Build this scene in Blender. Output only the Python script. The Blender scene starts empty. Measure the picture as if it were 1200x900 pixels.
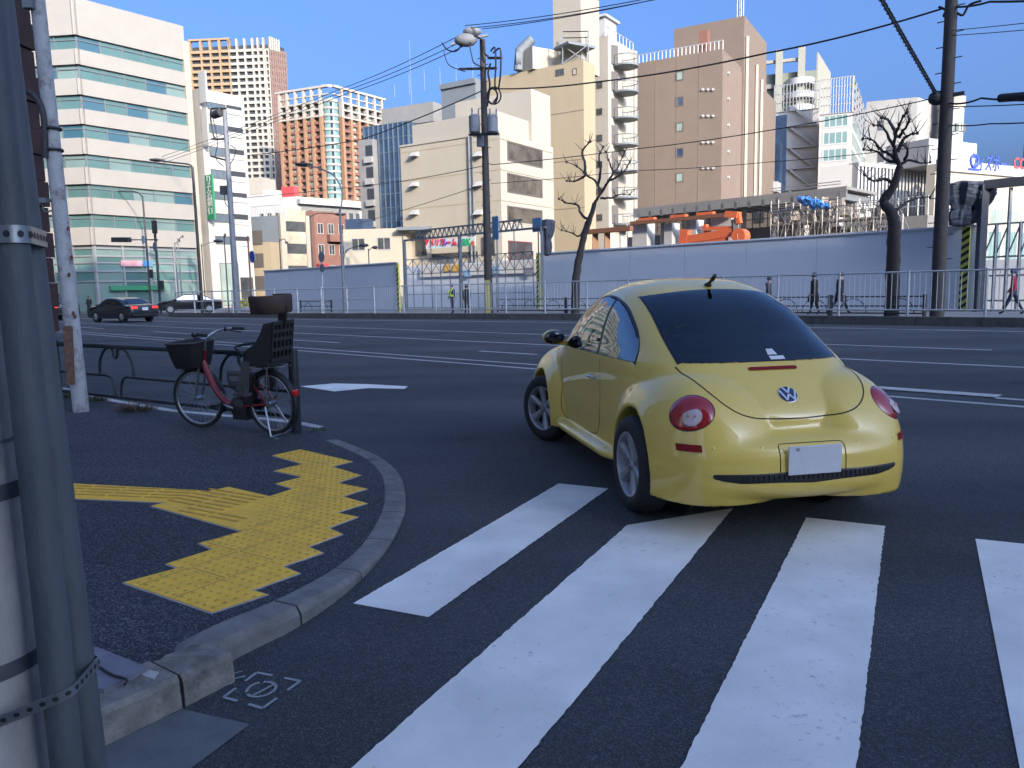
import bpy, bmesh, math, random
import numpy as np
from mathutils import Vector, Matrix
from math import sin, cos, pi, radians, sqrt, atan2

SC = bpy.context.scene
COL = SC.collection
random.seed(7)

# ------------------------------------------------------------------ camera
FPX, CAMH = 901.0, 1.46
PITCH, ROLL = math.atan((450-339)/901.0), radians(-1.2)
_F = np.array([0, cos(PITCH), -sin(PITCH)])
_U0 = np.array([0, sin(PITCH), cos(PITCH)])
_R0 = np.array([1.0, 0, 0])
_R = cos(ROLL)*_R0 + sin(ROLL)*_U0
_U = -sin(ROLL)*_R0 + cos(ROLL)*_U0
cam_d = bpy.data.cameras.new('camera')
cam_d.sensor_width = 36.0
cam_d.lens = 36.0*FPX/1200.0
cam_d.clip_start = 0.05
cam_d.clip_end = 6000
cam = bpy.data.objects.new('camera', cam_d)
COL.objects.link(cam)
cam.matrix_world = Matrix(((_R[0], _U[0], -_F[0], 0), (_R[1], _U[1], -_F[1], 0), (_R[2], _U[2], -_F[2], CAMH), (0, 0, 0, 1)))
SC.camera = cam

# ------------------------------------------------------------------ sky, sun, exposure
SUN_AZ = (0.46, -0.888)          # horizontal direction towards the sun
SUN_EL = radians(20)
w = bpy.data.worlds.new('World')
SC.world = w
w.use_nodes = True
nt = w.node_tree
nt.nodes.clear()
sky = nt.nodes.new('ShaderNodeTexSky')
sky.sky_type = 'NISHITA'
sky.sun_disc = False
sky.sun_elevation = SUN_EL
sky.sun_rotation = math.atan2(SUN_AZ[0], SUN_AZ[1])
sky.altitude = 50
sky.air_density = 0.62
sky.dust_density = 10.0
sky.ozone_density = 7.5
bg = nt.nodes.new('ShaderNodeBackground')
bg.inputs['Strength'].default_value = 0.15
wo = nt.nodes.new('ShaderNodeOutputWorld')
nt.links.new(sky.outputs[0], bg.inputs[0])
nt.links.new(bg.outputs[0], wo.inputs[0])
sd = bpy.data.lights.new('sun', 'SUN')
sd.energy = 2.0
sd.angle = radians(0.5)
sd.color = (1.0, 0.85, 0.66)
so = bpy.data.objects.new('sun', sd)
COL.objects.link(so)
_sv = Vector((SUN_AZ[0]*cos(SUN_EL), SUN_AZ[1]*cos(SUN_EL), sin(SUN_EL))).normalized()
so.rotation_euler = _sv.to_track_quat('Z', 'Y').to_euler()
so.location = (30, -40, 60)
vs = SC.view_settings
vs.view_transform = 'Standard'
vs.look = 'None'
vs.gamma = 1.0
vs.use_curve_mapping = False
vs.exposure = 1.74
SC.cycles.max_bounces = 6
SC.cycles.use_denoising = True

# ------------------------------------------------------------------ rays through the picture -> world points
def ray(px, py):
    return _F + _R*(px-600)/FPX - _U*(py-450)/FPX
def gnd(px, py, z=0.0):
    d = ray(px, py); t = (z-CAMH)/d[2]
    return Vector((t*d[0], t*d[1], z))
def at_y(px, py, Y):
    d = ray(px, py); t = Y/d[1]
    return Vector((t*d[0], Y, CAMH+t*d[2]))
RD = Vector((-0.714, 0.70, 0)).normalized()      # along the avenue, away to the left
RN = Vector((0.70, 0.714, 0)).normalized()       # across it, away from us
def at_n(px, py, n):
    d = ray(px, py); t = n/(d[0]*RN.x+d[1]*RN.y)
    return Vector((t*d[0], t*d[1], CAMH+t*d[2]))
def sn(s, n, z=0.0):
    return Vector((RD.x*s+RN.x*n, RD.y*s+RN.y*n, z))
def toward(C, ang, px, z=0.0):
    """walk from C on the ground along bearing ang (deg, + = right of forward) until image column px (at eye height)"""
    a = radians(ang); u = (sin(a), cos(a)); d = ray(px, 335)
    det = u[0]*(-d[1]) + d[0]*u[1]
    r = (-C[0]*(-d[1]) + d[0]*(-C[1]))/det
    return Vector((C[0]+u[0]*r, C[1]+u[1]*r, z))

# ------------------------------------------------------------------ object helpers
ROOTM = {}
def tag(o, label=None, cat=None, group=None, kind=None):
    if label: o['label'] = label
    if cat: o['category'] = cat
    if group: o['group'] = group
    if kind: o['kind'] = kind
    return o
def empty(name, loc=(0, 0, 0), rz=0.0, label=None, cat=None, group=None, rx=0.0, ry=0.0):
    o = bpy.data.objects.new(name, None)
    o.empty_display_size = 0.2
    COL.objects.link(o)
    o.location = loc; o.rotation_euler = (rx, ry, rz)
    ROOTM[o.name] = Matrix.Translation(Vector(loc)) @ o.rotation_euler.to_matrix().to_4x4()
    return tag(o, label, cat, group)
def kids(o):
    return [c for c in bpy.data.objects if c.parent == o]
def copy_tree(o, parent=None):
    c = o.copy(); COL.objects.link(c)
    if parent is not None: c.parent = parent
    for ch in list(o.children): copy_tree(ch, c)
    return c

class MB:
    def __init__(s):
        s.v = []; s.f = []; s.sm = []; s.mi = []; s.m = 0
    def add(s, vs, fs, smooth=False):
        b = len(s.v)
        s.v += [tuple(p) for p in vs]
        for f in fs:
            s.f.append(tuple(i+b for i in f)); s.sm.append(smooth); s.mi.append(s.m)
        return s
    def box(s, c, size, rz=0.0, M=None):
        x, y, z = size[0]/2, size[1]/2, size[2]/2
        vs = [Vector((a*x, b*y, d*z)) for d in (-1, 1) for b in (-1, 1) for a in (-1, 1)]
        R = M if M is not None else Matrix.Rotation(rz, 3, 'Z')
        vs = [R @ p + Vector(c) for p in vs]
        return s.add(vs, [(0, 2, 3, 1), (4, 5, 7, 6), (0, 1, 5, 4), (2, 6, 7, 3), (0, 4, 6, 2), (1, 3, 7, 5)])
    def bar(s, p, q, w, h, up=(0, 0, 1)):
        p, q = Vector(p), Vector(q); d = (q-p); L = d.length
        if L < 1e-6: return s
        d /= L; up = Vector(up)
        if abs(d.dot(up)) > .99: up = Vector((0, 1, 0)) if abs(d.y) < .9 else Vector((1, 0, 0))
        sx = d.cross(up).normalized(); u = sx.cross(d)
        vs = []
        for e in (p, q):
            for a, b in ((-1, -1), (1, -1), (1, 1), (-1, 1)):
                vs.append(e + sx*(a*w/2) + u*(b*h/2))
        return s.add(vs, [(3, 2, 1, 0), (4, 5, 6, 7), (0, 1, 5, 4), (1, 2, 6, 5), (2, 3, 7, 6), (3, 0, 4, 7)])
    def tube(s, pts, r, n=8, caps=True, closed=False):
        pts = [Vector(p) for p in pts]; m = len(pts)
        rs = r if isinstance(r, (list, tuple)) else [r]*m
        rings = []; prev = None
        for i, p in enumerate(pts):
            if closed: t = pts[(i+1) % m]-pts[i-1]
            else: t = pts[min(i+1, m-1)]-pts[max(i-1, 0)]
            t = t.normalized() if t.length > 1e-9 else Vector((0, 0, 1))
            if prev is None:
                a = Vector((0, 0, 1)) if abs(t.z) < .9 else Vector((1, 0, 0))
                u = t.cross(a).normalized()
            else:
                u = prev - t*prev.dot(t)
                u = u.normalized() if u.length > 1e-6 else t.orthogonal().normalized()
            prev = u; v = t.cross(u)
            rings.append([p + (u*cos(2*pi*k/n)+v*sin(2*pi*k/n))*rs[i] for k in range(n)])
        vs = [q for R in rings for q in R]; fs = []
        for i in range(m if closed else m-1):
            j = (i+1) % m
            for k in range(n):
                k2 = (k+1) % n
                fs.append((i*n+k, i*n+k2, j*n+k2, j*n+k))
        s.add(vs, fs, True)
        if caps and not closed:
            s.add(rings[0], [tuple(range(n))[::-1]]); s.add(rings[-1], [tuple(range(n))])
        return s
    def cyl(s, p, q, r0, r1=None, n=16):
        return s.tube([p, q], [r0, r1 if r1 is not None else r0], n)
    def prism(s, poly, z0, z1):
        n = len(poly)
        vs = [(p[0], p[1], z0) for p in poly]+[(p[0], p[1], z1) for p in poly]
        ar = sum(poly[i][0]*poly[(i+1) % n][1]-poly[(i+1) % n][0]*poly[i][1] for i in range(n))
        fs = [tuple(range(n))[::-1], tuple(range(n, 2*n))]+[(i, (i+1) % n, n+(i+1) % n, n+i) for i in range(n)]
        if ar < 0: fs = [f[::-1] for f in fs]
        return s.add(vs, fs)
    def grid(s, P, smooth=True, closed_u=False, closed_v=False, flip=False):
        nu, nv = len(P), len(P[0]); fs = []
        for i in range(nu if closed_u else nu-1):
            for j in range(nv if closed_v else nv-1):
                a, b = i, (i+1) % nu; c, d = j, (j+1) % nv
                q = (a*nv+c, b*nv+c, b*nv+d, a*nv+d)
                fs.append(q[::-1] if flip else q)
        return s.add([p for r in P for p in r], fs, smooth)
    def ball(s, c, r, n=10, m=6):
        rx, ry, rz = r if isinstance(r, (list, tuple)) else (r, r, r)
        P = [[(c[0]+rx*sin(pi*j/m)*cos(2*pi*i/n), c[1]+ry*sin(pi*j/m)*sin(2*pi*i/n), c[2]-rz*cos(pi*j/m)) for j in range(m+1)] for i in range(n)]
        return s.grid(P, True, closed_u=True)
    def sheet(s, poly, z):
        vs = [(p[0], p[1], z) for p in poly]; n = len(poly)
        ar = sum(poly[i][0]*poly[(i+1) % n][1]-poly[(i+1) % n][0]*poly[i][1] for i in range(n))
        f = tuple(range(n))
        return s.add(vs, [f if ar > 0 else f[::-1]])
    def build(s, name, mat, parent=None, loc=None, local=False, bevel=0.0, **kw):
        me = bpy.data.meshes.new(name)
        vs = s.v
        if parent is not None and not local:
            r = parent
            while r.parent is not None: r = r.parent
            Mi = ROOTM[r.name].inverted()
            vs = [tuple(Mi @ Vector(p)) for p in vs]
        elif parent is None and loc is not None:
            vs = [(p[0]-loc[0], p[1]-loc[1], p[2]-loc[2]) for p in vs]
        me.from_pydata(vs, [], s.f)
        me.polygons.foreach_set('use_smooth', s.sm)
        me.polygons.foreach_set('material_index', s.mi)
        me.update()
        if isinstance(mat, (list, tuple)):
            for mm in mat: me.materials.append(mm)
        else: me.materials.append(mat)
        o = bpy.data.objects.new(name, me)
        COL.objects.link(o)
        if parent is not None: o.parent = parent
        elif loc is not None: o.location = loc
        if bevel > 0:
            b = o.modifiers.new('bevel', 'BEVEL'); b.width = bevel; b.segments = 2; b.limit_method = 'ANGLE'; b.angle_limit = radians(35)
        return tag(o, kw.get('label'), kw.get('cat'), kw.get('group'), kw.get('kind'))

# ------------------------------------------------------------------ materials
_M = {}
def mat(name, col, rough=0.6, metal=0.0, var=0.0, vscale=3.0, bump=0.0, bscale=40.0, coat=0.0, spec=0.5, dark=None, dscale=0.6, damt=0.0, stretch=None, emit=0.0, detail=5, trans=0.0, alpha=1.0):
    if name in _M: return _M[name]
    m = bpy.data.materials.new(name); m.use_nodes = True
    N = m.node_tree.nodes; L = m.node_tree.links
    p = N['Principled BSDF']
    c = (*col, 1.0)
    p.inputs['Base Color'].default_value = c
    p.inputs['Roughness'].default_value = rough
    p.inputs['Metallic'].default_value = metal
    p.inputs['Coat Weight'].default_value = coat
    p.inputs['Coat Roughness'].default_value = 0.03
    p.inputs['Specular IOR Level'].default_value = spec
    if trans: p.inputs['Transmission Weight'].default_value = trans
    if alpha < 1: p.inputs['Alpha'].default_value = alpha
    if emit:
        p.inputs['Emission Color'].default_value = c; p.inputs['Emission Strength'].default_value = emit
    tc = N.new('ShaderNodeTexCoord'); vec = tc.outputs['Object']
    if stretch:
        mp = N.new('ShaderNodeMapping'); mp.inputs['Scale'].default_value = stretch
        L.new(vec, mp.inputs['Vector']); vec = mp.outputs[0]
    out = None
    if var > 0:
        nz = N.new('ShaderNodeTexNoise'); nz.inputs['Scale'].default_value = vscale; nz.inputs['Detail'].default_value = detail; nz.inputs['Roughness'].default_value = .65
        L.new(vec, nz.inputs['Vector'])
        mr = N.new('ShaderNodeMapRange'); mr.inputs['From Min'].default_value = .3; mr.inputs['From Max'].default_value = .7
        mr.inputs['To Min'].default_value = 1-var; mr.inputs['To Max'].default_value = 1+var
        L.new(nz.outputs['Fac'], mr.inputs['Value'])
        mx = N.new('ShaderNodeVectorMath'); mx.operation = 'SCALE'; mx.inputs[0].default_value = col
        L.new(mr.outputs[0], mx.inputs['Scale']); out = mx.outputs[0]
    if damt > 0:
        nz = N.new('ShaderNodeTexNoise'); nz.inputs['Scale'].default_value = dscale; nz.inputs['Detail'].default_value = 8; nz.inputs['Roughness'].default_value = .7
        L.new(vec, nz.inputs['Vector'])
        mr = N.new('ShaderNodeMapRange'); mr.inputs['From Min'].default_value = .5; mr.inputs['From Max'].default_value = .68
        mr.inputs['To Min'].default_value = 0; mr.inputs['To Max'].default_value = damt
        L.new(nz.outputs['Fac'], mr.inputs['Value'])
        mi = N.new('ShaderNodeMix'); mi.data_type = 'RGBA'
        L.new(mr.outputs[0], mi.inputs['Factor'])
        if out is not None: L.new(out, mi.inputs['A'])
        else: mi.inputs['A'].default_value = c
        mi.inputs['B'].default_value = (*dark, 1)
        out = mi.outputs['Result']
    if out is not None: L.new(out, p.inputs['Base Color'])
    if bump > 0:
        nb = N.new('ShaderNodeTexNoise'); nb.inputs['Scale'].default_value = bscale; nb.inputs['Detail'].default_value = 4
        L.new(vec, nb.inputs['Vector'])
        bp = N.new('ShaderNodeBump'); bp.inputs['Strength'].default_value = min(1, bump); bp.inputs['Distance'].default_value = .01
        L.new(nb.outputs['Fac'], bp.inputs['Height']); L.new(bp.outputs[0], p.inputs['Normal'])
    _M[name] = m
    return m

def text_mesh(body, size, M, name, material, parent=None, depth=0.01, align='CENTER', local=False, sx=1.0, label=None, bold=0.0):
    """lettering as a mesh; M maps text plane (x right, y up, z out) to world (or to the root when local)"""
    cu = bpy.data.curves.new(name, 'FONT'); cu.body = body; cu.size = size; cu.align_x = align; cu.align_y = 'CENTER'; cu.extrude = depth; cu.offset = bold
    cu.resolution_u = 3
    t = bpy.data.objects.new(name, cu); COL.objects.link(t)
    dg = bpy.context.evaluated_depsgraph_get(); dg.update()
    me = bpy.data.meshes.new_from_object(t.evaluated_get(dg))
    bpy.data.objects.remove(t); bpy.data.curves.remove(cu)
    mb = MB(); S = Matrix.Diagonal((sx, 1, 1, 1))
    mb.add([M @ S @ v.co for v in me.vertices], [tuple(p.vertices) for p in me.polygons])
    bpy.data.meshes.remove(me)
    return mb.build(name, material, parent, local=local, label=label)
def frame_mat(origin, right, up):
    r = Vector(right).normalized(); u = Vector(up).normalized(); n = r.cross(u)
    o = Vector(origin)
    return Matrix(((r.x, u.x, n.x, o.x), (r.y, u.y, n.y, o.y), (r.z, u.z, n.z, o.z), (0, 0, 0, 1)))
# ================================================================== ground
def asphalt(name, base, speck, scale=260, patch=.18, rough=.85, lightamt=.5, crack=.22):
    if name in _M: return _M[name]
    m = bpy.data.materials.new(name); m.use_nodes = True
    N = m.node_tree.nodes; L = m.node_tree.links; p = N['Principled BSDF']
    tc = N.new('ShaderNodeTexCoord')
    n1 = N.new('ShaderNodeTexNoise'); n1.inputs['Scale'].default_value = .35; n1.inputs['Detail'].default_value = 7; n1.inputs['Roughness'].default_value = .6
    n2 = N.new('ShaderNodeTexVoronoi'); n2.inputs['Scale'].default_value = scale
    n3 = N.new('ShaderNodeTexNoise'); n3.inputs['Scale'].default_value = scale*.45; n3.inputs['Detail'].default_value = 3
    mp = N.new('ShaderNodeMapping'); mp.inputs['Rotation'].default_value = (0, 0, -atan2(RD.y, RD.x)); mp.inputs['Scale'].default_value = (.03, .55, 1)
    n4 = N.new('ShaderNodeTexNoise'); n4.inputs['Scale'].default_value = 1.0; n4.inputs['Detail'].default_value = 3
    for n in (n1, n2, n3): L.new(tc.outputs['Object'], n.inputs['Vector'])
    L.new(tc.outputs['Object'], mp.inputs['Vector']); L.new(mp.outputs[0], n4.inputs['Vector'])
    r1 = N.new('ShaderNodeMapRange'); r1.inputs['From Min'].default_value = .3; r1.inputs['From Max'].default_value = .7; r1.inputs['To Min'].default_value = 1-patch; r1.inputs['To Max'].default_value = 1+patch
    L.new(n1.outputs['Fac'], r1.inputs['Value'])
    r4 = N.new('ShaderNodeMapRange'); r4.inputs['From Min'].default_value = .35; r4.inputs['From Max'].default_value = .65; r4.inputs['To Min'].default_value = .78; r4.inputs['To Max'].default_value = 1.26
    L.new(n4.outputs['Fac'], r4.inputs['Value'])
    mu = N.new('ShaderNodeMath'); mu.operation = 'MULTIPLY'; L.new(r1.outputs[0], mu.inputs[0]); L.new(r4.outputs[0], mu.inputs[1])
    r2 = N.new('ShaderNodeMapRange'); r2.inputs['From Min'].default_value = .62; r2.inputs['From Max'].default_value = .95; r2.inputs['To Min'].default_value = 0; r2.inputs['To Max'].default_value = lightamt
    sep = N.new('ShaderNodeSeparateColor'); L.new(n2.outputs['Color'], sep.inputs[0]); L.new(sep.outputs[0], r2.inputs['Value'])
    mi = N.new('ShaderNodeMix'); mi.data_type = 'RGBA'; mi.inputs['A'].default_value = (*base, 1); mi.inputs['B'].default_value = (*speck, 1)
    L.new(r2.outputs[0], mi.inputs['Factor'])
    sc = N.new('ShaderNodeVectorMath'); sc.operation = 'SCALE'; L.new(mi.outputs['Result'], sc.inputs[0]); L.new(mu.outputs[0], sc.inputs['Scale'])
    # grain at two sizes, meandering cracks and a few oily stains
    n6 = N.new('ShaderNodeTexNoise'); n6.inputs['Scale'].default_value = 38; n6.inputs['Detail'].default_value = 8; n6.inputs['Roughness'].default_value = .72
    L.new(tc.outputs['Object'], n6.inputs['Vector'])
    r6 = N.new('ShaderNodeMapRange'); r6.inputs['From Min'].default_value = .3; r6.inputs['From Max'].default_value = .7; r6.inputs['To Min'].default_value = .70; r6.inputs['To Max'].default_value = 1.32
    L.new(n6.outputs['Fac'], r6.inputs['Value'])
    wv = N.new('ShaderNodeTexNoise'); wv.inputs['Scale'].default_value = 1.6; wv.inputs['Detail'].default_value = 6
    L.new(tc.outputs['Object'], wv.inputs['Vector'])
    va = N.new('ShaderNodeVectorMath'); va.operation = 'MULTIPLY_ADD'; va.inputs[1].default_value = (.55, .55, .55); L.new(wv.outputs['Color'], va.inputs[0]); L.new(tc.outputs['Object'], va.inputs[2])
    vc = N.new('ShaderNodeTexVoronoi'); vc.feature = 'DISTANCE_TO_EDGE'; vc.inputs['Scale'].default_value = crack; L.new(va.outputs[0], vc.inputs['Vector'])
    rc = N.new('ShaderNodeMapRange'); rc.inputs['From Min'].default_value = .0; rc.inputs['From Max'].default_value = .0035*crack/.22; rc.inputs['To Min'].default_value = .86; rc.inputs['To Max'].default_value = 1.0
    L.new(vc.outputs['Distance'], rc.inputs['Value'])
    ns = N.new('ShaderNodeTexNoise'); ns.inputs['Scale'].default_value = .9; ns.inputs['Detail'].default_value = 3; L.new(tc.outputs['Object'], ns.inputs['Vector'])
    rs = N.new('ShaderNodeMapRange'); rs.inputs['From Min'].default_value = .62; rs.inputs['From Max'].default_value = .74; rs.inputs['To Min'].default_value = 1.0; rs.inputs['To Max'].default_value = .72
    L.new(ns.outputs['Fac'], rs.inputs['Value'])
    last = sc.outputs[0]
    for q in (r6, rc, rs):
        s2 = N.new('ShaderNodeVectorMath'); s2.operation = 'SCALE'; L.new(last, s2.inputs[0]); L.new(q.outputs[0], s2.inputs['Scale']); last = s2.outputs[0]
    L.new(last, p.inputs['Base Color'])
    p.inputs['Roughness'].default_value = rough; p.inputs['Specular IOR Level'].default_value = .35
    bp = N.new('ShaderNodeBump'); bp.inputs['Strength'].default_value = 1.0; bp.inputs['Distance'].default_value = .006
    L.new(n2.outputs['Distance'], bp.inputs['Height']); L.new(bp.outputs[0], p.inputs['Normal'])
    _M[name] = m
    return m
def worn_paint(name, col, under, amt=.55, scale=14):
    if name in _M: return _M[name]
    m = bpy.data.materials.new(name); m.use_nodes = True
    N = m.node_tree.nodes; L = m.node_tree.links; p = N['Principled BSDF']
    tc = N.new('ShaderNodeTexCoord')
    n1 = N.new('ShaderNodeTexNoise'); n1.inputs['Scale'].default_value = scale; n1.inputs['Detail'].default_value = 9; n1.inputs['Roughness'].default_value = .75
    n2 = N.new('ShaderNodeTexNoise'); n2.inputs['Scale'].default_value = 1.3; n2.inputs['Detail'].default_value = 5
    for n in (n1, n2): L.new(tc.outputs['Object'], n.inputs['Vector'])
    ad = N.new('ShaderNodeMath'); ad.operation = 'ADD'; L.new(n1.outputs['Fac'], ad.inputs[0])
    r0 = N.new('ShaderNodeMapRange'); r0.inputs['To Min'].default_value = -.16; r0.inputs['To Max'].default_value = .16; L.new(n2.outputs['Fac'], r0.inputs['Value']); L.new(r0.outputs[0], ad.inputs[1])
    r = N.new('ShaderNodeMapRange'); r.inputs['From Min'].default_value = .60; r.inputs['From Max'].default_value = .72; r.inputs['To Max'].default_value = amt
    L.new(ad.outputs[0], r.inputs['Value'])
    mi = N.new('ShaderNodeMix'); mi.data_type = 'RGBA'; mi.inputs['A'].default_value = (*col, 1); mi.inputs['B'].default_value = (*under, 1); L.new(r.outputs[0], mi.inputs['Factor'])
    n5 = N.new('ShaderNodeTexNoise'); n5.inputs['Scale'].default_value = 2.2; n5.inputs['Detail'].default_value = 8
    L.new(tc.outputs['Object'], n5.inputs['Vector'])
    r5 = N.new('ShaderNodeMapRange'); r5.inputs['From Min'].default_value = .3; r5.inputs['From Max'].default_value = .7; r5.inputs['To Min'].default_value = .80; r5.inputs['To Max'].default_value = 1.06
    L.new(n5.outputs['Fac'], r5.inputs['Value'])
    sc = N.new('ShaderNodeVectorMath'); sc.operation = 'SCALE'; L.new(mi.outputs['Result'], sc.inputs[0]); L.new(r5.outputs[0], sc.inputs['Scale']); L.new(sc.outputs[0], p.inputs['Base Color'])
    p.inputs['Roughness'].default_value = .7
    nb = N.new('ShaderNodeTexVoronoi'); nb.inputs['Scale'].default_value = 240; L.new(tc.outputs['Object'], nb.inputs['Vector'])
    bp = N.new('ShaderNodeBump'); bp.inputs['Strength'].default_value = .35; bp.inputs['Distance'].default_value = .003; L.new(nb.outputs['Distance'], bp.inputs['Height']); L.new(bp.outputs[0], p.inputs['Normal'])
    _M[name] = m
    return m
MG = {}
MG['road'] = asphalt('road_asphalt', (.047, .053, .061), (.15, .16, .17), 170, .24)
MG['walk'] = asphalt('pavement_asphalt', (.027, .031, .039), (.15, .16, .18), 140, .14, lightamt=.75)
MG['white'] = worn_paint('road_paint', (.83, .82, .77), (.12, .12, .12), .6, 26)
MG['thin'] = worn_paint('old_road_paint', (.46, .455, .45), (.06, .06, .065), .85, 9)
MG['spray'] = worn_paint('spray_paint', (.30, .32, .34), (.045, .048, .055), 1.0, 30)
MG['conc'] = mat('kerb_concrete', (.165, .165, .16), rough=.85, var=.28, vscale=9, bump=.5, bscale=120, dark=(.06, .06, .056), damt=.7, dscale=3)
MG['oldconc'] = mat('old_concrete', (.20, .19, .17), rough=.9, var=.3, vscale=14, bump=.7, bscale=70, dark=(.07, .065, .055), damt=.75, dscale=5)
MG['gutter'] = mat('gutter_concrete', (.125, .135, .14), rough=.85, var=.2, vscale=8, bump=.4, bscale=150, dark=(.08, .085, .09), damt=.5, dscale=4)
MG['tile'] = mat('tactile_yellow', (.86, .49, .045), rough=.75, var=.12, vscale=12, dark=(.56, .33, .05), damt=.4, dscale=2.5, bump=.2, bscale=200)
MG['dome'] = mat('tactile_worn_dome', (.54, .31, .045), rough=.8, var=.2, vscale=20)
MG['pale'] = mat('pale_edging', (.36, .36, .35), rough=.8, var=.15, vscale=20)
MG['farwalk'] = mat('far_pavement', (.22, .21, .20), rough=.9, var=.15, vscale=2)
MG['earth'] = mat('site_ground', (.24, .22, .19), rough=.95, var=.25, vscale=.3)

mb = MB(); mb.grid([[(x, y, 0) for y in (-900, -60, 120, 2500)] for x in (-2200, -120, 120, 2200)], False)
mb.build('road', MG['road'], kind='structure')

# far pavement: kerb and raised slab beyond the avenue
KN = 27.3
mb = MB()
SB, SE_, NE_ = 22.0, 56.0, 22.3
def kn_at(s): return KN if s < SB else KN+(NE_-KN)*(s-SB)/(SE_-SB)
mb.prism([sn(s, n)[:2] for s, n in ((-140, KN+.18), (SB, KN+.18), (SE_, NE_+.18), (SE_+1, 44), (-140, 44))], -.05, .15)
mb.build('far_pavement', MG['farwalk'], kind='structure')
mb = MB()
s = -140
while s < SE_:
    L_ = min(1.9, SE_-s); a_, b_ = kn_at(s), kn_at(s+L_)
    mb.prism([sn(s+.01, a_)[:2], sn(s+L_-.01, b_)[:2], sn(s+L_-.01, b_+.26)[:2], sn(s+.01, a_+.26)[:2]], -.02, .29)
    s += 1.9
mb.build('far_kerb', mat('dark_kerb', (.085, .085, .082), rough=.9, var=.3, vscale=4, bump=.5, bscale=40), kind='structure')
mb = MB(); mb.sheet([sn(a, b)[:2] for a, b in ((-150, KN+16.7), (60, KN+16.7), (140, 230), (-260, 230))], .09)
mb.build('site_ground', MG['earth'], kind='structure')
mb = MB(); mb.prism([sn(a, b)[:2] for a, b in ((64, 26), (130, 26), (130, 50), (68, 50))], -.02, .14)
mb.build('corner_pavement', MG['farwalk'], kind='structure')

# painted lines on the avenue
mb = MB()
def line_n(n, wd, s0, s1, z=.004):
    mb.sheet([sn(s0, n)[:2], sn(s1, n)[:2], sn(s1, n+wd)[:2], sn(s0, n+wd)[:2]], z)
def n_of(px, py):
    g = gnd(px, py); return g.x*RN.x+g.y*RN.y
def s_of(px, py):
    g = gnd(px, py); return g.x*RD.x+g.y*RD.y
mb.sheet([sn(-120, 25.0)[:2], sn(22, 25.0)[:2], sn(22, 25.16)[:2], sn(-120, 25.16)[:2]], .004); mb.sheet([sn(22, 25.0)[:2], sn(58, 20.6)[:2], sn(58, 20.76)[:2], sn(22, 25.16)[:2]], .004)
nA, nB = n_of(600, 391), n_of(600, 402.6)
line_n(nA, .14, 4, 110); line_n(nB, .14, 2, 110)
nC = n_of(600, 414.2)
line_n(nC, .14, s_of(625, 416), s_of(562, 411.5))
for k in range(1, 8): line_n(nC, .14, s_of(562, 411.5)+6+(k-1)*10, s_of(562, 411.5)+10+(k-1)*10)
nD, nE = n_of(620, 427.5), n_of(620, 432.5)
line_n(nD, .12, -1, 80); line_n(nE, .12, -1, 80)
nF = n_of(1100, 460)
line_n(nF-.22, .42, s_of(1172, 464), s_of(1020, 455))
mb.build('lane_marking', MG['thin'], kind='structure')
# arrow
mb = MB()
mb.sheet([gnd(*p)[:2] for p in ((352, 453), (392, 449.5), (432, 450.5), (478, 453), (474, 456), (432, 455), (392, 459))], .004)
mb.build('lane_arrow', MG['white'], kind='structure')
# edge line that curls round the corner
mb = MB()
pts = [gnd(*p) for p in ((60, 452), (130, 469), (200, 481), (262, 487), (312, 491), (352, 496), (376, 501))]
L1 = [p+Vector((-.03, -.06, 0)) for p in pts]; L2 = [p+Vector((.025, .05, 0)) for p in pts]
mb.grid([[(p.x, p.y, .004) for p in L2], [(p.x, p.y, .004) for p in L1]], False)
mb.build('edge_line', MG['thin'], kind='structure')
# zebra crossing
mb = MB()
for q in (((414, 708), (655, 567), (713, 573), (502, 724)), ((402, 909), (735, 616), (859, 596), (596, 915)), ((788, 920), (945, 607), (1037, 617), (1001, 925))):
    P = [gnd(*p) for p in q]
    nseg = 110; A = [P[0].lerp(P[1], i/nseg) for i in range(nseg+1)]; B = [P[3].lerp(P[2], i/nseg) for i in range(nseg+1)]
    ja = [0]+[random.uniform(-.0035, .0035) for _ in range(nseg-1)]+[0]
    mb.add([(a.x+j, a.y, .004) for a, j in zip(A, ja)]+[(b.x-j, b.y, .004) for b, j in zip(B, ja)], [(i, i+nseg+1, i+nseg+2, i+1) for i in range(nseg)])
s4 = [gnd(1143, 632), gnd(1290, 648)]
dv = (gnd(945, 607)-gnd(788, 920)).normalized()
mb.sheet([s4[0][:2], (s4[0]-dv*3.2)[:2], (s4[0]-dv*3.2+Vector((.41, -.2, 0)))[:2], (s4[0]+Vector((.41, -.2, 0)))[:2]], .004)
s5 = s4[0]+Vector((.86, -.43, 0))
mb.sheet([s5[:2], (s5-dv*3.2)[:2], (s5-dv*3.2+Vector((.41, -.2, 0)))[:2], (s5+Vector((.41, -.2, 0)))[:2]], .004)
mb.build('zebra_crossing', MG['white'], kind='structure')
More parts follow.
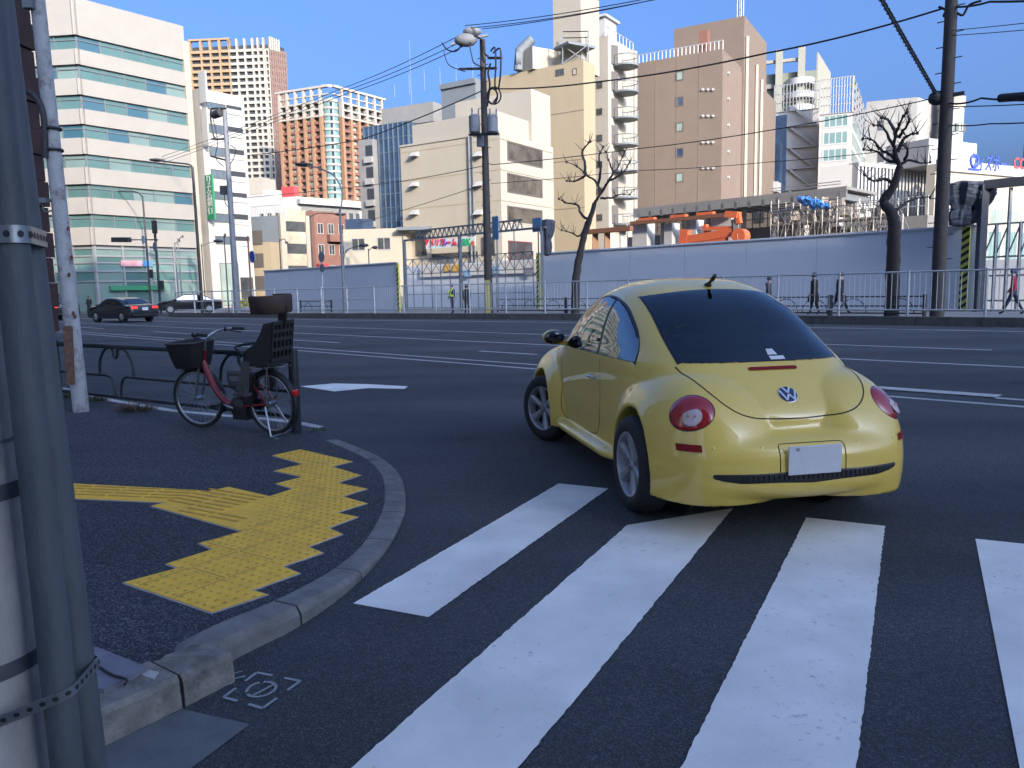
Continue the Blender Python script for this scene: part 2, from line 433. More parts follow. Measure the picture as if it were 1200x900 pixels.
# spray-painted survey mark on the asphalt: brackets round a circle
mb = MB()
q = [gnd(*p) for p in ((262, 818), (301, 789), (352, 799), (308, 831))]
def quad_pt(a, b, z=.004):
    p = q[0].lerp(q[3], a).lerp(q[1].lerp(q[2], a), b); return (p.x, p.y, z)
def dash(a0, b0, a1, b1, wd=.035):
    dx, dy = a1-a0, b1-b0; l = math.hypot(dx, dy); nx, ny = -dy/l*wd, dx/l*wd
    mb.add([quad_pt(a0-nx, b0-ny), quad_pt(a1-nx, b1-ny), quad_pt(a1+nx, b1+ny), quad_pt(a0+nx, b0+ny)], [(0, 1, 2, 3)])
for a, b in ((0, 0), (1, 0), (0, 1), (1, 1)):
    sa = 1 if a == 0 else -1; sb = 1 if b == 0 else -1
    dash(a, b, a+sa*.36, b); dash(a, b, a, b+sb*.36)
C_ = [(.5+.27*cos(t*pi/12), .5+.27*sin(t*pi/12)) for t in range(25)]
for i in range(24):
    if i not in (8, 15): dash(*C_[i], *C_[i+1], .03)
dash(.5, .25, .62, .75, .025); dash(-.28, .62, -.12, .8, .03); dash(-.3, .3, -.2, .5, .03); dash(-.45, .75, -.3, .95, .02)
mb.build('survey_mark', MG['spray'], kind='structure')

# ------------------------------------------------------------------ near corner
KO = [gnd(*p) for p in ((229, 800), (290, 765), (350, 735), (410, 692), (450, 650), (470, 615), (476, 590), (470, 560), (450, 540), (430, 530), (398, 517))]
KO = smooth_p = None or [Vector(p) for p in KO]
def cr(pts, n=6):
    pts = [Vector(p) for p in pts]; out = []; m = len(pts)
    for i in range(m-1):
        a, b, c, d = pts[max(i-1, 0)], pts[i], pts[i+1], pts[min(i+2, m-1)]
        for k in range(n):
            t = k/n; out.append(.5*((2*b)+(c-a)*t+(2*a-5*b+4*c-d)*t*t+(3*b-a-3*c+d)*t**3))
    return out+[pts[-1]]
KOs = cr(KO, 8)
def kerb_h(p):
    t = min(1, max(0, (4.3-p.y)/1.4)); return .026+.075*t*t*(3-2*t)
def walk_z(x, y):
    t = min(1, max(0, (3.22-y)/.35)); return .026+.085*t*t*(3-2*t)
def inward(P, i):
    t = (P[min(i+1, len(P)-1)]-P[max(i-1, 0)]).normalized()
    return Vector((-t.y, t.x, 0))
lens_ = [0]
for i in range(1, len(KOs)): lens_.append(lens_[-1]+(KOs[i]-KOs[i-1]).length)
mb = MB(); tot = lens_[-1]; nst = 9; KI = []
def kpos(l):
    l = min(max(l, 0), tot); i = max(1, next((k for k in range(len(lens_)) if lens_[k] >= l), len(lens_)-1))
    t = (l-lens_[i-1])/(lens_[i]-lens_[i-1]+1e-9); return KOs[i-1].lerp(KOs[i], t), inward(KOs, i)
for k in range(nst):
    l0, l1 = tot*k/nst+.007, tot*(k+1)/nst-.007; P = []
    for j in range(6):
        p, n_ = kpos(l0+(l1-l0)*j/5); h = kerb_h(p)
        prof = [(0, -.02), (.004, h*.55), (.022, h-.004), (.04, h), (.145, h+.004), (.15, h-.002), (.15, -.02)]
        P.append([p+n_*a+Vector((0, 0, b)) for a, b in prof])
    mb.grid(P, False); a = len(mb.v)
    mb.add(P[0], [tuple(range(7))]); mb.add(P[-1], [tuple(range(7))[::-1]])
mb.build('kerb', MG['conc'], kind='structure')
mb = MB()
P = []
for k in range(41):
    p, n_ = kpos(tot*k/40); P.append([p+n_*.004+Vector((0, 0, -.02)), p+n_*.147+Vector((0, 0, -.02)), p+n_*.147+Vector((0, 0, kerb_h(p)-.012)), p+n_*.01+Vector((0, 0, kerb_h(p)*.5-.006))])
mb.grid(P, False, closed_v=True); mb.build('kerb_joint', mat('joint_dirt', (.035, .034, .03), rough=.95), kind='structure')

# pavement surface: lofted from the kerb line away to the left
edge = [kpos(tot*k/40) for k in range(41)]
K = [p+n_*.15 for p, n_ in edge]
F1 = gnd(348, 507, .03); F0 = gnd(70, 470, .05)      # feet of the railing's end posts
fd = (F0-F1).normalized()
_kd = Vector((-.56, -.83, 0)).normalized(); _kn = Vector((-.83, .56, 0)).normalized(); _k0 = gnd(216, 829)
K = [_k0+_kd*l+_kn*.17 for l in (3.0, 1.5, .7, .2, -.12)]+K[2:]+[F1+Vector((.17, .13, 0)), F1+fd*1.5+Vector((.08, .18, 0)), F0+Vector((.08, .18, 0)), F0+fd*6, F0+fd*30]
offv = Vector((-fd.y, fd.x, 0)); offv = offv if offv.y < 0 else -offv
P = []
for p in K:
    row = []
    for u in (0, .05, .1, .2, .35, .55, .8, 1.1, 1.5, 2.2, 3.5, 6, 12):
        q = p+offv*u; row.append((q.x, q.y, walk_z(q.x, q.y)))
    P.append(row)
mb = MB(); mb.grid(P, True, flip=False); wk = mb.build('pavement', MG['walk'], kind='structure')
if wk.data.polygons[40].normal.z < 0: wk.data.flip_normals()
# old high kerb running back along the side street
kd = Vector((-.56, -.83, 0)).normalized(); kn = Vector((-kd.y, kd.x, 0)); kn = -kn if kn.x > 0 else kn
mb = MB()
k0 = gnd(216, 829)
def kblock(l0, l1, wd, h, j):
    p0 = k0+kd*l0; p1 = k0+kd*l1
    prof = [(0, -.02), (.006, h-.02), (.022, h), (wd, h+.004), (wd, -.02)]
    Pq = []
    for i in range(9):
        p = p0.lerp(p1, i/8); Pq.append([p+kn*(a+random.uniform(-.004, .004)*(b > 0))+Vector((0, 0, b+random.uniform(-.003, .003)*(b > 0))) for a, b in prof])
    mb.grid(Pq, False); mb.add(Pq[0], [tuple(range(5))]); mb.add(Pq[-1], [tuple(range(5))[::-1]])
kblock(-.215, -.006, .19, .117, 0); kblock(.006, .78, .20, .122, 1); kblock(.795, 1.8, .20, .122, 2); kblock(1.815, 3.2, .2, .122, 2)
mb.build('old_kerb', MG['oldconc'], kind='structure')
mb = MB(); mb.sheet([gnd(*p)[:2] for p in ((214, 832), (293, 850), (222, 903), (150, 960), (60, 960), (118, 878))], .004)
mb.build('gutter_slab', MG['gutter'], kind='structure')

# tactile paving
TP = [(248, 718), (146, 683), (210, 666), (196, 661), (250, 644), (234, 637), (285, 623), (178, 593), (196, 589), (84, 584), (20, 581), (20, 564), (84, 567), (200, 573), (244, 576), (268, 571), (316, 582),
      (344, 573), (324, 567), (356, 559), (322, 552), (356, 544), (320, 534), (352, 527), (412, 541), (388, 547), (422, 557), (394, 566), (429, 573), (400, 582), (429, 590), (393, 601), (418, 606), (384, 619), (400, 626), (360, 641), (377, 648), (330, 664), (350, 672), (294, 692), (312, 697)]
TW = [gnd(*p, .03) for p in TP]
def inpoly(x, y, poly):
    c = False; j = len(poly)-1
    for i in range(len(poly)):
        xi, yi, xj, yj = poly[i][0], poly[i][1], poly[j][0], poly[j][1]
        if (yi > y) != (yj > y) and x < (xj-xi)*(y-yi)/(yj-yi)+xi: c = not c
        j = i
    return c
def offset_poly(poly, d):
    out = []; n = len(poly)
    ar = sum(poly[i][0]*poly[(i+1) % n][1]-poly[(i+1) % n][0]*poly[i][1] for i in range(n)); sg = 1 if ar > 0 else -1
    for i in range(n):
        a, b, c = Vector(poly[i-1][:2]), Vector(poly[i][:2]), Vector(poly[(i+1) % n][:2])
        t1 = (b-a).normalized(); t2 = (c-b).normalized(); n1 = Vector((t1.y, -t1.x))*sg; n2 = Vector((t2.y, -t2.x))*sg
        m = n1+n2; l = max(m.length, .5); m = m/l
        out.append(b+m*d/max(.45, m.dot(n1)))
    return out
mb = MB(); mb.prism([tuple(p) for p in offset_poly(TW, .009)], .0, .0305); mb.build('tactile_edging', MG['pale'], kind='structure')
mb = MB(); mb.prism([p[:2] for p in TW], .0, .0345)
e1 = (gnd(146, 683, .03)-gnd(248, 718, .03)).normalized(); e2 = Vector((-e1.y, e1.x, 0)); e2 = e2 if e2.y > 0 else -e2
org = TW[0]
gpoly = [gnd(*p, .03) for p in ((285, 623), (178, 593), (196, 589), (20, 582), (20, 562), (200, 572), (268, 569), (318, 582))]
mb.m = 1
for i in range(-60, 90):
    for j in range(-10, 120):
        p = org+e1*(.033+.06*i)+e2*(.033+.06*j)
        if inpoly(p.x, p.y, TW) and not inpoly(p.x, p.y, gpoly) and all(inpoly(p.x+dx, p.y+dy, TW) for dx, dy in ((.014, 0), (-.014, 0), (0, .014), (0, -.014))):
            k = 8; mb.add([(p.x+.0125*cos(2*pi*a/k), p.y+.0125*sin(2*pi*a/k), .0345) for a in range(k)]+[(p.x+.006*cos(2*pi*a/k), p.y+.006*sin(2*pi*a/k), .0395) for a in range(k)]+[(p.x, p.y, .0395)],
                          [(a, (a+1) % k, k+(a+1) % k, k+a) for a in range(k)]+[(k+a, k+(a+1) % k, 2*k) for a in range(k)], False)
def bars(A, B, nb, wtot, polys, L_=.27, gap=.03):
    d = (B-A).normalized(); q = Vector((-d.y, d.x, 0)); l = (B-A).length; k = 0
    for r in range(nb):
        o = A+q*(wtot*((r+.5)/nb-.5)); x = 0
        while x < l:
            p0 = o+d*x; p1 = o+d*(x+L_); c = (p0+p1)/2
            if all(inpoly(p.x, p.y, polys) for p in (p0, p1, c)): mb.bar((p0.x, p0.y, .0355), (p1.x, p1.y, .0355), .02, .007)
            x += L_+gap
bars(gnd(20, 572, .03), gnd(215, 580, .03), 4, .29, gpoly)
bars((gnd(178, 593, .03)+gnd(235, 576, .03))/2, (gnd(285, 623, .03)+gnd(316, 582, .03))/2+Vector((.1, -.06, 0)), 9, .62, gpoly)
mb.m = 2
for i in range(-8, 12):
    for j in range(-2, 20):
        for (da, db) in ((e1, e2), (e2, e1)):
            a = org+e1*(.3*i)+e2*(.3*j)+da*.012; b = a+da*.276
            if all(inpoly(p.x, p.y, TW) and not inpoly(p.x, p.y, gpoly) for p in (a+db*.006, a-db*.006, b+db*.006, b-db*.006)): mb.bar((a.x, a.y, .0346), (b.x, b.y, .0346), .005, .0012)
mb.build('tactile_paving', [MG['tile'], MG['dome'], mat('tile_joint', (.19, .125, .05), rough=.9)], kind='structure')
# ================================================================== buildings
MBD = {}
def bm(name, col, **k): _l = sum(col)/3; MBD[name] = mat(name, tuple((c*.84+_l*.16)*.80 for c in col), **k); return MBD[name]
bm('stone', (.325, .295, .25), rough=.8, var=.05, vscale=.7)
bm('teal', (.072, .165, .155), rough=.08, var=.18, vscale=.12, spec=.8)
bm('teal2', (.15, .235, .215), rough=.2, var=.12, vscale=.3)
bm('teal3', (.03, .11, .15), rough=.05, spec=.9)
bm('mull', (.13, .15, .16), rough=.5)
bm('whitewall', (.47, .44, .39), rough=.85, var=.05, vscale=.5)
bm('cream', (.47, .405, .29), rough=.85, var=.04, vscale=.5, dark=(.36, .31, .24), damt=.3, dscale=.35, stretch=(1, 1, .25))
bm('cream_front', (.43, .385, .30), rough=.85, var=.04, vscale=.5)
bm('beige', (.40, .31, .175), rough=.85, var=.05, vscale=.5, dark=(.33, .26, .17), damt=.25, dscale=.3, stretch=(1, 1, .2))
bm('palebeige', (.40, .35, .265), rough=.85, var=.05, vscale=.5)
bm('brown', (.205, .145, .10), rough=.8, var=.06, vscale=.6)
bm('brownl', (.22, .155, .108), rough=.8, var=.06, vscale=.6)
bm('tan', (.36, .235, .115), rough=.85, var=.04, vscale=.3)
bm('towerw', (.43, .385, .31), rough=.85, var=.04, vscale=.3)
bm('towerbr', (.22, .13, .10), rough=.85, var=.05, vscale=.3)
bm('voidglass', (.045, .05, .055), rough=.3)
bm('orange', (.36, .185, .085), rough=.85, var=.05, vscale=.3)
bm('redbrown', (.25, .095, .06), rough=.85, var=.08, vscale=.4)
bm('bluegl', (.03, .065, .13), rough=.06, var=.5, vscale=.25, spec=.9)
bm('bluegl2', (.10, .145, .18), rough=.1, var=.3, vscale=.2)
bm('greyscr', (.17, .195, .21), rough=.7, var=.06, vscale=.5)
bm('concw', (.33, .31, .275), rough=.9, var=.12, vscale=.4)
bm('concg', (.24, .23, .21), rough=.9, var=.12, vscale=.4)
bm('winframe', (.12, .10, .085), rough=.5)
bm('winglass', (.07, .075, .075), rough=.08, spec=.8, var=.5, vscale=.6)
bm('paleglass', (.28, .36, .30), rough=.15, var=.25, vscale=.4)
bm('green', (.015, .25, .10), rough=.5)
bm('signwhite', (.48, .47, .44), rough=.5)
bm('brick', (.24, .105, .07), rough=.85, var=.12, vscale=.8)
bm('steelw', (.38, .38, .37), rough=.5, metal=.2)
bm('greenish', (.20, .22, .165), rough=.85)
bm('olive', (.33, .315, .24), rough=.85)
bm('mesh', (.46, .44, .41), rough=.9, var=.1, vscale=.3)
bm('teal_pale', (.15, .27, .245), rough=.12, var=.2, vscale=.25)
bm('steelgrey', (.30, .31, .32), rough=.5, metal=.4)
bm('redsign', (.5, .03, .03), rough=.6); bm('bluesign', (.02, .07, .45), rough=.5); bm('skyblue', (.03, .25, .6), rough=.5)
bm('darkbrick', (.07, .035, .033), rough=.85, var=.25, vscale=2.5)
bm('blackm', (.02, .02, .022), rough=.6)

class Bld:
    """building standing at corner C with a left and a right face; px values are read at eye level"""
    def __init__(s, name, label, pxC, depth, pyT, aL, pxL, aR, pxR, wall, top_px=None, group=None, cat='building', back=None, base=0.0):
        C = at_y(pxC, 335, depth); C.z = 0
        s.C = C
        s.L = toward(C, aL, pxL) if pxL is not None else C+Vector((sin(radians(aL)), cos(radians(aL)), 0))*(back or 20)
        s.R = toward(C, aR, pxR) if pxR is not None else C+Vector((sin(radians(aR)), cos(radians(aR)), 0))*(back or 20)
        s.H = at_y(top_px if top_px is not None else pxC, pyT, depth).z
        s.B = s.L+s.R-C
        s.root = empty(name, tuple(C), 0, label, cat, group)
        s.poly = [tuple(p[:2]) for p in (C, s.R, s.B, s.L)]
        if wall is not None:
            mb = MB(); mb.prism(s.poly, base-.05, s.H); s.wall = mb.build('wall', wall, s.root)
        dl = (s.L-C).normalized(); dr = (s.R-C).normalized()
        s.nL = Vector((-dl.y, dl.x, 0)); s.nL = s.nL if s.nL.dot(dr) < 0 else -s.nL
        s.nR = Vector((-dr.y, dr.x, 0)); s.nR = s.nR if s.nR.dot(dl) < 0 else -s.nR
        s.dl, s.dr = dl, dr; s.wl, s.wr = (s.L-C).length, (s.R-C).length
    def face(s, f):
        return (s.C, s.dl, s.nL, s.wl) if f == 'L' else (s.C, s.dr, s.nR, s.wr)
    def uz(s, f, px, py):
        O, d, n, w_ = s.face(f); r = ray(px, py); o = Vector((0, 0, CAMH)); r = Vector(r)
        t = (O-o).dot(n)/r.dot(n); P = o+r*t
        return (P-O).dot(d), P.z
    def pt(s, f, u, z, off=0.0):
        O, d, n, w_ = s.face(f); p = O+d*u+n*off; return Vector((p.x, p.y, z))
    def slab(s, mb, f, u0, u1, z0, z1, o0, o1):
        q = [s.pt(f, u, z, o) for z in (z0, z1) for o in (o0, o1) for u in (u0, u1)]
        c = sum(q, Vector())/8
        fs = [(0, 1, 3, 2), (4, 5, 7, 6), (0, 1, 5, 4), (2, 3, 7, 6), (0, 2, 6, 4), (1, 3, 7, 5)]
        out = []
        for F_ in fs:
            a, b, d_ = q[F_[0]], q[F_[1]], q[F_[2]]; nn = (b-a).cross(d_-b); m = sum((q[i] for i in F_), Vector())/4
            out.append(F_ if nn.dot(m-c) > 0 else F_[::-1])
        mb.add(q, out)
    def rect_px(s, f, x0, y0, x1, y1):
        a = s.uz(f, x0, y0); b = s.uz(f, x1, y1); c = s.uz(f, x0, y1); d = s.uz(f, x1, y0)
        us = sorted((.5*(a[0]+c[0]), .5*(b[0]+d[0]))); zs = sorted((.5*(a[1]+d[1]), .5*(b[1]+c[1])))
        return us[0], us[1], zs[0], zs[1]
    def window(s, f, u0, u1, z0, z1, panes=2, fr=None, gl=None, name='window', off=.04, t=.07, label=None):
        fr = fr or MBD['winframe']; gl = gl or MBD['winglass']
        mb = MB(); t = min(t, (z1-z0)*.12)
        for a, b, c, d in ((u0, u1, z0, z0+t), (u0, u1, z1-t, z1), (u0, u0+t, z0+t, z1-t), (u1-t, u1, z0+t, z1-t)): s.slab(mb, f, a, b, c, d, -.05, off)
        for k in range(1, panes):
            u = u0+(u1-u0)*k/panes; s.slab(mb, f, u-t*.4, u+t*.4, z0+t, z1-t, -.05, off*.9)
        w_ = mb.build(name, fr, s.root, label=label)
        g = MB(); s.slab(g, f, u0+t*.5, u1-t*.5, z0+t*.5, z1-t*.5, -.06, off-.028); g.build('pane', gl, w_)
        return w_
    def window_px(s, f, x0, y0, x1, y1, **k): return s.window(f, *s.rect_px(f, x0, y0, x1, y1), **k)
    def box_on(s, name, f, u0, u1, z0, z1, o0, o1, m, label=None):
        mb = MB(); s.slab(mb, f, u0, u1, z0, z1, o0, o1); return mb.build(name, m, s.root, label=label)
    def grid(s, f, zs, us, nm, m, depth=.8, vt=.5, ht=1.0, u0=None, u1=None):
        """projecting frame: floor bands at zs, piers at us"""
        mb = MB(); a = us[0] if u0 is None else u0; b = us[-1] if u1 is None else u1
        for z in zs: s.slab(mb, f, a, b, z-ht/2, z+ht/2, -.1, depth)
        for u in us: s.slab(mb, f, u-vt/2, u+vt/2, zs[0]-ht/2-.01, zs[-1]+ht/2+.01, -.12, depth+.12)
        return mb.build(nm, m, s.root)

# ---- A: ribbon-window office
A = Bld('office_building', 'pale stone office block with seven teal ribbon window bands beside the left street', 114, 74, -3, -84, 18, 38, 233, MBD['mull'], top_px=95)
def zA(py, px=101): return at_y(px, py, A.C.y).z
bands = [(41.5, 58), (76, 92.5), (111.5, 128), (146, 162), (181, 196.5), (216, 231.5), (251, 266.5)]
zprev = A.H
mbs = []
for i, (a, b) in enumerate(bands):
    z1, z0 = zA(a), zA(b)
    for f, w_ in (('L', A.wl), ('R', A.wr)):
        mb = MB(); n = int(w_/1.9); x = 0
        for k in range(n):
            mb.m = random.choice([0, 0, 0, 1, 1, 2])
            A.slab(mb, f, w_*k/n, w_*(k+1)/n, z0, z1, -.2, .02+.012*(k % 2))
        g = mb.build('window_band', [MBD['teal'], MBD['teal2'], MBD['teal3']], A.root)
        mb = MB()
        for k in range(n+1): A.slab(mb, f, w_*k/n-.05, w_*k/n+.05, z0, z1, 0, .10)
        A.slab(mb, f, 0, w_, z1-.42, z1-.34, 0, .11)
        mb.build('mullion', MBD['mull'], g)
    mb = MB(); A.slab(mb, 'L', -.3, A.wl, z1, zprev, -.3, .34); mb.build('spandrel', MBD['stone'], A.root)
    mb = MB(); A.slab(mb, 'R', -.34, A.wr+.1, z1, zprev, -.31, .3); mb.build('spandrel', MBD['stone'], A.root)
    zprev = z0
zp = zA(287, 110)
mb = MB(); A.slab(mb, 'L', -.3, A.wl, zp, zprev, -.3, .34); mb.build('spandrel', MBD['stone'], A.root)
mb = MB(); A.slab(mb, 'R', -.34, A.wr+.1, zp, zprev, -.31, .3); mb.build('spandrel', MBD['stone'], A.root)
for f, w_ in (('L', A.wl), ('R', A.wr)):
    mb = MB(); n = max(4, int(w_/3.2))
    levels = [0.2, zA(330), zA(318), zA(308), zA(300), zA(291)]
    for k in range(n):
        for j in range(len(levels)-1):
            mb.m = [1, 0, 2, 1, 1][j] if random.random() < .7 else random.choice([0, 1, 2])
            A.slab(mb, f, w_*k/n, w_*(k+1)/n, levels[j], levels[j+1], -.2, .02+.01*((k+j) % 2))
    g = mb.build('podium_glazing', [MBD['teal'], MBD['teal2'], MBD['teal_pale']], A.root)
    mb = MB()
    for k in range(n+1): A.slab(mb, f, w_*k/n-.09, w_*k/n+.09, .1, zp, 0, .2)
    for z in levels[1:]: A.slab(mb, f, 0, w_, z-.08, z+.08, 0, .14)
    mb.build('mullion', MBD['steelgrey'], g)
u0, u1, z0, z1 = A.rect_px('R', 124, 335, 172, 340)
A.box_on('shop_fascia', 'R', 1, A.wr*.62, zA(341), zA(335.5), .2, .5, MBD['green'])
A.box_on('poster_board', 'R', A.wr*.22, A.wr*.42, zA(312), zA(305), .2, .3, mat('poster_pink', (.55, .28, .3), rough=.6, var=.3, vscale=1.5))
A.box_on('poster_board', 'R', A.wr*.43, A.wr*.52, zA(312), zA(305), .2, .3, MBD['skyblue'])
A.box_on('stone_pier', 'R', A.wr-.1, A.wr+.55, 0, A.H*.95, -6, .35, MBD['palebeige'])

# ---- B: narrow white block with balconies
B = Bld('white_office', 'narrow white office block with recessed dark balconies and a green vertical sign', 249, 84, 103, -52, 238, 38, 299, MBD['whitewall'], top_px=237)
rows = [(117, 126), (143, 154), (170, 181), (197, 208), (223, 233), (249, 260), (276, 286)]
for a, b in rows:
    z1, z0 = at_y(243, a, B.C.y).z, at_y(243, b, B.C.y).z
    B.window('R', .7, B.wr*.56, z0, z1, panes=3, gl=MBD['bluegl2'])
    B.box_on('balcony_recess', 'R', B.wr*.58, B.wr*.93, z0-.1, z1+.05, -.05, .03, MBD['voidglass'])
    B.box_on('balcony_rail', 'R', B.wr*.57, B.wr*.94, z0-.1, z0+.45, .0, .10, MBD['whitewall'])
B.window('R', 1.0, B.wr*.62, .3, at_y(248, 308, B.C.y).z, panes=3, gl=MBD['paleglass'])
B.box_on('shop_front', 'R', B.wr*.65, B.wr*.95, .2, 3.4, -.05, .06, MBD['winglass'])
zt, zb = at_y(236, 206, B.C.y).z, at_y(238, 258, B.C.y).z
o = B.box_on('vertical_sign', 'R', -.15, 0.05, zb, zt, .2, 1.5, MBD['green'])
u = B.nR; P0 = B.pt('R', -.17, 0, .85)
for k, ch in enumerate('りそ名銀行'):
    zz = zt-(zt-zb)*(k+.75)/6.0
    text_mesh(ch, 1.1, frame_mat((P0.x, P0.y, zz), -u if (-u).x > 0 else u, (0, 0, 1)), 'sign_letter', MBD['signwhite'], o, depth=.02)
zt2, zb2 = at_y(228, 86, B.C.y).z, at_y(230, 122, B.C.y).z
B.box_on('vertical_sign', 'R', -.15, .05, zb2, zt2, .2, 1.5, MBD['signwhite'])
B.box_on('vertical_sign', 'R', -.13, .03, at_y(236, 172, B.C.y).z, at_y(236, 128, B.C.y).z, .2, 1.3, MBD['whitewall'])

# ---- C: big tan and white residential tower
Ct = Bld('apartment_tower', 'tallest tan and white apartment tower with a grid of balconies and a brown side', 331, 390, 52, -86, 243, 42, 348, MBD['voidglass'], top_px=312)
fl = 3.05; nfl = int(Ct.H/fl)
zs = [fl*i for i in range(6, nfl+1)]
w_ = Ct.wl
uC = [w_*t for t in (.06, .13, .2, .3, .4, .5)]
uT = [w_*t for t in (.5, .62, .74, .86, 1.0)]
Ct.grid('L', zs, uC, 'white_frame', MBD['towerw'], depth=1.3, vt=.8, ht=1.25)
Ct.grid('L', [z+.02 for z in zs], uT, 'tan_frame', MBD['tan'], depth=1.4, vt=.8, ht=1.3)
Ct.grid('L', zs, [0, w_*.04], 'glazed_corner_frame', MBD['towerw'], depth=1.0, vt=.5, ht=.9)
Ct.grid('R', zs, [Ct.wr*k/7 for k in range(8)], 'brown_frame', MBD['towerbr'], depth=1.0, vt=.9, ht=1.3)
mb = MB()
for u in uC: Ct.slab(mb, 'L', u-.4, u+.4, zs[-1], zs[-1]+5.5, -.2, 1.6)
for u in [Ct.wr*k/7 for k in range(0, 5)]: Ct.slab(mb, 'R', u-.4, u+.4, zs[-1], zs[-1]+6-u*.1, -.2, 1.3)
mb.build('roof_fin', MBD['towerw'], Ct.root, kind='stuff')
mb = MB()
for u in uT: Ct.slab(mb, 'L', u-.6, u+.6, zs[-1]+.6, zs[-1]+6, -.2, 1.6)
Ct.slab(mb, 'L', uT[0]-.6, uT[-1]+.6, zs[-1]+5.2, zs[-1]+6.1, -.3, 1.7)
mb.build('roof_frame', MBD['tan'], Ct.root)

# ---- D: orange tower with a curved glazed corner
D = Bld('apartment_tower', 'orange and white apartment tower with a rounded glazed corner and a white rooftop pergola', 398, 340, 117, -66, 342, 35, 453, MBD['voidglass'], top_px=385)
fl = 2.95; zs = [fl*i for i in range(8, int(D.H/fl)+1)]; zl = zs[:-2]
for f, w_ in (('L', D.wl), ('R', D.wr)):
    us = [w_*t for t in (.17, .34, .5, .67, .84, 1.0)]
    mb = MB()
    for u in us: D.slab(mb, f, u-.65, u+.65, 10, zl[-1], -.2, 1.9)
    mb.build('orange_pier', MBD['orange'], D.root)
    mb = MB()
    for z in zl:
        for a, b in zip(us[:-1], us[1:]): D.slab(mb, f, a+.65, b-.65, z-.2, z+.95, -.1, 1.3)
    mb.build('balcony', MBD['redbrown'], D.root, kind='stuff')
    mb = MB()
    for z in zl:
        for a, b in list(zip(us[:-1], us[1:]))[1::2]: D.slab(mb, f, a+1.0, b-1.0, z+1.0, z+2.7, -.1, .35)
    mb.build('window', MBD['paleglass'], D.root, kind='stuff')
    D.grid(f, zs[-3:], us, 'top_frame', MBD['towerw'], depth=1.9, vt=1.2, ht=.7)
    mb = MB()
    for u in us: D.slab(mb, f, u-.5, u+.5, zs[-1], D.H+5.5, .6, 1.9)
    D.slab(mb, f, 0, w_+2, D.H+5.0, D.H+5.9, .4, 2.1); D.slab(mb, f, 0, w_, D.H+2.0, D.H+2.5, .8, 1.7)
    mb.build('roof_pergola', MBD['towerw'], D.root)
r_ = D.wl*.16; cc = D.C+D.dl*r_*.9+D.dr*r_*.9
mb = MB()
def arcring(z0, z1, rr):
    P = []
    for k in range(15):
        a0 = atan2(D.nL.y, D.nL.x); a1 = atan2(D.nR.y, D.nR.x)
        while a1 < a0: a1 += 2*pi
        a = a0+(a1-a0)*k/14; P.append([(cc.x+rr*cos(a), cc.y+rr*sin(a), z0), (cc.x+rr*cos(a), cc.y+rr*sin(a), z1)])
    return P
mb.grid(arcring(10, D.H+1, r_*1.05), True); mb.build('corner_glazing', MBD['teal_pale'], D.root)
mb = MB()
for z in zs: mb.grid(arcring(z-.1, z+.9, r_*1.05+.4), True); mb.grid([[p[1], (cc.x, cc.y, p[1][2])] for p in arcring(z-.1, z+.9, r_*1.05+.4)], False)
mb.build('corner_band', MBD['concw'], D.root, kind='stuff')
mb = MB(); mb.grid(arcring(D.H+5.0, D.H+6.1, r_*1.05+1.2), True); mb.build('roof_ring', MBD['towerw'], D.root)

# ---- E: blue glass office with an outside stair
E_ = Bld('glass_office', 'blue glass office block with a concrete stair tower and a grey rooftop box', 485, 118, 142, -62, 434, 32, 527, MBD['bluegl'], top_px=479)
for f, w_ in (('L', E_.wl), ('R', E_.wr)):
    E_.grid(f, [E_.H-2.05*k for k in range(12)][::-1], [w_*k/9 for k in range(10)], 'mullion_grid', MBD['bluegl2'], depth=.08, vt=.12, ht=.12)
E_.box_on('rooftop_box', 'L', -E_.wr*.35, E_.wl*.75, E_.H, at_y(470, 119, 118).z, -9, -2, MBD['concg'])
z0 = at_y(440, 160, 118).z
E_.box_on('stair_core', 'L', E_.wl*.70, E_.wl*1.02, 0, z0, -4, 1.2, MBD['concg'])
mb = MB()
for k in range(8): E_.slab(mb, 'L', E_.wl*.705, E_.wl*.86, z0-2.6-3.2*k, z0-.9-3.2*k, 1.2, 1.26)
mb.build('stair_opening', MBD['voidglass'], E_.root, kind='stuff')
mb = MB()
for k in range(8): E_.slab(mb, 'L', E_.wl*.69, E_.wl*.87, z0-3.5-3.2*k, z0-2.6-3.2*k, 1.2, 1.7)
mb.build('stair_parapet', MBD['concw'], E_.root, kind='stuff')
mb = MB(); mb.cyl(E_.pt('L', 2, E_.H+2, -4), E_.pt('L', 2, E_.H+13, -4), .035, .02, 6); mb.build('mast', MBD['steelgrey'], E_.root)

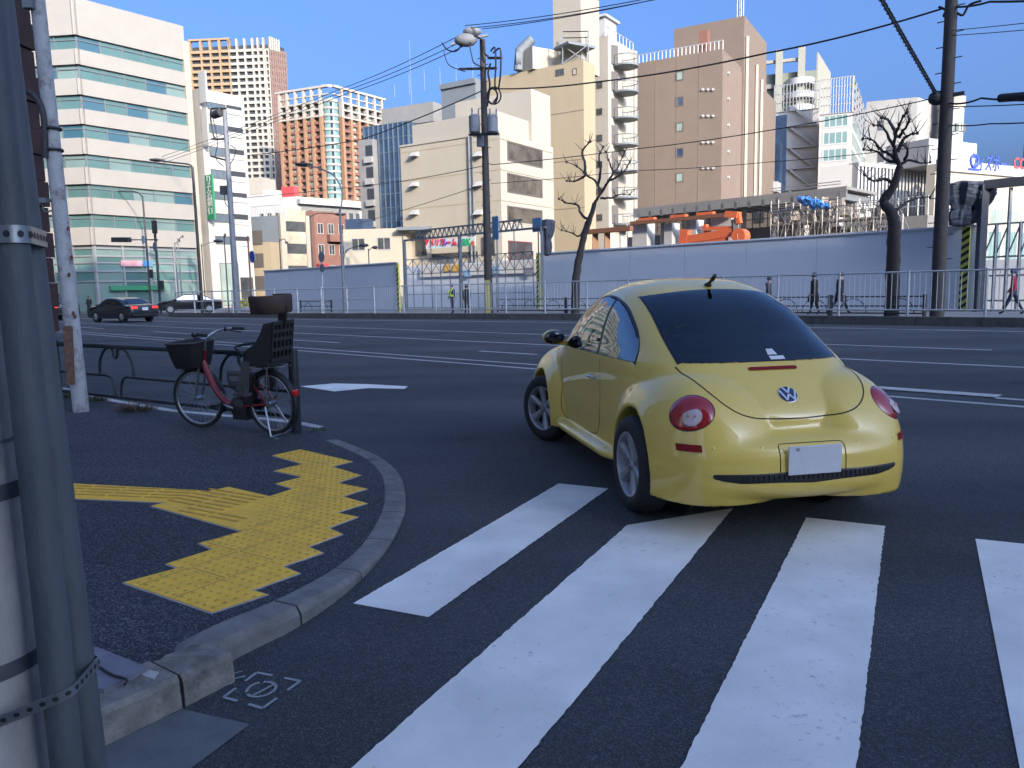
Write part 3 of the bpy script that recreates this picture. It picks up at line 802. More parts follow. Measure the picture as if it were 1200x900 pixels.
# ---- G: cream building (blank side wall, windowed front)
Gb = Bld('cream_building', 'cream four-storey building with a blank side wall and brown-framed windows behind the gate', 588, 62, 155, -57, 475, 33, 649, MBD['cream'], top_px=585)
Gb.box_on('front_wall', 'R', 0, Gb.wr, 0, Gb.H, .0, .12, MBD['cream_front'])
Gb.box_on('parapet_cap', 'L', -.1, Gb.wl, Gb.H-.02, Gb.H+.15, -.35, .08, MBD['cream_front'])
for y0, y1 in ((171, 193), (207, 229), (244, 263)):
    Gb.window_px('R', 593, y0, 634, y1, panes=4, off=.16, t=.12, gl=mat('tinted_glass', (.085, .07, .052), rough=.12, var=.6, vscale=.9))
Gb.window_px('R', 594, 283, 622, 306, panes=3, off=.16, fr=mat('maroon_frame', (.16, .02, .03), rough=.5), label='maroon framed ground floor window')
for z in (180, 215, 250, 275):
    a = Gb.uz('R', 600, z-13); Gb.box_on('string_course', 'R', 0, Gb.wr, a[1], a[1]+.10, .1, .17, MBD['cream'])
    if z < 270: Gb.box_on('wall_joint', 'L', 0, Gb.wl, a[1]-.03, a[1]+.03, 0, .015, MBD['beige'])
for x in (487, 562):
    for y in (182, 217, 250):
        u, z = Gb.uz('L', x, y); mb = MB()
        q = [Gb.pt('L', u-.35, z+.3, 0), Gb.pt('L', u+.35, z+.3, 0), Gb.pt('L', u+.35, z-.12, .55), Gb.pt('L', u-.35, z-.12, .55), Gb.pt('L', u-.35, z-.12, 0), Gb.pt('L', u+.35, z-.12, 0)]
        mb.add(q, [(0, 1, 2, 3), (0, 3, 4), (1, 5, 2), (3, 2, 5, 4)]); mb.build('vent_hood', MBD['signwhite'], Gb.root)
u, z = Gb.uz('L', 551, 200)
mb = MB(); mb.cyl(Gb.pt('L', u, 1, .12), Gb.pt('L', u, Gb.H, .12), .09, .09, 8); mb.cyl(Gb.pt('L', u-.35, 1, .12), Gb.pt('L', u-.35, Gb.H, .12), .06, .06, 8); mb.build('drain_pipe', MBD['greyscr'], Gb.root)
# penthouse on its roof
z1 = at_y(600, 132, 66).z
mb = MB(); mb.prism([tuple(Gb.pt('R', a, 0, b)[:2]) for a, b in ((.4, -.4), (Gb.wr*.62, -.4), (Gb.wr*.62, -9), (.4, -9))], Gb.H-.1, z1-.6); mb.build('penthouse', MBD['cream_front'], Gb.root)
mb = MB(); mb.prism([tuple(Gb.pt('R', a, 0, b)[:2]) for a, b in ((Gb.wr*.62+.02, -.1), (Gb.wr-.02, -.1), (Gb.wr-.02, -8), (Gb.wr*.62+.02, -8))], Gb.H-.1, at_y(638, 119, Gb.C.y+9).z); mb.build('stair_head', MBD['cream_front'], Gb.root)
mb = MB()
for k in range(7):
    p = Gb.pt('L', .8+k*.8, Gb.H+.35, -1.5-random.random()*1.5); mb.box(p, (.6, .5, .6+random.random()*.4), rz=.5)
mb.build('rooftop_units', MBD['concw'], Gb.root, kind='stuff')
# ground floor: banner and shopfront between the gate posts
Gb.window_px('L', 487, 277, 500, 300, panes=1); Gb.window_px('L', 505, 296, 560, 303, panes=4); Gb.window_px('L', 564, 278, 580, 300, panes=1)

# ---- F: grey screen behind it
Fb = Bld('grey_clad_building', 'blank grey corrugated block rising behind the cream building', 563, 84, 91, -57, 524, 33, 575, MBD['greyscr'], top_px=560)
Fb.grid('L', [Fb.H-.3], [Fb.wl*k/26 for k in range(27)], 'cladding_rib', MBD['greyscr'], depth=.10, vt=.16, ht=.5)
mb = MB()
for k in range(6): p = Fb.pt('L', 1+k*2.2, Fb.H, -1); mb.cyl(p, p+Vector((0, 0, 1.2+1.2*random.random())), .025, .02, 5)
mb.build('aerial', MBD['steelgrey'], Fb.root, kind='stuff')

# ---- H: beige tower block, with stair tower and spiral balconies
Hb = Bld('beige_block', 'tall blank beige block with a stair tower and rooftop platforms', 686, 80, 70, -57, 575, 33, 699, MBD['beige'], top_px=684)
for k in range(1, 5):
    z = Hb.H*k/5; Hb.box_on('wall_joint', 'L', 0, Hb.wl, z-.04, z+.04, 0, .02, MBD['brownl']); 
Hb.window_px('L', 651, 81, 661, 89, panes=2); Hb.window_px('L', 671, 80, 676, 88, panes=1, gl=MBD['cream'])
T = Hb.rect_px('L', 640, 5, 673, 70)
zt = at_y(655, 3, Hb.C.y+6).z
mb = MB(); c0 = Hb.pt('L', T[0]+.3, 0, -2); 
mb.prism([tuple((c0+Hb.dl*a+Hb.dr*b)[:2]) for a, b in ((0, 0), (T[1]-T[0], 0), (T[1]-T[0], 4.2), (0, 4.2))], Hb.H-.1, zt); st_ = mb.build('stair_tower', MBD['palebeige'], Hb.root)
mb = MB()
for k in range(10):
    p = c0+Hb.dl*((T[1]-T[0])*(k % 5)/4.2)+Hb.dr*(1+2*(k//5)); mb.bar((p.x, p.y, zt), (p.x, p.y, zt+1.4+random.random()), .12, .12)
    if k: mb.bar((p.x, p.y, zt+.9), (q_.x, q_.y, zt+.9), .08, .08)
    q_ = p
mb.build('tower_aerials', MBD['steelgrey'], st_, kind='stuff')
# platform frame on the roof
mb = MB(); u, z = Hb.uz('L', 665, 52); c1 = Hb.pt('L', u, 0, -1.5)
mb.box((c1.x, c1.y, z), (3.4, 2.6, .25), rz=.55)
for a in (-1.3, 1.3):
    for b in (-1, 1):
        mb.bar((c1.x+a, c1.y+b, Hb.H), (c1.x+a, c1.y+b, z+1.4), .10, .10); 
    mb.bar((c1.x+a, c1.y-1, Hb.H), (c1.x-a, c1.y-1, z), .08, .08)
    mb.bar((c1.x+a, c1.y-1, z+1.3), (c1.x-a, c1.y-1, z+1.3), .07, .07); mb.bar((c1.x+a, c1.y-1, z+.7), (c1.x-a, c1.y-1, z+.7), .07, .07)
mb.build('roof_platform', MBD['greyscr'], Hb.root)
mb = MB(); u, z = Hb.uz('L', 622, 70); c1 = Hb.pt('L', u, 0, -2)
mb.box((c1.x, c1.y, Hb.H+1.1), (4.0, 3, 2.2), rz=.55); mb.build('rooftop_unit', MBD['palebeige'], Hb.root)
mb = MB(); mb.tube([c1+Vector((-2.4, -1, Hb.H+.2)), c1+Vector((-2.2, -1, Hb.H+2.2)), c1+Vector((-.9, -1, Hb.H+3.3))], .5, 8); mb.cyl(c1+Vector((-2.6, -1, Hb.H+1.3)), c1+Vector((-2.1, -1, Hb.H+1.3)), .8, .8, 14); mb.build('roof_duct', MBD['greyscr'], Hb.root)
# rear wing with the spiral fire stair
W_ = Bld('white_stair_block', 'pale cream block with a column of round fire stair landings on its sunlit side', 713, 88, 42, -57, 690, 33, 744, MBD['palebeige'], top_px=712)
W_.box_on('side_wall', 'R', 0, W_.wr, 0, W_.H, 0, .1, MBD['cream_front'])
for k in range(7):
    y = 60+31*k
    u, z = W_.uz('R', 725, 82+30.5*k)
    p = W_.pt('R', u*.85, z, 1.0); mb = MB(); mb.cyl(p, p+Vector((0, 0, .18)), 1.5, 1.5, 14)
    for a in range(10):
        q = p+Vector((1.45*cos(2*pi*a/10), 1.45*sin(2*pi*a/10), 0)); mb.bar(q, q+Vector((0, 0, 1.15)), .07, .07)
    mb.tube([p+Vector((1.45*cos(2*pi*a/14), 1.45*sin(2*pi*a/14), 1.15)) for a in range(14)], .05, 4, closed=True)
    mb.build('fire_stair_landing', MBD['greyscr'], W_.root)
    p2 = W_.pt('R', u*.45, z, .12); mb = MB(); mb.box(p2+Vector((0, 0, 1.2)), (.9, .5, 2.0), rz=.57); mb.build('stair_door', MBD['winframe'], W_.root)
for k in range(6): W_.window_px('L', 699, 96+31*k, 706, 104+31*k, panes=1)
mb = MB(); c2 = W_.pt('L', 1, 0, -1.5); mb.prism([tuple((c2+W_.dl*a+W_.dr*b)[:2]) for a, b in ((0, 0), (5.0, 0), (5.0, 3), (0, 3))], W_.H-.05, W_.H+2.6)
mb.prism([tuple((c2+W_.dl*a+W_.dr*b)[:2]) for a, b in ((-.3, -.3), (5.3, -.3), (5.3, 3.3), (-.3, 3.3))], W_.H+2.6, W_.H+2.85); mb.build('rooftop_hut', MBD['signwhite'], W_.root)
mb = MB()
for k in range(9): p = W_.pt('R', W_.wr*k/8, W_.H, -.2); mb.bar(p, p+Vector((0, 0, 1.1)), .07, .07)
mb.bar(W_.pt('R', 0, W_.H+1.1, -.2), W_.pt('R', W_.wr, W_.H+1.1, -.2), .07, .07); mb.build('roof_railing', MBD['steelw'], W_.root)
u, z = W_.uz('R', 741, 150); W_.box_on('corner_pier', 'R', W_.wr-.7, W_.wr, 0, W_.H+.02, .1, .35, MBD['cream_front'])

# ---- I: brown tiled block
I_ = Bld('brown_block', 'large brown tiled block with small square windows and a stepped lift tower', 843, 92, 57, -60, 744, 30, 905, MBD['brown'], top_px=847)
I_.box_on('side_wall', 'R', 0, I_.wr*.42, 0, I_.H-.6, 0, .08, MBD['brownl'])
for y in (89, 119, 149, 179, 208): I_.window_px('L', 791.5, y-5.5, 801, y+5.5, panes=1, gl=MBD['paleglass'] if y not in (119, 179) else MBD['bluegl'], t=.12)
for y in (105, 136, 167, 197):
    for x in (824, 830, 836):
        u, z = I_.uz('L', x, y); mb = MB(); mb.cyl(I_.pt('L', u, z, 0), I_.pt('L', u, z, .2), .15, .15, 10); mb.build('vent_cap', MBD['signwhite'], I_.root)
for y in (80, 110, 141, 172, 202):
    u, z = I_.uz('R', 852, y+6); mb = MB(); mb.cyl(I_.pt('R', u, z, 0), I_.pt('R', u, z, .3), .18, .18, 10); mb.build('vent_cap', MBD['signwhite'], I_.root)
    I_.window_px('R', 848, y+4, 853, y+13, panes=1)
c3 = I_.pt('R', I_.wr*.30, 0, 0)
zt = at_y(868, 19, c3.y).z
mb = MB(); mb.prism([tuple((c3+I_.dl*a+I_.dr*b+I_.nR*.3)[:2]) for a, b in ((0, 0), (9.0, 0), (9.0, I_.wr*.42), (0, I_.wr*.42))], 0, zt); tw = mb.build('lift_tower', MBD['brown'], I_.root)
for a, nm in ((.02, 'drain_pipe'), (.20, 'drain_pipe'), (.30, 'drain_pipe')):
    q = c3+I_.dr*(I_.wr*a+.2)+I_.nR*.5; mb = MB(); mb.bar((q.x, q.y, 0), (q.x, q.y, zt-2-12*a), .35, .25); mb.build(nm, MBD['palebeige'], I_.root)
for k in range(5):
    u, z = I_.uz('R', 877, 100+28*k); I_.box_on('slot_window', 'R', I_.wr*.52, I_.wr*.56, z-1.2, z+1.2, .28, .36, MBD['winglass'])
mb = MB()
q = c3+I_.dr*(I_.wr*.1)+I_.dl*1; 
for k in range(4): a = k*pi/2; mb.cyl((q.x+.4*cos(a), q.y+.4*sin(a), zt), (q.x+.4*cos(a), q.y+.4*sin(a), zt+5.5), .09, .09, 6)
mb.cyl((q.x, q.y, zt), (q.x, q.y, zt+8), .08, .06, 6); mb.build('antenna_mast', MBD['steelw'], tw)
I_.box_on('roof_tank', 'L', 1.9, 2.9, I_.H, I_.H+2.6, -1.6, -.6, MBD['redbrown'])
mb = MB()
for k in range(23): p = I_.pt('L', I_.wl*k/22, I_.H, -.3); mb.bar(p, p+Vector((0, 0, 1.0)), .08, .08)
mb.bar(I_.pt('L', 0, I_.H+1.0, -.3), I_.pt('L', I_.wl, I_.H+1.0, -.3), .1, .1); mb.build('roof_railing', MBD['steelw'], I_.root)
for k in (1, 2, 3): I_.box_on('tile_joint', 'L', I_.wl*k/4-.05, I_.wl*k/4+.05, 0, I_.H-.1, 0, .03, MBD['brownl'])
for k in range(3):   # balconies of the lower rear part
    I_.box_on('rear_balcony', 'R', I_.wr*.97, I_.wr*1.12, 14.5+3.3*k-6, 16.0+3.3*k-6, -2, .6, MBD['signwhite'])

# ---- J: greenish apartment block far behind
J = Bld('apartment_block', 'distant greenish apartment block with olive columns and white rounded balconies', 950, 190, 82, -72, 893, 30, 965, MBD['greenish'], top_px=951)
J.grid('L', [J.H-3-3.1*k for k in range(16)][::-1], [J.wl*t for t in (.02, .35, .7, 1.0)], 'balcony_frame', MBD['concg'], depth=1.0, vt=.5, ht=1.0)
mb = MB()
for t in (.30, .74): J.slab(mb, 'L', J.wl*t-.8, J.wl*t+.8, 0, J.H+5, 0, 2)
J.slab(mb, 'L', J.wl*.30, J.wl*1.0, J.H+2.2, J.H+2.9, .6, 1.4); mb.build('olive_column', MBD['olive'], J.root)
J.box_on('olive_wall', 'R', 0, J.wr, 0, J.H+4, 0, .3, MBD['olive'])
mb = MB()
for k in range(14): p = J.pt('L', 3.6, J.H-3.4-3.1*k, 0); mb.cyl(p, p+Vector((0, 0, 1.4)), 3.4, 3.4, 18)
mb.build('round_balcony', MBD['signwhite'], J.root)

# ---- K: glass-fronted white building, wrapped scaffold beside it
Kb = Bld('glazed_building', 'white-framed building with tall pale green glazing, wrapped in a mesh screen on top', 992, 112, 131, -66, 955, 28, 1012, MBD['whitewall'], top_px=991)
for j in range(4):
    z1 = at_y(991, 134+20*j-2, Kb.C.y).z; z0 = at_y(991, 134+20*j+14, Kb.C.y).z
    Kb.window('L', .4, Kb.wl-.5, z0, z1, panes=4, gl=MBD['teal_pale'], fr=MBD['signwhite'], t=.2)
    Kb.window('R', .4, Kb.wr-.5, z0, z1, panes=2, gl=MBD['teal_pale'], fr=MBD['signwhite'], t=.15)
Kb.grid('L', [Kb.H+1.2*k for k in range(5)], [Kb.wl*k/12 for k in range(13)], 'roof_screen', MBD['mesh'], depth=.1, vt=.1, ht=.1)
Kb.grid('R', [Kb.H+1.2*k for k in range(5)], [Kb.wr*k/8 for k in range(9)], 'roof_screen', MBD['steelw'], depth=.1, vt=.12, ht=.12)
Kb.box_on('corner_fin', 'R', Kb.wr-.3, Kb.wr+.6, 0, Kb.H+1.5, -.3, .5, MBD['signwhite'])
Ks = Bld('scaffolded_building', 'building wrapped in grey scaffold mesh with zigzag stairs and a blue glass edge', 954, 118, 127, -66, 903, 28, 960, MBD['mesh'], top_px=953)
Ks.box_on('glass_edge', 'L', Ks.wl*.70, Ks.wl, 0, Ks.H-.5, 0, .3, MBD['bluegl'])
mb = MB()
for k in range(6):
    z = Ks.H-2.4-3.1*k
    Ks.slab(mb, 'L', .2, Ks.wl*.68, z, z+.25, 0, .5)
    mb.bar(Ks.pt('L', .5, z+.2, .4), Ks.pt('L', Ks.wl*.6, z+3.0, .4), .3, .3)
mb.build('scaffold_stair', MBD['steelw'], Ks.root)
Ks.grid('L', [Ks.H+1.3*k for k in range(4)], [Ks.wl*k/14 for k in range(15)], 'roof_scaffold', MBD['steelw'], depth=.12, vt=.1, ht=.08)

# ---- L: pale slab with a rounded white wing
Lb = Bld('curved_white_building', 'pale slab building with a white rounded wing of small windows', 1066, 135, 114, -70, 1008, 50, 1110, MBD['concw'], top_px=1066)
cL = Lb.C+Lb.dr*5.5+Lb.dl*(-3.2)
rL = abs(toward(cL, 90, 1118).x-cL.x)
def cylw(mb, z0, z1, r, n=36): mb.grid([[(cL.x+r*cos(2*pi*k/n), cL.y+r*sin(2*pi*k/n), z0), (cL.x+r*cos(2*pi*k/n), cL.y+r*sin(2*pi*k/n), z1)] for k in range(n)], True, closed_u=True); mb.add([(cL.x+r*cos(2*pi*k/n), cL.y+r*sin(2*pi*k/n), z1) for k in range(n)], [tuple(range(n))])
mb = MB(); cylw(mb, 0, Lb.H-1.6, rL); mb.build('rounded_wing', MBD['signwhite'], Lb.root)
mb = MB(); cylw(mb, Lb.H-1.6, Lb.H+.2, rL+.15); mb.build('rounded_parapet', MBD['palebeige'], Lb.root)
for j in range(7):
    for k in range(5):
        a = radians(-150+k*27); z = Lb.H-5-3.0*j
        p = Vector((cL.x+rL*cos(a), cL.y+rL*sin(a), z)); mb = MB(); mb.box(p, (.14, 2.3, 1.3), rz=a)
        mb.build('window', MBD['paleglass'] if k % 3 else MBD['winframe'], Lb.root)
for j in range(6): Lb.box_on('wall_joint', 'L', 0, Lb.wl, Lb.H-4*(j+1), Lb.H-4*(j+1)+.12, 0, .04, MBD['concg'])
Lb.window_px('L', 1028, 141, 1036, 153, panes=1); Lb.window_px('L', 1028, 178, 1036, 190, panes=1)

# ---- M: white building with vertical fins
Mb_ = Bld('finned_building', 'low white building faced with close vertical white fins', 994, 100, 196, -60, 958, 62, 1108, MBD['voidglass'], top_px=994)
Mb_.box_on('end_wall', 'L', 0, Mb_.wl, 0, Mb_.H+.3, 0, .3, MBD['whitewall'])
mb = MB(); n = 30
for k in range(n): Mb_.slab(mb, 'R', Mb_.wr*k/n, Mb_.wr*(k+.5)/n, Mb_.H-5.6, Mb_.H, 0, .9)
mb.build('fin', MBD['signwhite'], Mb_.root)
Mb_.box_on('base_wall', 'R', 0, Mb_.wr, 0, Mb_.H-5.6, 0, .95, MBD['concw']); Mb_.box_on('roof_edge', 'R', 0, Mb_.wr, Mb_.H, Mb_.H+.5, -.5, 1, MBD['signwhite'])

# ---- N: shop building with big letters
Nb = Bld('shop_building', 'beige shop building with a grey fascia carrying blue and red lettering', 1090, 95, 192, -40, 1080, 62, 1260, MBD['palebeige'], top_px=1090)
zf1, zf0 = Nb.uz('R', 1140, 184)[1], Nb.uz('R', 1140, 201)[1]
fa = Nb.box_on('fascia', 'R', 0, Nb.wr, zf0-.25, Nb.H+.5, 0, .35, mat('fascia_grey', (.36, .36, .36), rough=.6))
p = Nb.pt('R', Nb.uz('R', 1155, 192)[0], (zf0+zf1)/2+.1, .38)
text_mesh('ウィズボー', 2.2, frame_mat(p, Nb.dr, (0, 0, 1)), 'fascia_lettering', MBD['bluesign'], fa, depth=.05, sx=.72, bold=.03)
u = Nb.uz('R', 1138, 192)[0]; mb = MB(); pc = Nb.pt('R', u, (zf0+zf1)/2+.3, .4)
mb.tube([pc+Nb.dr*(.75*cos(2*pi*k/16))+Vector((0, 0, .75*sin(2*pi*k/16))) for k in range(16)], .16, 6, closed=True); mb.bar(pc-Nb.dr*1.1+Vector((0, 0, -1.0)), pc+Nb.dr*1.1+Vector((0, 0, -1.0)), .22, .22); mb.build('fascia_emblem', MBD['bluesign'], fa)
p = Nb.pt('R', Nb.uz('R', 1184, 190)[0], (zf0+zf1)/2+.5, .38)
text_mesh('CORNER', 1.9, frame_mat(p, Nb.dr, (0, 0, 1)), 'fascia_lettering', MBD['redsign'], fa, depth=.05, align='LEFT', bold=.04)
for k in range(9): Nb.window('R', Nb.wr*(k+.1)/9, Nb.wr*(k+.9)/9, Nb.H*.18, Nb.H*.5, panes=3, gl=MBD['teal_pale'], fr=MBD['steelw'], t=.15)
for k in range(9): Nb.window('R', Nb.wr*(k+.1)/9, Nb.wr*(k+.9)/9, Nb.H*.55, Nb.H*.68, panes=2, gl=MBD['paleglass'], fr=MBD['palebeige'], t=.15)
Nb.box_on('rooftop_box', 'R', 3, 13, Nb.H+.5, at_y(1130, 178, 110).z, -9, -3, MBD['signwhite'])
Q_ = Bld('chimney_block', 'slim red-brown block at the right edge of the picture', 1196, 120, 169, -20, 1190, 70, 1240, MBD['redbrown'])

# ---- the low buildings in the gap on the left
O1 = Bld('corner_building', 'cream and dark glass corner building beside the narrow white block', 333, 92, 252, -70, 296, 42, 364, MBD['greyscr'], top_px=332)
O1.box_on('glass_wall', 'R', .4, O1.wr-.3, 0, O1.H-.5, 0, .1, MBD['winglass'])
for k in range(4): O1.box_on('glass_band', 'R', .4, O1.wr-.3, 2.2+k*2.6, 3.6+k*2.6, .1, .16, mat('blind_glass', (.34, .31, .23), rough=.3, var=.25, vscale=.8))
O1.box_on('corner_pier', 'R', -.2, .5, 0, O1.H+.1, -.1, .3, MBD['palebeige']); O1.box_on('end_pier', 'R', O1.wr-.4, O1.wr+.2, 0, O1.H+.1, 0, .3, MBD['palebeige'])
O1.box_on('cream_wing', 'L', .0, O1.wl+2, 0, O1.H-3.2, 0, 2.2, MBD['beige'])
for k in range(3): O1.box_on('window', 'L', 1, 3.4, 2.0+2.6*k, 3.6+2.6*k, 2.2, 2.28, MBD['winframe'])
for k in range(2): O1.box_on('window', 'L', O1.wl-2, O1.wl, 2.5+3*k, 4.0+3*k, 2.2, 2.28, MBD['winglass'])
mb = MB()
for k in range(12): p = O1.pt('L', (O1.wl)*k/11, O1.H, -.2); mb.bar(p, p+Vector((0, 0, 1.2)), .06, .06)
mb.bar(O1.pt('L', 0, O1.H+1.2, -.2), O1.pt('L', O1.wl, O1.H+1.2, -.2), .07, .07); mb.build('roof_railing', MBD['steelw'], O1.root)
O2 = Bld('long_white_building', 'long white low building with a row of balconies below the orange tower', 353, 170, 230, -72, 296, 44, 428, MBD['whitewall'], top_px=353)
for k in range(5): O2.window('L', O2.wl*(.04+.16*k), O2.wl*(.12+.16*k), O2.H-5.6, O2.H-3.2, panes=1)
O2.box_on('balcony_void', 'R', 1, O2.wr-1, O2.H-5.0, O2.H-2.2, 0, .1, MBD['concg'])
for k in range(9): O2.box_on('window', 'R', O2.wr*(.05+.105*k), O2.wr*(.11+.105*k), O2.H-5.0, O2.H-2.8, .1, .2, MBD['winglass'])
O2.box_on('eaves', 'R', 0, O2.wr, O2.H-1.6, O2.H-.6, 0, 1.4, MBD['signwhite']); O2.box_on('balcony_rail', 'R', 0, O2.wr, O2.H-6.6, O2.H-5.2, 0, 1.2, MBD['signwhite'])
O2.box_on('balcony_void', 'R', 1, O2.wr-1, O2.H-9.5, O2.H-6.8, 0, .1, MBD['concg'])
O4 = Bld('stepped_white_building', 'stepped whitish apartment building in front of the tan tower', 322, 210, 222, -72, 290, 44, 345, MBD['whitewall'], top_px=322)
O4.box_on('upper_step', 'L', 2, O4.wl*.8, O4.H-1, at_y(312, 207, 210).z, -6, .1, MBD['palebeige'])
for j in range(4):
    for k in range(5): O4.window('L', O4.wl*(.06+.18*k), O4.wl*(.15+.18*k), O4.H-4.5-4*j, O4.H-2.6-4*j, panes=1)
O3 = Bld('red_sign_block', 'small block with a plain red square hoarding on its roof', 350, 190, 218, -72, 336, 44, 356, MBD['redsign'], top_px=350)
O5 = Bld('brick_building', 'orange brick building with white-trimmed windows between lamp posts', 372, 120, 247, -70, 362, 44, 410, MBD['brick'], top_px=372)
for j in range(4):
    for k in range(3): O5.window('R', O5.wr*(.08+.32*k), O5.wr*(.26+.32*k), O5.H-3.4-3.2*j, O5.H-1.8-3.2*j, panes=2, fr=MBD['signwhite'])
O5.box_on('balcony', 'R', O5.wr*.35, O5.wr*.75, O5.H-4.6, O5.H-3.5, 0, 1.0, MBD['brick'])
O5.box_on('shop_wall', 'R', 0, O5.wr, 0, 5.2, 0, .3, MBD['palebeige']); O5.box_on('blue_sign', 'R', O5.wr*.55, O5.wr*.95, 4.0, 5.0, .3, .45, MBD['bluesign'])
O5.box_on('red_awning', 'R', 0, O5.wr*.3, 5.4, 6.0, 0, .8, MBD['redsign'])
O6 = Bld('dark_blue_shop', 'low dark blue building beside the orange brick one', 428, 104, 256, -72, 408, 44, 440, mat('navy', (.03, .05, .09), rough=.6), top_px=428)
O6.box_on('louvre_wall', 'L', O6.wl*.4, O6.wl, 2, O6.H-1.5, 0, .2, MBD['concg'])
O7 = Bld('cream_annex', 'low cream annex with two sliding windows just above the hoarding', 478, 66, 267, -86, 405, 20, 490, MBD['cream'], top_px=478)
O7.window_px('L', 412, 279, 428, 294, panes=2, fr=MBD['steelw'], gl=MBD['winglass']); O7.window_px('L', 442, 278, 458, 293, panes=2, fr=MBD['steelw'], gl=MBD['winglass'])
O7.box_on('eaves', 'L', -2.2, .6, O7.H-.25, O7.H, -.5, 1.0, MBD['greyscr'])

# ---- near left: dark brick building edge
NB = Bld('brick_corner_building', 'dark brown brick building with toothed corner blocks at the left edge', 40, 10.5, -60, -85, -160, -38, None, MBD['darkbrick'], top_px=6, back=9)
mb = MB(); z = 1.0; k = 0
while z < NB.H:
    NB.slab(mb, 'L', -.055 if k % 2 else -.02, .3, z, z+.33, -.4, .06 if k % 2 else .03); z += .345; k += 1
mb.build('corner_blocks', MBD['darkbrick'], NB.root, kind='stuff')

# ---- the buildings on our own side of the avenue, behind the camera (unseen, placed and sized to shade the junction)
def row_block(name, label, s0, s1, n0, n1, H, m, floors=9):
    P = [sn(s0, n1), sn(s1, n1), sn(s1, n0), sn(s0, n0)]
    r = empty(name, tuple(P[0]), 0, label, 'building')
    mb = MB(); mb.prism([tuple(p[:2]) for p in P], 0, H); mb.build('wall', m, r)
    mb = MB(); 
    for k in range(floors):
        z = H*(k+.35)/floors; d = (P[1]-P[0]).normalized(); a = P[0]+d*1.0+RN*.03; b = P[1]-d*1.0+RN*.03
        mb.bar((a.x, a.y, z), (b.x, b.y, z), .12, H/floors*.45)
    mb.build('window_band', MBD['winglass'], r)
    return r
row_block('unseen_roadside_building', 'unseen tall pale office block across the side street behind the camera', -40, -9, -22, .2, 39, MBD['whitewall'], 11)
row_block('unseen_roadside_building', 'unseen brown office block further right along the near side of the avenue', -104, -41, -24, .2, 46.5, MBD['brown'], 11)
row_block('unseen_roadside_building', 'unseen beige apartment block far right along the near side of the avenue', -190, -105, -24, .2, 44, MBD['beige'], 11)
row_block('unseen_roadside_building', 'unseen grey office block on the near side left of the junction', 16, 42, -22, -1.0, 24, MBD['concw'], 7)
row_block('unseen_roadside_building', 'unseen cream office block farther left along the near side', 43, 95, -22, -1.0, 22, MBD['cream'], 6)
# ================================================================== site hoardings, gates, fences, poles, trees, people
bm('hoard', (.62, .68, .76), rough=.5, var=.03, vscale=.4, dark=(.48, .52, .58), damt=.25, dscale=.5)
bm('whiterail', (.55, .56, .58), rough=.5, var=.08, vscale=6)
bm('darkrail', (.03, .032, .04), rough=.5)
bm('polewood', (.065, .055, .05), rough=.85, var=.2, vscale=6)
bm('polegrey', (.20, .215, .24), rough=.7, var=.1, vscale=4)
bm('poledark', (.045, .045, .05), rough=.6)
bm('galv', (.22, .245, .27), rough=.5, metal=.45, var=.12, vscale=9)
bm('bark', (.06, .05, .045), rough=.95, var=.35, vscale=14, bump=.8, bscale=25)
bm('yellowpaint', (.72, .68, .03), rough=.55); bm('blackpaint', (.015, .015, .016), rough=.5)
bm('tarp', (.065, .075, .10), rough=.75, var=.25, vscale=3)
bm('cable', (.02, .02, .022), rough=.7)
bm('rust', (.22, .085, .04), rough=.85, var=.4, vscale=12)
bm('orangepaint', (.78, .13, .015), rough=.45, var=.06, vscale=3)
bm('blueTarp', (.01, .22, .62), rough=.5, var=.15, vscale=2)
bm('conc_col', (.50, .50, .48), rough=.9, var=.08, vscale=.8)
bm('scaf', (.33, .325, .31), rough=.45, metal=.4)

NH = 36.8      # right hoarding
NL = 30.6      # left hoarding
def wall_n(name, px0, px1, n, H, label, thick=.08):
    a = at_n(px0, 345, n); b = at_n(px1, 335, n)
    r = empty(name, (a.x, a.y, .15), 0, label, 'hoarding')
    d = (b-a); L_ = Vector((d.x, d.y, 0)).length; d = Vector((d.x, d.y, 0)).normalized()
    k = 0; x = 0
    while x < L_:
        x2 = min(L_, x+3.6); mb = MB()
        p = a+d*x; q = a+d*x2
        mb.prism([tuple(v[:2]) for v in (p, q, q+RN*thick, p+RN*thick)], .12, H)
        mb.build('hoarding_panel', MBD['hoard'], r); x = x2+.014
    mb = MB(); p = a-RN*.02; q = b-RN*.02; mb.bar((p.x, p.y, H+.04), (q.x, q.y, H+.04), .14, .08); mb.build('top_rail', MBD['hoard'], r)
    return r, a, b
HH = at_n(960, 277, NH).z
wall_n('site_hoarding', 630, 1142, NH, HH, 'long white site hoarding behind the right-hand pavement, bluish in the shade')
HL = at_n(470, 308, NL).z
h2, a2, b2 = wall_n('site_hoarding', 311, 467, NL, HL, 'shorter white site hoarding left of the gate with a stepped top')
mb = MB(); c = a2+RN*.1; e = c+RN*4-RD*0; mb.prism([tuple(v[:2]) for v in (a2+RN*.1, a2+RN*7+RD*2, a2+RN*7+RD*2.08, a2+RN*.1+RD*.08)], .12, HL); mb.build('return_panel', MBD['hoard'], h2)

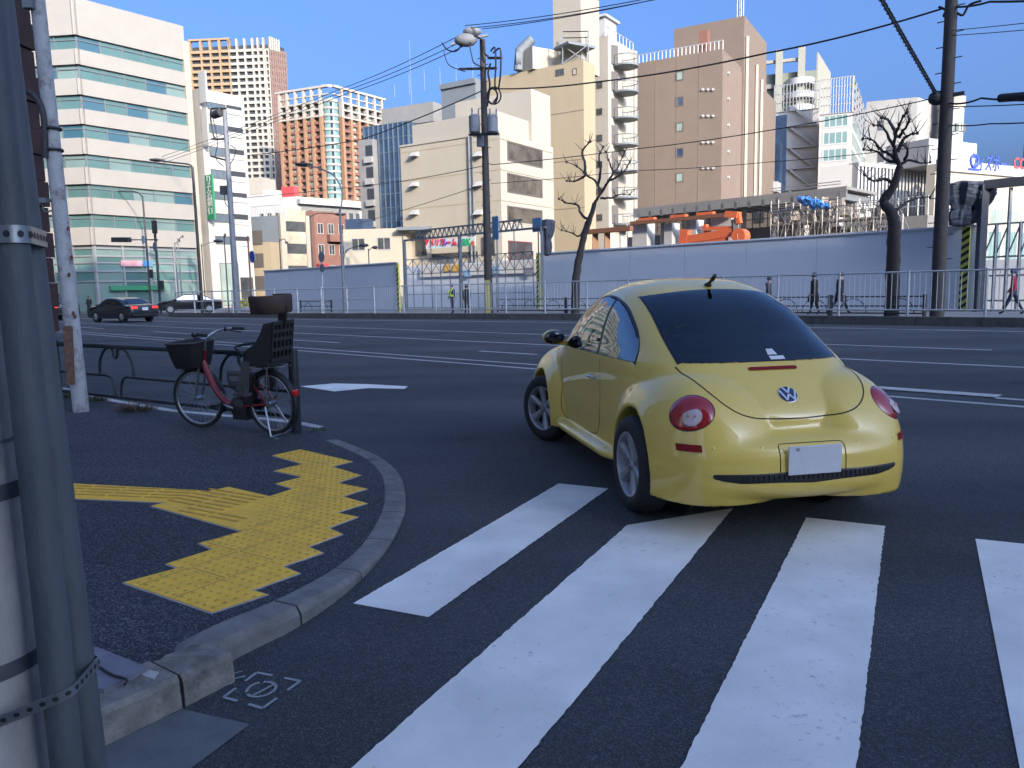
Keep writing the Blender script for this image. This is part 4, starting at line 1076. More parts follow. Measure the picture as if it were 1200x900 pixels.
def stripe_post(px, n, zt, label, wd=.22):
    p = at_n(px, 340, n); o = empty('hazard_post', (p.x, p.y, .15), 0, label, 'hazard post', 'black and yellow corner posts of the site hoarding')
    mb = MB(); mb.bar((p.x, p.y, .15), (p.x, p.y, zt), wd, .10, up=RN); mb.build('post', MBD['yellowpaint'], o)
    mb = MB(); z = .2; r = RD*(-1); f = -RN*.056
    while z < zt-.3:
        a = Vector((p.x, p.y, 0))+f; w2 = wd/2-.002
        mb.add([a-r*w2+Vector((0, 0, z)), a+r*w2+Vector((0, 0, z+.2)), a+r*w2+Vector((0, 0, z+.35)), a-r*w2+Vector((0, 0, z+.15))], [(0, 1, 2, 3)]); z += .31
    mb.build('stripe', MBD['blackpaint'], o, kind=None)
stripe_post(467, NL-.1, HL, 'black and yellow striped post at the left side of the site gate')
stripe_post(631, NH-.1, HH, 'black and yellow striped post at the right side of the site gate')
stripe_post(1129, NH-.35, HH-.02, 'tallest looking striped post at the right end of the long hoarding', .30)

# ---- gate of thin bars with a truss on top
def at_px(px, py, n): return at_n(px, py, n)
GN = 33.0
g = empty('site_gate', tuple(sn(at_n(550, 340, GN).dot(RD), GN, .15)), 0, 'tall folding site gate of thin grey bars below a steel truss', 'gate')
zt = at_n(540, 300, GN).z
mb = MB()
for k in range(15):
    px = 474+k*10.8; p = at_n(px, 340, GN); q = sn(p.dot(RD), GN)
    mb.bar((q.x, q.y, .2), (q.x, q.y, zt+(1.6 if k % 3 == 0 else 0)), .06, .06)
    if k < 14:
        p2 = at_n(474+(k+1)*10.8, 340, GN)
        for z in (.35, 1.25, zt-1.0, zt-.02): mb.bar((p.x, p.y, z), (p2.x, p2.y, z), .04, .05)
        mb.bar((p.x, p.y, zt-1.0), (p2.x, p2.y, zt), .03, .03); mb.bar((p.x, p.y, zt), (p2.x, p2.y, zt-1.0), .03, .03)
mb.build('gate_bars', MBD['galv'], g)
mb = MB(); z1 = at_n(560, 263, GN).z; z0 = z1-.55
A_ = sn(at_n(476, 300, GN).dot(RD), GN); B_ = sn(at_n(640, 300, GN).dot(RD), GN)
mb.bar((A_.x, A_.y, z0), (B_.x, B_.y, z0), .12, .12)
q0 = A_.lerp(B_, .12); q1 = A_.lerp(B_, .86); mb.bar((q0.x, q0.y, z1), (q1.x, q1.y, z1), .10, .10)
for k in range(22):
    u = .09+.035*k+.0; a = A_.lerp(B_, u); b = A_.lerp(B_, u+.0175); c = A_.lerp(B_, u+.035)
    mb.bar((a.x, a.y, z0), (b.x, b.y, z1), .05, .05); mb.bar((b.x, b.y, z1), (c.x, c.y, z0), .05, .05)
mb.build('truss', MBD['greyscr'], g)
for px in (476, 541, 636):
    p = sn(at_n(px, 340, GN).dot(RD), GN); mb = MB(); mb.bar((p.x, p.y, .15), (p.x, p.y, z0+.05), .17, .17); mb.build('gate_post', MBD['greyscr'], g)
# screens and banners behind the gate
def panel_n(name, x0, y0, x1, y1, n, m, label, cat, thick=.06, z0=None):
    a = at_n(x0, y1, n); b = at_n(x1, y0, n); a2_ = at_n(x1, y1, n)
    z0 = z0 if z0 is not None else a.z
    mb = MB(); mb.prism([tuple(v[:2]) for v in (a, a2_, a2_+RN*thick, a+RN*thick)], z0, b.z)
    o = mb.build(name, m, loc=(a.x, a.y, z0)); ROOTM[o.name] = Matrix.Translation((a.x, a.y, z0)); return tag(o, label, cat)
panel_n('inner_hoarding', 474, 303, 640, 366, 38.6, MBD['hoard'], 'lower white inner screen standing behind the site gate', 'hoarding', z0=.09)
pp = panel_n('printed_screen', 492, 305, 632, 325, 38.4, mat('screen_cream', (.52, .50, .46), rough=.6), 'cream printed screen strip with yellow and blue drawings behind the gate', 'banner')
mb = MB()
for px, py, cx in ((524, 314, 0), (534, 314, 0), (548, 320, 1), (582, 316, 1), (620, 318, 2)):
    p = at_n(px, py, 38.34); mb.m = cx; mb.bar(p-RD*.35, p+RD*.35, .02, .5)
mb.build('printed_figure', [mat('printyellow', (.6, .35, .05)), mat('printblue', (.25, .4, .55)), mat('printgrey', (.2, .2, .22))], pp)
bn = panel_n('event_banner', 499, 277, 557, 292, 41.5, mat('banner_paper', (.62, .66, .66), rough=.6), 'long white banner with red, blue and green lettering under the cream building', 'banner')
mb_bg = None
for txt, x, mcol in (('アメリカ', 509, (.65, .03, .06)), ('ル', 521, (.03, .10, .55)), ('ーム', 529, (.65, .03, .06)), ('ARK', 544, (.02, .38, .15))):
    p = at_n(x, 284.5, 41.44)
    text_mesh(txt, .66 if txt != 'ARK' else .8, frame_mat(p, -RD, (0, 0, 1)), 'banner_letter', mat('letter_'+str(mcol), mcol, rough=.6), bn, depth=.01, bold=.03)
p = at_n(554, 285, 41.44); mb = MB(); mb.cyl(p, p-RN*.02, .2, .2, 10); mb.build('banner_dot', MBD['orangepaint'], bn)
mb = MB(); q = [at_n(494, 296, 45), at_n(502, 296, 45), at_n(500, 283, 45), at_n(496, 283, 45)]
p = at_n(497, 296, 45); mb.ball(p, (.75, .6, .35), 12, 6); mb.ball(p+Vector((0, 0, .8)), (.3, .3, .7), 10, 6); tag(mb.build('blue_sheet', MBD['blueTarp'], loc=tuple(p)), 'small crumpled blue sheet hung behind the gate left of the banner', 'sheet')

# blue-grey sign boxes by the centre pole
for x0, y0, x1, y1, n, lb in ((577, 253, 584, 281, 29.5, 'narrow tall blue sign on the centre utility pole'), (624, 255, 634, 272, 33, 'small blue sign at the right end of the gate truss')):
    o = panel_n('road_sign', x0, y0, x1, y1, n, mat('sign_blue_grey', (.09, .20, .33), rough=.5), lb, 'sign', .05)
    m_ = (at_n(x0, y1, n)+at_n(x1, y1, n))/2
    mb = MB(); e_ = m_+RN*.12; mb.bar((e_.x, e_.y, .15), (e_.x, e_.y, at_n(x0, y0, n).z), .07, .07); mb.build('sign_post', MBD['galv'], o)

# rolled tarps
def tarp(px, y0, y1, n, label, wd, lean=0):
    rnd = random.Random(px); a, b = at_n(px, y1, n), at_n(px+lean, y0, n); P = []; nn = 22; ph = [rnd.uniform(0, 6) for _ in range(6)]
    for i in range(nn):
        t = i/(nn-1); c = a.lerp(b, t); r = wd*(.55+.55*t-.25*math.exp(-((t-.45)/.12)**2)+.05*rnd.random())*(.3 if i == 0 else (.75 if i == nn-1 else 1)); row = []
        for k in range(28):
            th = 2*pi*k/28; q = r*(1+.16*sin(5*th+ph[0]+2*t)+.12*sin(9*th+ph[1]-3*t)+.05*rnd.uniform(-1, 1))
            row.append(c+Vector((cos(th)*q, sin(th)*q*.7, .12*wd*sin(3*th+ph[2])*t)))
        P.append(row)
    mb = MB(); mb.grid(P, False, closed_v=True); mb.add(P[-1], [tuple(range(28))]); mb.add(P[0], [tuple(range(28))[::-1]])
    return tag(mb.build('gathered_tarp', MBD['tarp'], loc=tuple(a)), label, 'tarp')
tarp(641, 258, 300, 33.4, 'dark gathered tarp tied at the right post of the truss gate', .38)
tarp(1126, 215, 266, 36, 'bulky dark tarp bundled above the right end of the hoarding', .72, 4)
tarp(1146, 222, 262, 36.2, 'slimmer grey tarp hanging on the right-hand gate post', .4, 8)

# right-hand gate: post with a heavy arm leaving the picture
g2 = empty('site_gate', tuple(sn(at_n(1148, 340, 36).dot(RD), 36, .15)), 0, 'heavy steel gate post and beam at the right edge of the picture', 'gate')
p = sn(at_n(1147, 340, 36).dot(RD), 36); zb = at_n(1150, 217, 36).z
mb = MB(); mb.bar((p.x, p.y, .15), (p.x, p.y, zb), .28, .28); mb.build('gate_post', MBD['tarp'], g2)
q = sn(at_n(1260, 200, 36).dot(RD), 36); mb = MB(); mb.bar((p.x, p.y, zb), (q.x, q.y, zb), .3, .34); mb.build('gate_beam', MBD['tarp'], g2)
mb = MB(); zt = at_n(1175, 262, 36).z; zl = at_n(1175, 240, 36).z
for k in range(7):
    a = sn(at_n(1150+k*14, 340, 36).dot(RD), 36); b = sn(at_n(1164+k*14, 340, 36).dot(RD), 36)
    if k: mb.bar((a.x, a.y, .15), (a.x, a.y, zt if k % 2 else zb-.2), .10, .10)
    for z in (.6, 1.6, zt-1.3, zt): mb.bar((a.x, a.y, z), (b.x, b.y, z), .05, .07)
    mb.bar((a.x, a.y, zt-1.3), (b.x, b.y, zt), .05, .05)
mb.build('gate_bars', MBD['steelgrey'], g2)
panel_n('inner_hoarding', 1152, 300, 1290, 365, 38.5, MBD['hoard'], 'low white screen behind the right-hand steel gate', 'hoarding', z0=.09)

# ---- avenue railing: pickets on the right, plain rails on the left; one thing per panel
FN = 27.75
def picket_panel(s0, s1, label, first):
    a, b = sn(s0, kn_at(s0)+.45, .15), sn(s1, kn_at(s1)+.45, .15)
    o = empty('roadside_railing', tuple(a), 0, label, 'railing', 'white picket railings along the far kerb')
    mb = MB(); mb.tube([(a.x, a.y, .15), (a.x, a.y, 1.82)], .045, 8); mb.build('railing_post', MBD['whiterail'], o)
    for z in (1.76, .50):
        mb = MB(); mb.tube([(a.x, a.y, z), (b.x, b.y, z)], .032, 6); mb.build('rail', MBD['whiterail'], o)
    mb = MB(); n = int((s1-s0)/.17)
    for k in range(1, n): p = a.lerp(b, k/n); mb.bar((p.x, p.y, .50), (p.x, p.y, 1.76), .018, .018)
    mb.build('pickets', MBD['whiterail'], o)
sR = at_n(1260, 340, FN).dot(RD); sG = at_n(472, 340, FN).dot(RD)
npan = 14; step = (sG-sR)/npan
for k in range(npan):
    picket_panel(sR+step*k, sR+step*(k+1), 'white picket railing panel along the far kerb right of the site gate', k == 0)
def rail_panel(s0, s1):
    a, b = sn(s0, kn_at(s0)+.45, .15), sn(s1, kn_at(s1)+.45, .15)
    o = empty('roadside_railing', tuple(a), 0, 'plain white three-bar railing panel along the far kerb left of the gate', 'railing', 'white three-bar railings along the far kerb')
    mb = MB(); mb.tube([(a.x, a.y, .15), (a.x, a.y, 1.82)], .055, 8); mb.build('railing_post', MBD['whiterail'], o)
    for z in (1.74, 1.08, .5):
        mb = MB(); mb.bar(a+Vector((0, 0, z-.15)), b+Vector((0, 0, z-.15)), .06, .06) if False else mb.tube([(a.x, a.y, z), (b.x, b.y, z)], .036, 6); mb.build('rail', MBD['whiterail'], o)
sE = SE_-.3
npan = 9; step = (sE-sG)/npan
for k in range(npan): rail_panel(sG+step*k, sG+step*(k+1))

# ---- low black ornamental guard rails on the far pavement
def guard(px0, px1, n, label):
    a = sn(at_n(px0, 350, n).dot(RD), n, .15); b = sn(at_n(px1, 350, n).dot(RD), n, .15)
    o = empty('guard_rail', tuple(a), 0, label, 'guard rail'); L_ = (b-a).length
    for e in (a, b):
        mb = MB(); mb.bar((e.x, e.y, .15), (e.x, e.y, .98), .10, .10); mb.build('post', MBD['darkrail'], o)
    mb = MB()
    for z in (.90, .55, .28): mb.bar((a.x, a.y, z), (b.x, b.y, z), .04, .05)
    nn = max(2, int(L_/1.4))
    for k in range(nn):
        c = a.lerp(b, (k+.5)/nn); d = (b-a).normalized()
        mb.tube([(c.x+d.x*.5*cos(t), c.y+d.y*.5*cos(t), .28+.55*sin(t)) for t in [pi*i/12 for i in range(13)]], .02, 5)
    mb.build('rails', MBD['darkrail'], o)
guard(583, 662, 31.2, 'low black ornamental guard rail right of the centre pole')
guard(664, 790, 31.2, 'low black ornamental guard rail by the slim bare tree, partly behind the yellow car')
guard(905, 972, 30.4, 'low black guard rail behind the pair of walkers')
guard(974, 1084, 30.4, 'low black arched guard rail left of the right-hand utility pole')
guard(352, 388, 29.6, 'short low guard rail in front of the left hoarding')

# ---- utility poles
def upole(px, n, y0, yb, r0, r1, m, label, name='utility_pole', bolts=False, cat='utility pole', lean=0):
    b = sn(at_n(px, yb, n).dot(RD), n, .1); zt = at_n(px, y0, n).z
    o = empty(name, tuple(b), 0, label, cat)
    mb = MB(); mb.tube([(b.x, b.y, .0), (b.x+lean, b.y, zt)], [r0, r1], 14); mb.build('pole', m, o)
    if bolts:
        mb = MB(); z = 2.2; k = 0
        while z < zt-.5:
            sg = 1 if k % 2 else -1; d = RD*sg; mb.bar((b.x, b.y, z), (b.x+d.x*(r0+.17), b.y+d.y*(r0+.17), z), .03, .03); z += .42; k += 1
        mb.build('step_bolts', m, o)
    return o, b, zt
CP, cb, czt = upole(572.5, 29.2, 44, 340, .235, .15, MBD['polewood'], 'dark centre utility pole carrying transformers and a cluster of cables', bolts=True)
CP_n = 29.2
def cpt(px, py, off=0.0): return at_n(px, py, CP_n+off)
# crossarms, transformers, boxes
for x0, x1, y in ((538, 582, 81), (572, 588, 68)):
    mb = MB(); mb.bar(cpt(x0, y), cpt(x1, y+(-1 if x0 < 560 else 0)), .10, .12); mb.build('crossarm', MBD['poledark'], CP)
mb = MB(); a = cpt(546, 47); mb.ball(a, (.62, .4, .34), 12, 8); mb.ball(a+Vector((.35, 0, .42)), (.5, .35, .25), 12, 8); mb.bar(a+Vector((-.8, 0, -.2)), a+Vector((1.2, 0, .25)), .12, .12); mb.build('switchgear', MBD['polegrey'], CP)
for px, py, r, h in ((556, 146, .29, .8), (577, 146, .28, .75)):
    p = cpt(px, py, -.5); mb = MB(); mb.cyl(p-Vector((0, 0, h/2)), p+Vector((0, 0, h/2)), r, r, 16); mb.cyl(p+Vector((0, 0, h/2)), p+Vector((0, 0, h/2+.12)), r*1.06, r*.6, 16)
    for k in range(3): mb.cyl(p+Vector((.22*cos(k*2.1), .22*sin(k*2.1), h/2)), p+Vector((.22*cos(k*2.1), .22*sin(k*2.1), h/2+.4)), .05, .04, 6)
    mb.build('transformer', MBD['polegrey'], CP)
mb = MB(); mb.bar(cpt(550, 158, -.5), cpt(584, 157, -.5), .12, .12); mb.build('crossarm', MBD['poledark'], CP)
p = cpt(563, 164, -.3); mb = MB(); mb.cyl(p-Vector((0, 0, .33)), p+Vector((0, 0, .33)), .2, .2, 12); mb.build('junction_box', MBD['polegrey'], CP)
def loop(px, py, rx, ry, n=18): return [cpt(px+rx*cos(2*pi*k/n), py+ry*sin(2*pi*k/n), -.2) for k in range(n+1)]
for pts, r in (([(550, 52), (553, 66), (556, 74), (568, 80)], .035), ([(556, 42), (566, 48), (568, 62), (572, 66)], .05), ([(575, 60), (580, 56), (581, 75), (580, 100), (583, 112), (578, 120)], .045), ([(578, 62), (586, 57), (587, 75), (586, 92), (584, 105)], .045),
               ([(518, 50), (524, 58), (534, 60), (542, 52)], .04), ([(520, 60), (526, 76), (545, 84)], .025), ([(575, 74), (572, 85), (574, 100), (571, 125)], .05)):
    mb = MB(); mb.tube(cr([cpt(*q, -.2) for q in pts], 6), r, 6); mb.build('drop_cable', MBD['cable'], CP)
for c in ((577, 113, 6, 9), (579, 112, 8, 10)):
    mb = MB(); mb.tube(loop(*c), .04, 5); mb.build('cable_coil', MBD['cable'], CP)
mb = MB(); p = sn(cb.dot(RD), CP_n-.23); mb.bar((p.x+.12, p.y-.05, .2), (p.x+.12, p.y-.05, at_n(577, 328, CP_n).z), .28, .05); mb.build('yellow_guard', mat('pole_guard', (.27, .26, .09), rough=.7, var=.2, vscale=8), CP)

RP, rb_, rzt = upole(1099, 30.0, -40, 345, .24, .19, MBD['polewood'], 'thick dark utility pole with step bolts at the right', bolts=True)
def rpt(px, py, off=0.0): return at_n(px, py, 30.0+off)
mb = MB(); mb.bar(rpt(1093, 115), rpt(1130, 109), .12, .12); mb.ball(rpt(1098, 115), (.3, .25, .25), 10, 6); mb.build('crossarm', MBD['poledark'], RP)
mb = MB(); mb.tube(cr([rpt(1118, 12), rpt(1128, 18), rpt(1136, 6), rpt(1150, 1)], 5), .04, 5); mb.build('drop_cable', MBD['cable'], RP)
mb = MB(); mb.tube(cr([rpt(1100, 8), rpt(1108, 12), rpt(1106, 19), rpt(1113, 19)], 5), .04, 5); mb.build('drop_cable', MBD['cable'], RP)

LP, lb_, lzt = upole(277, 26.6, 124, 345, .24, .15, MBD['polegrey'], 'grey concrete utility pole with a wire rack beside the narrow white office', bolts=True)
def lpt(px, py, off=0.0): return at_n(px, py, 26.6+off)
mb = MB(); mb.tube(cr([lpt(265, 127), lpt(250, 127), lpt(247, 130), lpt(247, 140), lpt(250, 158), lpt(252, 162)], 5), .06, 6); mb.tube([lpt(264, 163), lpt(248, 163)], .07, 6); mb.tube([lpt(266, 188), lpt(247, 183)], .07, 6); mb.build('wire_rack', MBD['poledark'], LP)
mb = MB(); p = lpt(255, 133); mb.cyl(p-RD*.6, p+RD*.6, .3, .3, 10); mb.build('transformer', MBD['poledark'], LP)
mb = MB(); p = lpt(263, 223); mb.box(p, (.5, .5, .6)); mb.tube(cr([p+Vector((0, 0, -.3)), lpt(264, 238), lpt(270, 245)], 5), .03, 5); mb.build('junction_box', MBD['poledark'], LP)
mb = MB(); mb.tube(cr([lpt(250, 140), lpt(255, 165), lpt(253, 185), lpt(262, 195)], 5), .03, 5); mb.tube(cr([lpt(270, 170), lpt(276, 175), lpt(274, 185), lpt(270, 192)], 5), .03, 5); mb.build('drop_cable', MBD['cable'], LP)

# ---- overhead wires (each its own thing)
def wire(name, label, pts, r=.03, sag=0.0, group=None):
    """pts: (px, py, n) supports; catenary between"""
    W3 = [at_n(px, py, n) for px, py, n in pts]; out = []
    for a, b in zip(W3[:-1], W3[1:]):
        for k in range(14):
            t = k/14; p = a.lerp(b, t); p.z -= sag*4*t*(1-t); out.append(p)
    out.append(W3[-1])
    mb = MB(); mb.tube(out, r*.72, 5)
    return tag(mb.build(name, MBD['cable'], loc=tuple(out[0])), label, 'cable', group)
for (x, y), y2, lb in (((545, 38), 102, 'uppermost'), ((548, 45), 106, 'middle'), ((552, 50), 110, 'lowest')):
    wire('overhead_wire', lb+' of the three power lines running left from the centre pole towards the orange tower', [(x, y, 29.2), (400, y2+2, 31), (150, y2+95, 33)], .03, .15)
for (x, y), e, lb in (((545, 30), (750, -3), 'uppermost'), ((550, 33), (740, 2), 'middle'), ((565, 34), (760, -2), 'lowest')):
    wire('overhead_wire', lb+' of the three power lines rising right from the centre pole to the top edge', [(x, y, 29.2), (e[0], e[1]+3, 29.0), (1000, -58, 28.6)], .03, .1)
wire('overhead_wire', 'long thick cable from the centre pole across the brown block to the right pole', [(575, 104, 29.2), (700, 96, 29.3), (900, 62, 29.7), (1105, 10, 30)], .05, .1)
wire('overhead_wire', 'thin cable sloping from the centre pole to the lower left over the blue glass office', [(570, 104, 29.2), (425, 163, 30.5), (290, 182, 31.5)], .045, .1)
wire('overhead_wire', 'faint lower cable from the centre pole across the brown block to the crossarm', [(575, 193, 29.2), (740, 175, 29.4), (900, 153, 29.7), (1095, 115, 30)], .028, .05)
wire('overhead_wire', 'lowest faint cable passing the foot of the brown block', [(575, 215, 29.2), (740, 200, 29.4), (900, 190, 29.7), (1095, 170, 30)], .02, .05)
wire('overhead_wire', 'faint cable crossing the blank cream wall at mid height', [(572, 193, 29.2), (466, 213, 30.2), (285, 232, 31.4)], .03, .05)
wire('overhead_wire', 'steep faint cable falling left across the cream wall', [(570, 215, 29.2), (470, 247, 31.5), (420, 262, 33)], .025, .02)
wire('overhead_wire', 'cable leaving the right pole to the right at sign height', [(1106, 120, 30), (1150, 115, 29), (1290, 112, 27)], .045, .1)
wire('overhead_wire', 'thin cable leaving the right pole just under the thick one', [(1106, 125, 30), (1290, 116, 27)], .025, .05)
wire('overhead_wire', 'lower cable with a small box leaving the right pole to the right', [(1106, 146, 30), (1160, 145, 29), (1290, 136, 27)], .03, .05)
wire('overhead_wire', 'uppermost pair cable leaving the right pole to the right edge', [(1110, 36, 30), (1290, 16, 27)], .018, .03)
wire('overhead_wire', 'second pair cable leaving the right pole just below the uppermost', [(1110, 42, 30), (1290, 26, 27)], .018, .03)
wire('overhead_wire', 'thick cable at the top right corner leaving the pole', [(1118, 8, 30), (1160, 2, 29), (1290, -6, 27)], .05, .05)
mb = MB(); a = at_n(1172, 115, 28.6); b = at_n(1260, 108, 27.3); mb.tube([a, b], .13, 8); tag(mb.build('cable_sleeve', MBD['cable'], loc=tuple(a)), 'thick black splice sleeve on the cable right of the pole', 'cable sleeve')
# spiral-hung cable climbing from the right pole over the road to the top edge
a, b = at_n(1097, 108, 30), at_n(1018, -30, 21)
mb = MB(); mb.tube([a, b], .022, 5); d = (b-a)
mb.tube([a+d*(k/260)+Vector((cos(k*.75)*.075, 0, sin(k*.75)*.075-.07)) for k in range(260)], .011, 4); mb.tube([a+Vector((0, 0, -.11)), b+Vector((0, 0, -.11))], .03, 5)
tag(mb.build('spiral_cable', MBD['cable'], loc=tuple(a)), 'cable bundle in a spiral hanger slanting up from the right pole', 'cable')

# ---- street lamps, signals and signs
def lamp(px, n, ytop, arm, label, r=.07, m=None, head=.45):
    m = m or MBD['poledark']; b = sn(at_n(px, 345, n).dot(RD), n, .1)
    o = empty('street_lamp', tuple(b), 0, label, 'street lamp'); zt = at_n(px, ytop, n).z
    mb = MB(); mb.tube([(b.x, b.y, 0), (b.x, b.y, zt)], [r*1.4, r], 10); mb.build('pole', m, o)
    A_ = [Vector((b.x, b.y, zt-.2))]+[at_n(x, y, n) for x, y in arm]
    mb = MB(); mb.tube(cr(A_, 6), r*.7, 7); mb.build('arm', m, o)
    e = A_[-1]; d = (A_[-1]-A_[-2]).normalized(); mb = MB(); c = e+d*head*.5
    mb.ball(c, (head*max(.35, abs(d.x)), head*max(.35, abs(d.y)), .12), 12, 6); mb.build('lamp_head', MBD['poledark'], o)
    return o
lamp(236, 25.2, 193, [(222, 193), (200, 190), (186, 188)], 'tall dark street lamp with a long left arm in front of the stone office', .09, head=.8)
lamp(176, 28, 227, [(160, 225), (140, 224), (133, 224)], 'dark street lamp whose arm crosses the lower ribbon windows', .075, head=.7)
lamp(403, 28.6, 245, [(401, 225), (391, 206), (374, 197), (360, 194)], 'grey-green curved street lamp rising behind the left hoarding', .07, MBD['polegrey'], head=.9)
lamp(62, 60, 266, [(56, 263), (47, 261)], 'thin distant lamp post between the left poles', .06, head=.5)
lamp(404.5, 29.0, 300, [(406, 294), (414, 290), (424, 288)], 'small second lamp arm at the curved lamp post', .045, MBD['polegrey'], head=.45)
lamp(434, 33, 291, [(436, 290), (438, 290)], 'short floodlight pole above the left hoarding', .035, head=.3)
lamp(331, 36, 279, [(333, 280), (335, 283)], 'short lamp post before the dark glass building', .05, head=.3)
lamp(368, 38, 251, [(372, 250), (384, 250), (396, 251)], 'thin lamp post with a flat arm before the brick building', .06, head=.7)
lamp(267, 28.5, 275, [(265, 275), (264, 275)], 'slim dark bare post beside the grey utility pole', .04, head=.1)
lamp(240, 25.6, 285, [(244, 285), (250, 284), (254, 283)], 'low lamp arm pointing right in front of the white office', .03, head=.5)
for x, y in ((209, 283), (213, 278)):
    lamp(x, 30, y, [(x+.5, y-1), (x+1, y-1)], 'thin grey flagless pole '+('nearest the round sign' if x == 209 else 'with a tiny bent top')+' in front of the office', .05, MBD['polegrey'], head=.1)
TS = empty('traffic_signal', tuple(sn(at_n(187, 345, 25).dot(RD), 25, .1)), 0, 'dark signal post with a horizontal signal arm and a round sign back', 'traffic signal')
b = sn(at_n(187, 345, 25).dot(RD), 25)
mb = MB(); mb.tube([(b.x, b.y, 0), (b.x, b.y, at_n(182, 258, 25).z)], .10, 10); mb.build('pole', MBD['poledark'], TS)
mb = MB(); mb.tube([at_n(185, 281, 25), at_n(150, 281, 25)], .05, 7); mb.build('arm', MBD['poledark'], TS)
mb = MB(); a, c = at_n(152, 281, 24.9), at_n(132, 281, 24.9); mb.bar(a, c, .28, .42); mb.build('signal_head', MBD['blackm'], TS)
mb = MB(); a = at_n(181, 266, 24.8); mb.box(a, (.3, .3, 1.0)); mb.build('signal_head', MBD['blackm'], TS)
mb = MB(); a = at_n(168, 281, 24.8); mb.bar(a+RD*.3, a-RD*.3, .04, .6); mb.build('sign_plate', mat('sign_pale_blue', (.3, .42, .5)), TS)
mb = MB(); a = at_n(182, 289, 24.7); mb.cyl(a, a-RN*.05, .38, .38, 18); mb.build('round_sign', MBD['polegrey'], TS)
mb = MB(); a = at_n(189, 334, 24.7); mb.box(a, (.3, .3, .7)); mb.build('pedestrian_signal', MBD['blackm'], TS)
mb = MB(); a = at_n(177, 321, 24.7); mb.box(a, (.25, .25, .7)); mb.build('pedestrian_signal', MBD['blackm'], TS)
BS = empty('road_sign', tuple(sn(at_n(296, 345, 26).dot(RD), 26, .1)), 0, 'round blue traffic sign on a brown post by the grey pole', 'sign')
b = sn(at_n(294.5, 345, 26).dot(RD), 26); mb = MB(); mb.tube([(b.x, b.y, 0), (b.x, b.y, at_n(294, 276, 26).z)], .06, 8); mb.build('post', MBD['redbrown'], BS)
mb = MB(); a = at_n(296, 301, 25.8); mb.cyl(a, a-RN*.04, .42, .42, 20); d_ = mb.build('sign_disc', MBD['bluesign'], BS)
mb = MB(); mb.tube([a-RN*.03+RD*(.40*cos(2*pi*k/20))+Vector((0, 0, .40*sin(2*pi*k/20))) for k in range(20)], .03, 5, closed=True); mb.build('rim', MBD['signwhite'], d_)
GS = empty('road_sign', tuple(sn(at_n(379, 345, 29).dot(RD), 29, .1)), 0, 'grey back of a round road sign on a thin post before the left hoarding', 'sign')
b = sn(at_n(378.5, 345, 29).dot(RD), 29); mb = MB(); mb.tube([(b.x, b.y, 0), (b.x, b.y, at_n(377, 296, 29).z)], .045, 8); mb.build('post', MBD['whiterail'], GS)
mb = MB(); a = at_n(377, 301, 28.9); mb.cyl(a, a-RN*.03, .36, .36, 18); mb.cyl(a+Vector((0, 0, -.75)), a+Vector((0, 0, -.75))-RN*.03, .3, .3, 18); mb.build('sign_disc', MBD['polegrey'], GS)
SG = empty('sign_cluster', tuple(sn(at_n(146, 345, 48).dot(RD), 48, .1)), 0, 'red and white signs on thin posts in front of the teal podium glazing', 'sign')
for x, y, r, m_ in ((146, 312, .55, MBD['redsign']), (155, 331, .3, MBD['redsign'])):
    b = sn(at_n(x+1, 345, 48).dot(RD), 48); mb = MB(); mb.tube([(b.x, b.y, 0), (b.x, b.y, at_n(x, y-2, 48).z)], .06, 6); mb.build('post', MBD['polegrey'], SG)
    mb = MB(); a = at_n(x, y, 47.8); mb.cyl(a, a-RN*.06, r, r, 16); mb.build('sign_disc', m_, SG)
mb = MB(); a = at_n(157, 314, 47.8); mb.bar(a+Vector((0, 0, .4)), a-Vector((0, 0, .7)), .05, .6, up=RD); mb.build('sign_plate', MBD['signwhite'], SG)

# ---- bare pollarded trees
def tree(name, label, px, n, limbs, twigs_at, r0, seed):
    rnd = random.Random(seed); b = sn(at_n(px, 350, n).dot(RD), n, .1)
    o = empty(name, tuple(b), 0, label, 'tree', None)
    def P(q, off): return at_n(q[0], q[1], n+off)
    mb = MB(); T = [Vector((b.x, b.y, .05))]+[P(q, 0) for q in limbs[0][1:]]
    T = cr(T, 5); mb.tube([p+Vector((rnd.uniform(-.02, .02), 0, 0)) for p in T], [r0*(1-.55*i/(len(T)-1))*(1.0+.12*rnd.random()) for i in range(len(T))], 10); mb.build('trunk', MBD['bark'], o)
    cb_ = MB(); tw_ = MB()
    for li, L_ in enumerate(limbs[1:]):
        m = len(L_); dd = rnd.uniform(-1.1, 1.1)
        Q = [P(q, dd*(i/(m-1))) for i, q in enumerate(L_)]; Q = cr(Q, 5)
        ra = .07*rnd.uniform(.85, 1.2)
        cb_.tube([p+Vector((rnd.uniform(-.02, .02), rnd.uniform(-.02, .02), rnd.uniform(-.02, .02))) for p in Q], [ra*(1-.78*i/(len(Q)-1)) for i in range(len(Q))], 7)
        ends = [Q[-1]]+[Q[int(len(Q)*t)] for t in (.55, .8)]
        for e in ends:
            cb_.ball(e, ra*.8, 8, 6)
            for k in range(3):
                d = Vector((rnd.uniform(-1, 1), rnd.uniform(-.6, .6), rnd.uniform(.1, 1.2))).normalized(); l = rnd.uniform(.2, .6)
                m_ = e+d*l*.5+Vector((0, 0, .04)); tw_.tube([e, m_, e+d*l+Vector((0, 0, .12))], [.016, .012, .006], 5)
    c = cb_.build('crown', MBD['bark'], o); tw_.build('twigs', MBD['bark'], c, kind='stuff')
